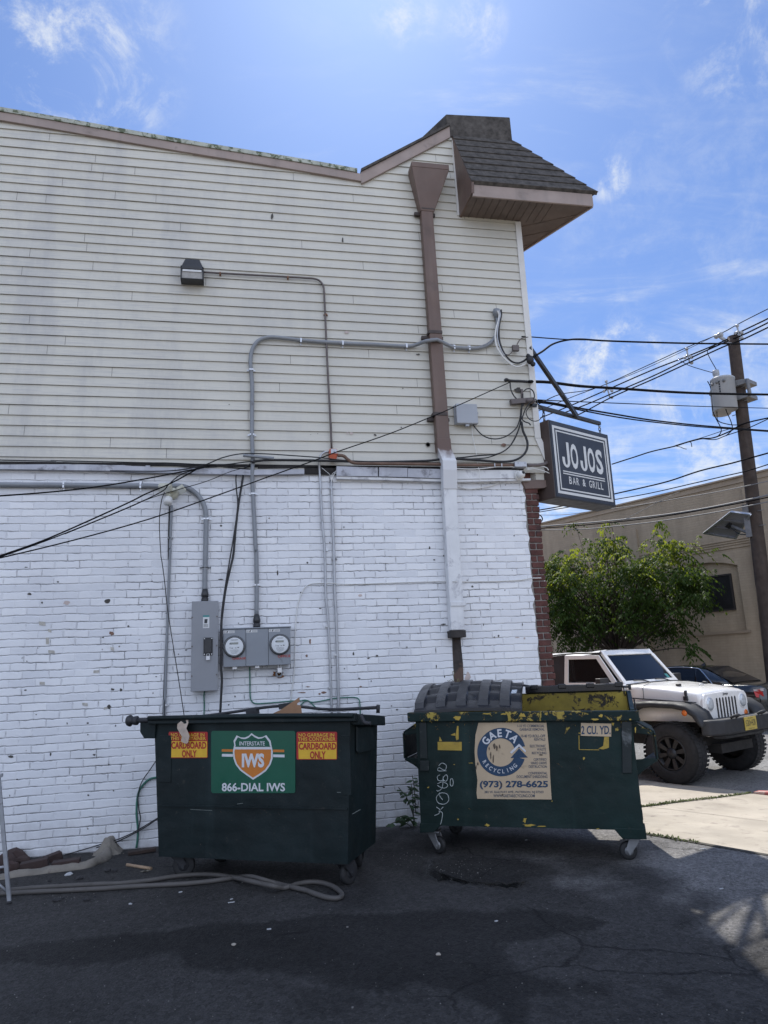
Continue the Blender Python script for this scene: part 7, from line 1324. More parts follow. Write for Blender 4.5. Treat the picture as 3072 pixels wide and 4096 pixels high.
mb = MB(); mb.box((-1.7, -.80, .44), (-.62, -.72, .54)); mb.box((-1.7, .72, .44), (-.62, .80, .54)); lb(mb, 'rock_rail', M_PLAS, bevel=.02)
def car_wheel(par, x, y, r, wd, rimr, side, tyre=M_TYRE, rimm=M_RIM, spokes=8, flat=1.0):
    c = V3((x, y, r)); ax = (0, side, 0); mb = MB(); h = wd/2
    mb.lathe(c-V3((0, side*h, 0)), ax, [(0, rimr), (.0, rimr+.02), (.012, r*.90), (.04, r*.985), (.06, r), (wd-.06, r), (wd-.04, r*.985), (wd-.012, r*.90), (wd, rimr+.02), (wd-.01, rimr), (wd-.10, rimr*.96)], 44, 0, True, False)
    for i in range(44):
        a = 2*math.pi*i/44
        for q, sh in ((-h+.045, 0), (h-.045, .5), (0, .25)):
            b = a+sh*2*math.pi/44; d = V3((math.cos(b), 0, math.sin(b))); mb.obox(c+V3((0, q, 0))+d*(r+.001), (d, (0, 1, 0), np.cross(d, [0, 1., 0])), (.003, wd*.14, r*.045))
    w_ = mb.build('wheel', tyre, par, local=True); m = MB()
    m.lathe(c+V3((0, side*(h-.10), 0)), ax, [(0, .02), (.0, rimr*.95), (.085, rimr*.97), (.092, rimr*1.02), (.082, rimr*.9)], 30, 0, True, False); m.lathe(c+V3((0, side*(h-.07), 0)), ax, [(0, rimr*.34), (.035, rimr*.32), (.04, rimr*.26), (.055, rimr*.22), (.056, .001)], 20)
    for i in range(spokes):
        a = 2*math.pi*(i+.3)/spokes; d = V3((math.cos(a), 0, math.sin(a))); t = np.cross(d, [0, 1., 0]); p0 = c+V3((0, side*(h-.055), 0))
        m.hexa([p0+d*rimr*.28-t*.020-V3((0, side*.012, 0)), p0+d*rimr*.28+t*.020-V3((0, side*.012, 0)), p0+d*rimr*.28+t*.020+V3((0, side*.014, 0)), p0+d*rimr*.28-t*.020+V3((0, side*.014, 0)), p0+d*rimr*.95-t*.034-V3((0, side*.0, 0)), p0+d*rimr*.95+t*.034-V3((0, side*.0, 0)), p0+d*rimr*.95+t*.034+V3((0, side*.026, 0)), p0+d*rimr*.95-t*.034+V3((0, side*.026, 0))])
    m.build('rim', rimm, w_, local=True); m = MB(); m.cyl(c-V3((0, side*.02, 0)), c+V3((0, side*(h-.10), 0)), rimr*.93, rimr*.93, 28); m.build('brake_drum', M_TUB, w_, local=True)
for x in (.14, -2.42):
    for s in (-1, 1): car_wheel(JP, x, s*.79, .405, .275, .225, s)
mb = MB(); mb.lathe((-3.05, .0, 1.0), (-1, 0, 0), [(0, .20), (.0, .36), (.03, .40), (.2, .40), (.23, .36), (.23, .2)], 30); lb(mb, 'spare_wheel', M_TYRE)
# ------------------------------------------------------------------ the black saloon beyond
zc_ = -.20; tl = across(*cV(1045, 2090), 12.75)
cc = tl-SH*2.34+SN*.90
CR = thing('parked_car', 'black four-door saloon with red tail lamps parked across the street', 'car', (cc[0], cc[1], zc_), math.atan2(-SH[1], -SH[0]))
M_CARB = mat('black_car_paint', (.012, .014, .015), .16, 0, (2, .1), None, (0, 0), .6, 0, .8); M_CHROME = mat('chrome_trim', (.62, .62, .62), .12, 1.0); M_TAIL = mat('red_tail_lens', (.46, .015, .014), .15, 0, (30, .2)); M_TAILW = mat('clear_tail_lens', (.48, .42, .40), .2)
def csec(x, w, z0, z1, bulge=.03): 
    zm = z0+(z1-z0)*.62; return [(x, -w*.88, z0), (x, -w, z0+.10), (x, -w-bulge*.3, zm-.08), (x, -w-bulge*.25, zm+.02), (x, -w*.955, z1-.03), (x, -w*.90, z1), (x, -w*.45, z1+.018), (x, 0, z1+.022), (x, w*.45, z1+.018), (x, w*.90, z1), (x, w*.955, z1-.03), (x, w+bulge*.25, zm+.02), (x, w+bulge*.3, zm-.08), (x, w, z0+.10), (x, w*.88, z0)]
def cl(mb, name, m, par=CR, **k): return mb.build(name, m, par, local=True, **k)
mb = MB(); loft(mb, [csec(x, w, a, b) for x, w, a, b in ((-2.50, .70, .42, .80), (-2.46, .80, .36, .90), (-2.36, .86, .30, .955), (-2.1, .895, .26, .975), (-1.6, .91, .24, .985), (-.8, .915, .22, .965), (.2, .915, .22, .945), (.9, .91, .22, .935), (1.4, .90, .24, .905), (2.0, .875, .26, .845), (2.35, .82, .30, .76), (2.48, .72, .36, .66))]); cl(mb, 'body', M_CARB)
def gsec(x, wb, wt, zb, zt): return [(x, -wb, zb), (x, -(wb*.4+wt*.6), zb+(zt-zb)*.62), (x, -wt, zt-.03), (x, -wt*.85, zt-.004), (x, -wt*.4, zt+.012), (x, 0, zt+.016), (x, wt*.4, zt+.012), (x, wt*.85, zt-.004), (x, wt, zt-.03), (x, wb*.4+wt*.6, zb+(zt-zb)*.62), (x, wb, zb)]
mb = MB(); loft(mb, [gsec(-1.72, .78, .72, .955, .985), gsec(-1.45, .80, .67, .955, 1.16), gsec(-1.1, .82, .62, .95, 1.325), (gsec(-.85, .83, .605, .95, 1.385)), gsec(-.3, .84, .60, .945, 1.415), gsec(.25, .84, .605, .94, 1.385), gsec(.6, .83, .63, .935, 1.27), gsec(.95, .82, .69, .93, 1.08), gsec(1.15, .80, .72, .925, .95)]); cl(mb, 'roof', M_CARB)
for s in (-1, 1):
    def gp(x, t, o=.006):
        wb, zb = .832, .955; zt = float(np.interp(x, [-1.72, -1.45, -1.1, -.85, -.3, .25, .6, .95], [.985, 1.16, 1.325, 1.385, 1.415, 1.385, 1.27, 1.08]))-.045; wt = float(np.interp(x, [-1.72, -1.45, -1.1, -.85, -.3, .25, .6, .95], [.72, .67, .62, .605, .60, .605, .63, .69])); return V3((x, s*(wb*(1-t)+(wt+.012)*t+o+.022*math.sin(math.pi*t)), zb+.02+(zt-zb-.02)*t))
    def pane(xs0, xs1, name):
        mb = MB(); n = 8
        for i in range(n):
            u, v = i/n, (i+1)/n
            for a, b in ((0, .5), (.5, 1)):
                P = [gp(xs0[0]*(1-a)+xs0[1]*a+(xs1[0]*(1-a)+xs1[1]*a-xs0[0]*(1-a)-xs0[1]*a)*q, a) for q in (u, v)]+[gp(xs0[0]*(1-b)+xs0[1]*b+(xs1[0]*(1-b)+xs1[1]*b-xs0[0]*(1-b)-xs0[1]*b)*q, b) for q in (v, u)]
                mb.add(P, [(0, 1, 2, 3) if s < 0 else (3, 2, 1, 0)], 0, True)
        return cl(mb, name, M_GLASS)
    pane((-1.28, -.98), (-.94, -.86), 'quarter_window'); pane((-.90, -.84), (.02, .02), 'side_window'); pane((.08, .08), (.86, .34), 'side_window')
    mb = MB(); mb.tube([gp(.88, -.03), gp(0, -.05), gp(-1.22, -.05), gp(-1.31, .12), gp(-1.20, .55), gp(-1.0, .95), gp(-.85, 1.05), gp(-.3, 1.06), gp(.3, 1.05)], .011, 6, 5); mb.tube([gp(x, -.05-.5, .062) for x in (-2.3, -1, .2, 1.6)], .010, 5, 2) if False else None; cl(mb, 'window_trim', M_CHROME)
    mb = MB(); P = [(-2.475, .60, .70), (-2.44, .80, .70), (-2.30, .895, .72), (-2.26, .895, .86), (-2.38, .865, .885), (-2.46, .60, .885)]; mb.add([(x-.008, s*(y+.008), z) for x, y, z in P], [(0, 1, 4, 5), (1, 2, 3, 4)] if s > 0 else [(5, 4, 1, 0), (4, 3, 2, 1)]); tlm = cl(mb, 'tail_light', M_TAIL); mb = MB(); P = [(-2.47, .58, .845), (-2.41, .835, .845), (-2.27, .90, .845), (-2.265, .90, .885), (-2.39, .865, .90), (-2.47, .58, .90)]; mb.add([(x-.012, s*(y+.010), z) for x, y, z in P], [(0, 1, 4, 5), (1, 2, 3, 4)] if s > 0 else [(5, 4, 1, 0), (4, 3, 2, 1)]); cl(mb, 'indicator', M_TAILW, tlm)
    for x in (1.45, -1.48): car_wheel(CR, x, s*.80, .325, .215, .205, s, M_TYRE, M_EMT, 7)
mb = MB(); n = 8
for i in range(n):
    a, b = -1+2*i/n, -1+2*(i+1)/n; P = []
    for u, (x, w, z) in ((a, (-1.70, .66, .998)), (b, (-1.70, .66, .998)), (b, (-1.02, .55, 1.352)), (a, (-1.02, .55, 1.352))): P.append((x-.012, w*u, z+.020+.012*(1-u*u)))
    mb.add(P, [(3, 2, 1, 0)], 0, True)
cl(mb, 'rear_window', M_GLASS)
mb = MB(); mb.box((-2.545, -.74, .44), (-2.46, .74, .60)); cl(mb, 'rear_bumper', M_CARB, bevel=.03); mb = MB(); mb.box((-2.35, -.925, .575), (2.2, -.915, .60)); mb.box((-2.35, .915, .575), (2.2, .925, .60)); cl(mb, 'side_moulding', M_BLK2)
mb = MB(); mb.hexa([(-.75, -.03, 1.40), (-.62, -.03, 1.40), (-.62, .03, 1.40), (-.75, .03, 1.40), (-.75, -.01, 1.47), (-.73, -.01, 1.47), (-.73, .01, 1.47), (-.75, .01, 1.47)]); cl(mb, 'aerial', M_BLK2)
# ------------------------------------------------------------------ beige brick building across the street
NB = 17.3
def beige():
    m = bpy.data.materials.new('beige_painted_brick'); m.use_nodes = True; nt = m.node_tree; N = nt.nodes.new; L = nt.links.new; p = nt.nodes['Principled BSDF']
    tc = N('ShaderNodeTexCoord'); mp = N('ShaderNodeMapping'); mp.inputs['Rotation'].default_value = (0, 0, -math.atan2(SH[1], SH[0])); L(tc.outputs['Object'], mp.inputs[0]); sep = N('ShaderNodeSeparateXYZ'); L(mp.outputs[0], sep.inputs[0]); cb = N('ShaderNodeCombineXYZ'); L(sep.outputs[0], cb.inputs[0]); L(sep.outputs[2], cb.inputs[1])
    br = N('ShaderNodeTexBrick'); L(cb.outputs[0], br.inputs[0]); br.inputs['Scale'].default_value = 1; br.inputs['Brick Width'].default_value = .22; br.inputs['Row Height'].default_value = .075; br.inputs['Mortar Size'].default_value = .008; br.inputs['Mortar Smooth'].default_value = .6
    br.inputs['Color1'].default_value = (.40, .315, .22, 1); br.inputs['Color2'].default_value = (.43, .34, .24, 1); br.inputs['Mortar'].default_value = (.385, .30, .21, 1)
    n = N('ShaderNodeTexNoise'); n.inputs['Scale'].default_value = 1.1; n.inputs['Detail'].default_value = 9; n.inputs['Roughness'].default_value = .7; mp2 = N('ShaderNodeMapping'); mp2.inputs['Scale'].default_value = (1, 1, .22); L(tc.outputs['Object'], mp2.inputs[0]); L(mp2.outputs[0], n.inputs[0]); r = N('ShaderNodeMapRange'); L(n.outputs[0], r.inputs[0]); r.inputs[1].default_value = .3; r.inputs[2].default_value = .7; r.inputs[3].default_value = .70; r.inputs[4].default_value = 1.18
    x = N('ShaderNodeMix'); x.data_type = 'RGBA'; x.blend_type = 'MULTIPLY'; x.inputs[0].default_value = 1; L(br.outputs['Color'], x.inputs[6]); L(r.outputs[0], x.inputs[7]); L(x.outputs[2], p.inputs['Base Color']); p.inputs['Roughness'].default_value = .8
    b = N('ShaderNodeBump'); b.inputs['Strength'].default_value = .4; b.inputs['Distance'].default_value = .01; b.invert = True; L(br.outputs['Fac'], b.inputs['Height']); L(b.outputs[0], p.inputs['Normal']); return m
M_BEI = beige(); M_COP = mat('beige_coping', (.36, .28, .20), .7, 0, (2, .1)); M_WDARK = mat('boarded_window', (.012, .011, .012), .45, 0, (3, .3))
zR = (across(*cV(0, 225), NB)[2]+across(*cV(940, 15), NB)[2])/2
BB = thing('beige_building', 'long beige painted brick building with a dark boarded window across the street', 'building', street_pt(4, NB+2, -.06))
def bpt(c, x, y, o=0.0): return across(*c(x, y), NB-o)
def bh(c, x, y): p = bpt(c, x, y); return p@SH, p[2]
aR, aL = bh(cV, 905, 1200)[0], bh(cV, 905, 1200)[0]-2.15
z0r, zsp, zcr = bh(cV, 970, 1540)[1]+.05, bh(cV, 862, 885)[1], bh(cV, 862, 885)[1]+.20
def bbox(mb, a0, a1, n0, n1, z0, z1, mi=0): mb.hexa([street_pt(a0, n0, z0), street_pt(a1, n0, z0), street_pt(a1, n1, z0), street_pt(a0, n1, z0), street_pt(a0, n0, z1), street_pt(a1, n0, z1), street_pt(a1, n1, z1), street_pt(a0, n1, z1)], mi)
mb = MB(); bbox(mb, -60, aL, NB, NB+.3, -.3, zR); bbox(mb, aR, 30, NB, NB+.3, -.3, zR); bbox(mb, aL, aR, NB, NB+.3, -.3, z0r)
arc = [(aL+(aR-aL)*i/14, zsp+(zcr-zsp)*(1-(2*i/14-1)**2)) for i in range(15)]
mb.prism([street_pt(a, NB, z) for a, z in arc]+[street_pt(aR, NB, zR), street_pt(aL, NB, zR)], SN*.3); bbox(mb, aL-.1, aR+.1, NB+.12, NB+.32, z0r-.1, zcr+.1); bbox(mb, -60, 30, NB+.31, NB+14, -.3, zR-.25); mb.build('wall', M_BEI, BB)
mb = MB(); bbox(mb, -60, 30, NB-.05, NB+.33, zR+.002, zR+.05); bbox(mb, -60, 30, NB-.035, NB-.002, zR-.16, zR-.11); mb.build('coping', M_COP, BB)
mb = MB(); bbox(mb, aL-.12, aR+.12, NB-.06, NB-.002, z0r-.075, z0r); mb.build('sill', M_COP, BB)
mb = MB()
wz0, wz1 = bh(cV, 830, 1325)[1], bh(cV, 780, 965)[1]; wa1 = (bh(cV, 830, 1325)[0]+bh(cV, 780, 965)[0])/2; wa0 = bh(cV, 530, 1350)[0]-.06
bbox(mb, wa0, wa1, NB+.085, NB+.118, wz0, wz1); mb.build('window', M_WDARK, BB); mb = MB()
for q in ((wa0, wa0+.05, wz0, wz1), (wa1-.05, wa1, wz0, wz1), (wa0+.05, wa1-.05, wz0, wz0+.05), (wa0+.05, wa1-.05, wz1-.05, wz1)): bbox(mb, q[0], q[1], NB+.06, NB+.084, q[2], q[3])
mb.build('window_frame', mat('dark_frame', (.035, .028, .025), .6), BB)
mb = MB()
for y0, y1 in ((645, 655), (668, 680), (690, 700), (720, 728)):
    a0, z = bh(cV, 620, y0+25); a1, _ = bh(cV, 990, y0-22); bbox(mb, a0-5.0, a1+.6, NB-.03, NB-.001, z-.018, z+.012)
mb.build('brick_band', M_BEI, BB)
mb = MB(); ap = bh(cV, 1105, 1300)[0]; bbox(mb, ap-.02, 30, NB-.10, NB-.002, -.1, zR-.3); ap2 = aL-1.2; bbox(mb, ap2-.25, ap2+.25, NB-.05, NB-.002, -.1, zR-.9); mb.build('pier', M_BEI, BB)
# ------------------------------------------------------------------ utility pole with transformers
M_POLE = mat('weathered_pole', (.062, .046, .037), .9, 0, (5, .3), ((.05, .04, .035), 9, .52, .15), (30, .5), .3, 0, 0, ((.10, .08, .07), .6)); M_TRANS = mat('transformer_grey', (.36, .37, .375), .5, 0, (3, .06), ((.35, .25, .17), 4, .68, .06)); M_PORC = mat('porcelain_grey', (.36, .37, .38), .35, 0, (8, .1)); M_BRKT = mat('galvanised_bracket', (.20, .20, .20), .6, .3, (6, .2)); M_WIRE = mat('wire_black', (.010, .010, .011), .85, spec=.08); M_WIREL = mat('wire_light', (.22, .22, .22), .6, .1, spec=.3)
NP = 15.1
pt_ = (across(*cU(1108, 345), NP)+across(*cU(1228, 335), NP))/2; pl_ = (across(*cV(1060, 1100), NP)+across(*cV(1160, 1100), NP))/2
dv = (pl_-pt_)/(pt_[2]-pl_[2]); pb_ = pt_+dv*(pt_[2]+.1)
UPo = thing('utility_pole', 'tall weathered wooden utility pole beside the beige building', 'utility pole', pb_)
mb = MB(); mb.tube([pb_-V3((0, 0, .3)), pb_*.6+pt_*.4+V3((.01, 0, 0)), pb_*.25+pt_*.75, pt_], [.185, .17, .155, .145], 18, 8); mb.build('shaft', M_POLE, UPo)
mb = MB()
for (c, x, y) in ((cV, 1100, 345), (cV, 1120, 490), (cU, 1330, 1037), (cU, 1355, 1233), (cU, 1218, 1434)): p = across(*c(x, y), NP-.1); mb.tube([p-SH*.12, p+SH*.05], .010, 6, 1)
mb.build('step_bolt', M_BRKT, UPo)
mb = MB(); p = pt_+dv*.25; q = across(*cU(965, 325), NP-.1); mb.tube([p-SN*.12, (p+q)/2+V3((0, 0, -.02)), q], .05, 8, 3); mb.lathe(q-SH*.11, SH, [(0, .05), (.04, .07), (.08, .05), (.12, .075), (.18, .075), (.22, .05)], 12); mb.build('insulator_arm', M_PORC, UPo)
def tpt(x, y, n): return across(*cU(x, y), n)
TG = 'transformers on the utility pole'
def transformer(ctop, cbot, n, rpx, lab):
    a, b = tpt(*ctop, n), tpt(*cbot, n); b = V3((a[0]+dv[0]*(a[2]-b[2]), a[1]+dv[1]*(a[2]-b[2]), b[2])); r = rpx*.2845/FPX*np.linalg.norm(a-CAM)*.97; t = thing('transformer', lab, 'transformer', b, group=TG); ax = a-b; h = np.linalg.norm(ax); mb = MB(); mb.lathe(b, ax, [(0, r*.93), (.02, r), (h-.06, r), (h-.05, r*1.04), (h-.01, r*1.04), (h+.01, r*.97), (h+.035, r*.5), (h+.04, .001)], 28); tk = mb.build('tank', M_TRANS, t)
    mb = MB(); q = a-SH*(-.0)-SN*.02-V3((0, 0, -.02))+SH*(-r*.45); mb.lathe(q, (0, 0, 1), [(0, .05), (.03, .075), (.05, .055), (.08, .08), (.10, .06), (.13, .085), (.20, .085), (.26, .08), (.27, .02)], 14); mb.build('bushing', M_PORC, t)
    mb = MB()
    for k in (-.55, .0, .5): d = -SN*math.cos(k)*r+SH*math.sin(k)*-r; p = a-V3((0, 0, .16))+d; mb.lathe(p, d, [(0, .035), (.03, .04), (.05, .02), (.08, .015)], 10)
    mb.build('terminal', M_BRKT, t); return t, a, b, r, ax
t1, a1, b1, r1, ax1 = transformer((1015, 935), (1080, 1375), NP-.42, 143, 'grey can transformer hung on the street side of the pole, the nearer one')
transformer((972, 1085), (1034, 1432), NP+.12, 112, 'grey can transformer half hidden behind the nearer one')
p_ = b1+ax1*.6-SN*(r1*.78); mb = MB(); d = SH; lt = lambda x, z, m_: None
mb = MB(); u_ = V3((0, 0, 1))
for i in range(6): q = b1+ax1*(.82-.075*i)-SN*(r1+.001)+SH*(r1*.18); mb.obox(q, (SH, SN, u_), (.018, .004, .022))
mb.build('marking', M_INK, t1)
mb = MB(); bk = []
for y0, x0 in ((985, 1370), (1185, 1380)):
    p, q = tpt(1160, y0+20, NP-.25), tpt(x0, y0-35, NP-.20); mb.hexa([p-u_*.09, q-u_*.05, q-u_*.05+SN*.5, p-u_*.09+SN*.5, p+u_*.09, q+u_*.05, q+u_*.05+SN*.5, p+u_*.09+SN*.5]); bk.append(q)
mb.tube([tpt(1365, 935, NP-.2), tpt(1385, 1050, NP-.2), tpt(1402, 1140, NP-.2), tpt(1390, 1165, NP-.2)], .045, 8, 2); mb.build('mounting_frame', M_BRKT, UPo)
# solar panel on the pole
SPn = thing('solar_panel', 'tilted solar panel bracketed to the left of the utility pole, seen from below', 'solar panel', across(*cV(800, 580), NP))
A_, B_, C_, D_ = across(*cV(532, 566), NP+.55), across(*cV(800, 357), NP-.35), across(*cV(965, 378), NP-.35), across(*cV(735, 592), NP+.55)
D_ = A_+(C_-B_); nrm = np.cross(B_-A_, D_-A_); nrm /= np.linalg.norm(nrm); nrm = nrm if nrm[2] > 0 else -nrm
L2 = A_+(D_-A_)*2.1; M2 = B_+(C_-B_)*1.15
mb = MB(); mb.hexa([A_, L2, M2, B_, A_+nrm*.03, L2+nrm*.03, M2+nrm*.03, B_+nrm*.03]); mb.build('panel', mat('panel_back', (.22, .225, .235), .45, .1, (4, .08)), SPn)
mb = MB()
def rod(p, q, w): 
    d = (q-p)/np.linalg.norm(q-p); s = np.cross(d, nrm); s /= np.linalg.norm(s); mb.obox((p+q)/2-nrm*w, (d, s, nrm), (np.linalg.norm(q-p)/2, w, w))
rod(A_, B_, .022); rod(A_, L2, .022); rod(B_, M2, .022); rod(L2, M2, .022); mb.build('frame', M_STEEL, SPn)
mb = MB(); rod((A_*2+B_)/3, (L2*2+M2)/3, .025); rod((A_+B_*2)/3, (L2+M2*2)/3, .025); pp_ = across(*cV(960, 450), NP-.14); mb.obox(pp_, (SH, SN, u_), (.07, .05, .42)); rod(pp_+u_*.2, (B_+M2)/2, .03); rod(pp_-u_*.3, (A_+L2)/2*.5+(B_+M2)/2*.5, .03); mb.build('bracket', M_BRKT, SPn)
mb = MB(); q = (A_+B_+L2+M2)/4-nrm*.06; mb.obox(q, ((B_-A_)/np.linalg.norm(B_-A_), np.cross(nrm, (B_-A_)/np.linalg.norm(B_-A_)), nrm), (.09, .06, .03)); mb.tube([q, q+V3((.1, -.2, -.25)), pp_-u_*.35], .014, 6); mb.build('junction_unit', M_BLK2, SPn)
# ------------------------------------------------------------------ overhead wires
WG = 'overhead wires'
def wire(lab, c, pts, n0, n1, r=.014, m=M_WIRE, name='wire', start=None, sub=5, twist=False):
    k = len(pts); xs = np.array([q[0] for q in pts], float); P = []
    for i, (x, y) in enumerate(pts):
        px = c(x, y); N_ = n0+(n1-n0)*i/(k-1); P.append(across(*px, N_))
    if start is not None: P[0] = V3(start)
    mb = MB().tube(P, r, 6, sub)
    return solo(mb, name, m, lab, 'overhead wire', WG)
def drop(lab, first, c, pts, n1, r=.011, m=M_WIRE):   # from the corner of the bar building out over the street
    P0 = V3(first); n0 = P0@SN; P = [P0]; k = len(pts); base = np.array(c(*pts[-1]))
    x0 = None
    for i, (x, y) in enumerate(pts):
        f = (i+1)/k; inv = (1-f)/max(.5, n0+6.5)+f/(n1+6.5); P.append(across(*c(x, y), 1/inv-6.5))
    return solo(MB().tube(P, r, 6, 5), 'service_drop', m, lab, 'service drop', 'service drops from the building corner')
kw = wall(*cK(1400, 1770), .14); drop('twisted black service drop leaving the taped splice and running right across the sky', kw, cE, [(380, 292), (440, 250), (520, 227), (600, 222), (720, 230), (900, 237), (1200, 245), (1450, 248), (1700, 250)], 8, .013)
drop('thin bare support wire of the upper service drop', wall(*cE(265, 207), .08), cE, [(330, 210), (420, 217), (530, 224), (640, 226)], 4.0, .007)
drop('heavy black service drop leaving the dead end clamp above the sign', wall(*cL(1380, 88), .10), cE, [(420, 466), (600, 488), (800, 500), (1100, 520), (1350, 530), (1700, 536)], 9, .019)
drop('thin wire running from the sign corner to the far right', wall(*cL(1500, 330), .05), cE, [(450, 570), (640, 578), (1000, 592), (1300, 603), (1700, 614)], 10, .007)
drop('upper black cable of the low pair crossing behind the sign bracket', wall(*cL(1480, 345), .05), cE, [(450, 585), (600, 614), (800, 648), (1000, 680), (1250, 708), (1500, 728), (1700, 742)], 12, .012)
drop('lower black cable of the low pair crossing behind the sign bracket', wall(*cL(1480, 360), .05), cE, [(450, 592), (600, 624), (800, 662), (1000, 690), (1250, 716), (1500, 734), (1700, 748)], 12.5, .010)
drop('slender wire slanting up from the bracket towards the pole crossarm', wall(*cL(1500, 390), .03), cE, [(480, 535), (640, 510), (760, 470), (950, 395), (1200, 280), (1390, 188)], 15, .006)
# street cables
spts = lambda *a: list(a)
wire('uppermost thin primary wire on the spacer cable', cE, [(330, 640), (560, 545), (745, 475), (1000, 360), (1205, 266), (1390, 190), (1480, 142), (1560, 100), (1720, 20)], NP-.05, NP-.05, .012)
wire('first thick primary cable below the thin one', cE, [(370, 668), (560, 590), (755, 505), (1000, 398), (1205, 318), (1400, 236), (1500, 182), (1600, 134), (1720, 76)], NP-.1, NP-.1, .019)
wire('second thick primary cable of the spacer bundle', cE, [(500, 640), (620, 596), (780, 528), (1000, 434), (1212, 332), (1400, 246), (1520, 196), (1600, 158), (1720, 98)], NP-.12, NP-.12, .019)
wire('lowest thick primary cable of the spacer bundle', cE, [(560, 662), (640, 622), (775, 550), (1000, 452), (1222, 350), (1400, 268), (1510, 226), (1600, 184), (1720, 126)], NP-.15, NP-.15, .019)
def spacer(c, x, y, s, lab):
    n = NP-.1; mb = MB(); a = across(*c(x-6*s, y-44*s), n); b = across(*c(x, y-10*s), n); e = across(*c(x+12*s, y+36*s), n); l_ = across(*c(x-16*s, y+4*s), n); r_ = across(*c(x+22*s, y+2*s), n); d_ = across(*c(x+22*s, y+34*s), n)
    mb.tube([a, b, e], .022, 7, 3); mb.tube([l_, b, r_], .022, 7, 2); mb.tube([e, d_], .022, 7, 1)
    for q in (a, l_, r_, d_): mb.ball(q, .05, 0, 8)
    solo(mb, 'cable_spacer', M_PORC, lab, 'cable spacer', 'spacers on the primary cables')
spacer(cE, 1490, 185, .9, 'grey cable spacer on the primary wires right at the pole top'); spacer(cE, 1205, 322, 1.0, 'grey cable spacer on the primary wires above the transformers'); spacer(cE, 750, 512, 1.15, 'grey cable spacer on the primary wires over the sign')
wire('tap wire dropping from the primary cables to the transformer bushing', cE, [(1165, 345), (1215, 372), (1290, 396), (1362, 416)], NP-.1, NP-.4, .010); wire('curved jumper from the primary cable down to the transformer', cE, [(1390, 252), (1335, 270), (1316, 290), (1330, 330), (1372, 403)], NP-.1, NP-.4, .010)
wire('bundled secondary cable sloping down from the pole to the left, drooping ends', cE, [(775, 930), (900, 890), (1000, 858), (1130, 828), (1200, 806), (1280, 786), (1350, 780), (1440, 745), (1500, 710), (1560, 690), (1640, 672), (1720, 655)], NP-.2, NP-.2, .018)
wire('thin messenger of the secondary cable beside the pole', cE, [(1130, 825), (1210, 800), (1300, 775), (1400, 742), (1500, 715)], NP-.2, NP-.2, .009); wire('lower secondary cable rising past the pole to the right edge', cE, [(1290, 786), (1360, 790), (1420, 768), (1500, 742), (1560, 720), (1720, 645)], NP-.25, NP-.25, .012)
for lab, pts in (('left drip loop hanging from the transformer', [(1322, 470), (1318, 462), (1335, 500), (1345, 580), (1350, 640), (1390, 720), (1392, 750), (1372, 775)]), ('middle drip loop hanging from the transformer', [(1360, 480), (1366, 560), (1370, 640), (1378, 685), (1440, 705), (1492, 708)]), ('right drip loop hanging from the transformer', [(1384, 470), (1400, 540), (1420, 620), (1450, 690), (1455, 735), (1420, 770)])): wire(lab, cE, pts, NP-.65, NP-.35, .012)
wire('short frayed tail of the secondary cable, left one', cE, [(1128, 826), (1160, 832), (1185, 842), (1198, 844)], NP-.2, NP-.2, .010); wire('short frayed tail of the secondary cable, right one', cE, [(1200, 806), (1222, 806), (1228, 832)], NP-.2, NP-.2, .010)
for lab, pts, r, m in (('upper black telephone cable emerging from behind the sign', [(300, 1200), (500, 1165), (790, 1098), (950, 1062), (1100, 1025), (1272, 968), (1450, 925), (1540, 900), (1720, 850)], .020, M_WIRE), ('second black telephone cable just below it', [(300, 1212), (500, 1178), (790, 1130), (1000, 1092), (1250, 1035), (1400, 1000), (1550, 965), (1720, 912)], .014, M_WIRE), ('pale telephone wire crossing under the sign', [(300, 1216), (500, 1216), (700, 1190), (900, 1165), (1100, 1132), (1350, 1090), (1550, 1050), (1720, 1012)], .011, M_WIREL), ('lashed bright cable sagging over the tree', [(300, 1290), (450, 1276), (700, 1256), (900, 1236), (1100, 1212), (1300, 1180), (1550, 1130), (1720, 1090)], .022, M_WIREL), ('black cable tight under the lashed cable', [(300, 1298), (600, 1276), (900, 1246), (1100, 1220), (1350, 1178), (1550, 1140), (1720, 1104)], .016, M_WIRE), ('lowest bright wire just above the tree top', [(300, 1303), (600, 1298), (800, 1280), (1000, 1258), (1200, 1228), (1400, 1195), (1550, 1165), (1720, 1130)], .015, M_WIREL), ('thin pale guy wire slanting across the beige wall', [(800, 1262), (950, 1190), (1080, 1120), (1160, 1085)], .007, M_WIREL)):
    wire(lab, cE, pts, NP-.3, NP-.3, r, m)
wire('coiled black cable hooked at the brick corner', cE, [(345, 1210), (370, 1220), (382, 1240), (370, 1258), (345, 1262), (352, 1250), (376, 1252)], 4.2, 4.2, .008)
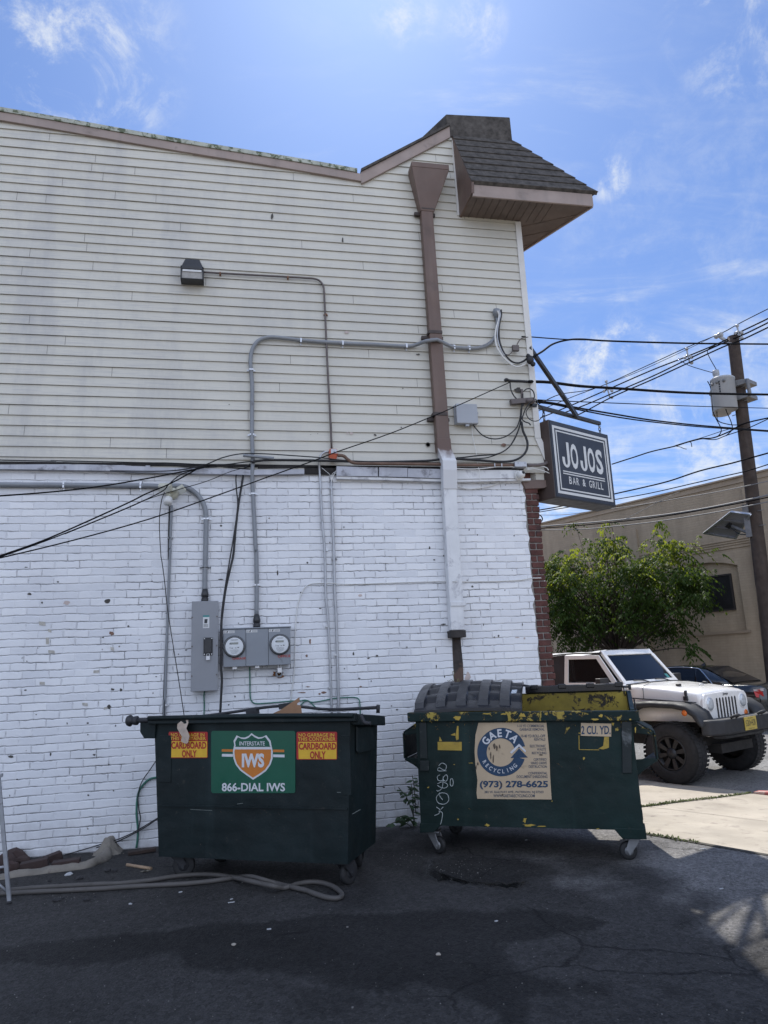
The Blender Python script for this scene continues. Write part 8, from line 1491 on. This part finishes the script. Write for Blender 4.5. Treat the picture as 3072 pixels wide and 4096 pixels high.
# the wires that leave the wall towards the left and the camera
LW = 'wires strung out to the left'
def left_wire(lab, start, c, pts, y1, r=.006):
    P = [V3(start)]; k = len(pts); q0 = np.array(c(*pts[0])) ; y0 = P0y = P[0][1]
    for i, (x, y) in enumerate(pts):
        f = (i+1)/k; d0, d1 = (y0-CAM[1]), (y1-CAM[1]); dd = 1/((1-f)/d0+f/d1); d = ray(*c(x, y)); P.append(CAM+d*dd/d[1])
    solo(MB().tube(P, r, 6, 4), 'strung_wire', M_WIRE, lab, 'wire', LW)
left_wire('black wire strung from the ledge out to the left edge, uppermost', wall(*cH(560, 440), .08), cR, [(1659, 1968), (1100, 2062), (600, 2120), (0, 2166), (-300, 2180)], -1.2, .007)
left_wire('thick wire of the lower strung trio, top one', wall(*cH(490, 452), .07), cH, [(300, 555), (140, 622), (0, 692), (-500, 915), (-830, 1035), (-1100, 1140)], -1.4, .007)
left_wire('second wire of the lower strung trio', wall(*cH(520, 450), .07), cH, [(380, 490), (290, 560), (240, 610), (0, 722), (-500, 925), (-830, 1042), (-1100, 1140)], -1.5, .005)
left_wire('long thin wire crossing the whole wall from the corner clamp to the left edge', wall(*cL(1130, 95), .10), cO, [(1659, 1205), (1480, 1280), (1000, 1475), (420, 1675), (210, 1755), (10, 1828), (-350, 1955), (-900, 2155), (-1660, 2420), (-2500, 2655), (-3318, 2853), (-3700, 2940)], -1.5, .0055)
left_wire('pale thin wire from the ledge down behind the floodlight to the left', wall(*cH(820, 445), .06), cH, [(700, 475), (540, 540), (340, 598), (160, 655), (0, 725), (-400, 890)], -.7, .004)
# ------------------------------------------------------------------ street tree
def leafmat(name, col, trans):
    m = bpy.data.materials.new(name); m.use_nodes = True; nt = m.node_tree; N = nt.nodes.new; L = nt.links.new; p = nt.nodes['Principled BSDF']; p.inputs['Roughness'].default_value = .6; p.inputs['Specular IOR Level'].default_value = .18
    tc = N('ShaderNodeTexCoord'); n = N('ShaderNodeTexNoise'); n.inputs['Scale'].default_value = 2.3; n.inputs['Detail'].default_value = 6; L(tc.outputs['Object'], n.inputs[0]); x = N('ShaderNodeMix'); x.data_type = 'RGBA'; L(n.outputs[0], x.inputs[0]); x.inputs[6].default_value = tuple(c*.55 for c in col)+(1,); x.inputs[7].default_value = tuple(c*1.5 for c in col)+(1,); L(x.outputs[2], p.inputs['Base Color'])
    t = N('ShaderNodeBsdfTranslucent'); t.inputs[0].default_value = trans+(1,); mx = N('ShaderNodeMixShader'); mx.inputs[0].default_value = .36; L(p.outputs[0], mx.inputs[1]); L(t.outputs[0], mx.inputs[2]); L(mx.outputs[0], nt.nodes['Material Output'].inputs[0]); return m
tb = across(*cW(862, 1270), 14.95); tb = V3((tb[0], tb[1], -.08))
TR_ = thing('street_tree', 'broad leafy street tree with drooping leaves on the far pavement', 'tree', tb)
M_LV = leafmat('tree_leaf', (.034, .062, .013), (.09, .14, .014)); M_LV2 = leafmat('sunlit_leaf', (.075, .10, .018), (.38, .44, .032)); M_BARK = mat('bark', (.055, .042, .033), .9, 0, (8, .4), None, (40, .5))  # second leaf colour paints the sunlight on the crown top
tk = MB(); lv = MB(); random.seed(11)
fork = tb+V3((.02, .0, 1.55)); tk.tube([tb-V3((0, 0, .2)), tb+V3((.03, 0, .7)), fork], [.14, .115, .10], 10, 4)
top_z = across(*cW(1000, 130), 14.95)[2]; bot_z = across(*cW(600, 1270), 14.95)[2]
aC = tb@SH; aLft = across(*cW(130, 600), 14.95)@SH; aRgt = across(*cW(1760, 700), 14.95)@SH
tips = []
for i in range(270):
    while True:
        u = random.uniform(-1, 1); w = random.uniform(-1, 1); v = random.uniform(0, 1)
        rad_ = (.72+.56*v) if v < .5 else (1-((v-.5)/.5)**2.6)**.5
        rr_ = math.hypot(u, w)/max(.05, rad_)
        if rr_ < 1 and random.random() < .25+.75*rr_**1.5: break
    a = aC+(u*(aRgt-aC) if u > 0 else -u*(aLft-aC)); n = 14.95+w*1.55; z = bot_z+.02+(top_z-bot_z-.1)*v+.40*mnoise.noise(Vector((u*2.6, w*2.6, v*2)))
    if mnoise.noise(Vector((u*2.1+7, w*2.1, v*2.4))) < -.13: continue
    tips.append(V3(street_pt(a, n, z)))
for px, py, n in ((1500, 760, 14.4), (1610, 770, 14.4), (1700, 775, 14.3), (1560, 820, 14.4), (1480, 1180, 14.2), (1560, 1260, 14.2), (1600, 1310, 14.2), (420, 1240, 14.4), (380, 1290, 14.3), (560, 1265, 14.5), (480, 110, 14.9), (1260, 110, 14.9), (820, 100, 15.0), (250, 1130, 14.4)): tips.append(across(*cW(px, py), n))
for i, q in enumerate(tips):
    m_ = fork+(q-fork)*.5+V3((random.gauss(0, .08), random.gauss(0, .08), .12)); k = .010 if i % 3 else .026; tk.tube([fork+(q-fork)*(.0 if i % 3 == 0 else .45)+V3((0, 0, .06 if i % 3 else 0)), m_+(q-fork)*.2, q], [k, k*.6, .006], 5, 3)
    spread = random.uniform(.14, .34) if i < len(tips)-14 else .10; out = q-(fork+V3((0, 0, .9))); out /= np.linalg.norm(out)
    nb = random.randint(10, 16) if i < len(tips)-14 else 6
    for b in range(nb):
        s0 = q+V3((random.gauss(0, spread), random.gauss(0, spread), random.gauss(0, spread*.6))); hd = random.random()*6.28; dirv = V3((math.cos(hd), math.sin(hd), random.uniform(-.55, .35)))+out*.15; dirv /= np.linalg.norm(dirv); ln = random.uniform(.22, .42); lit_top = (q[2]-bot_z)/(top_z-bot_z) > .60 and random.random() < .55
        for j in range(9):
            f = j/8; p = s0+dirv*ln*f+V3((0, 0, -.34*ln*f*f*2)); sd_ = 1 if j % 2 else -1; lat = np.cross(dirv, [0, 0, 1.])*sd_; ld = lat*.8+dirv*.5+V3((0, 0, -.75+random.uniform(-.35, .3))); leafq(lv, p, ld, V3((random.uniform(-.3, .3), random.uniform(-.3, .3), 1)), random.uniform(.085, .14), random.uniform(.021, .032), 1 if lit_top else 0)
tk.build('trunk', M_BARK, TR_); lv.build('crown', [M_LV, M_LV2], TR_)
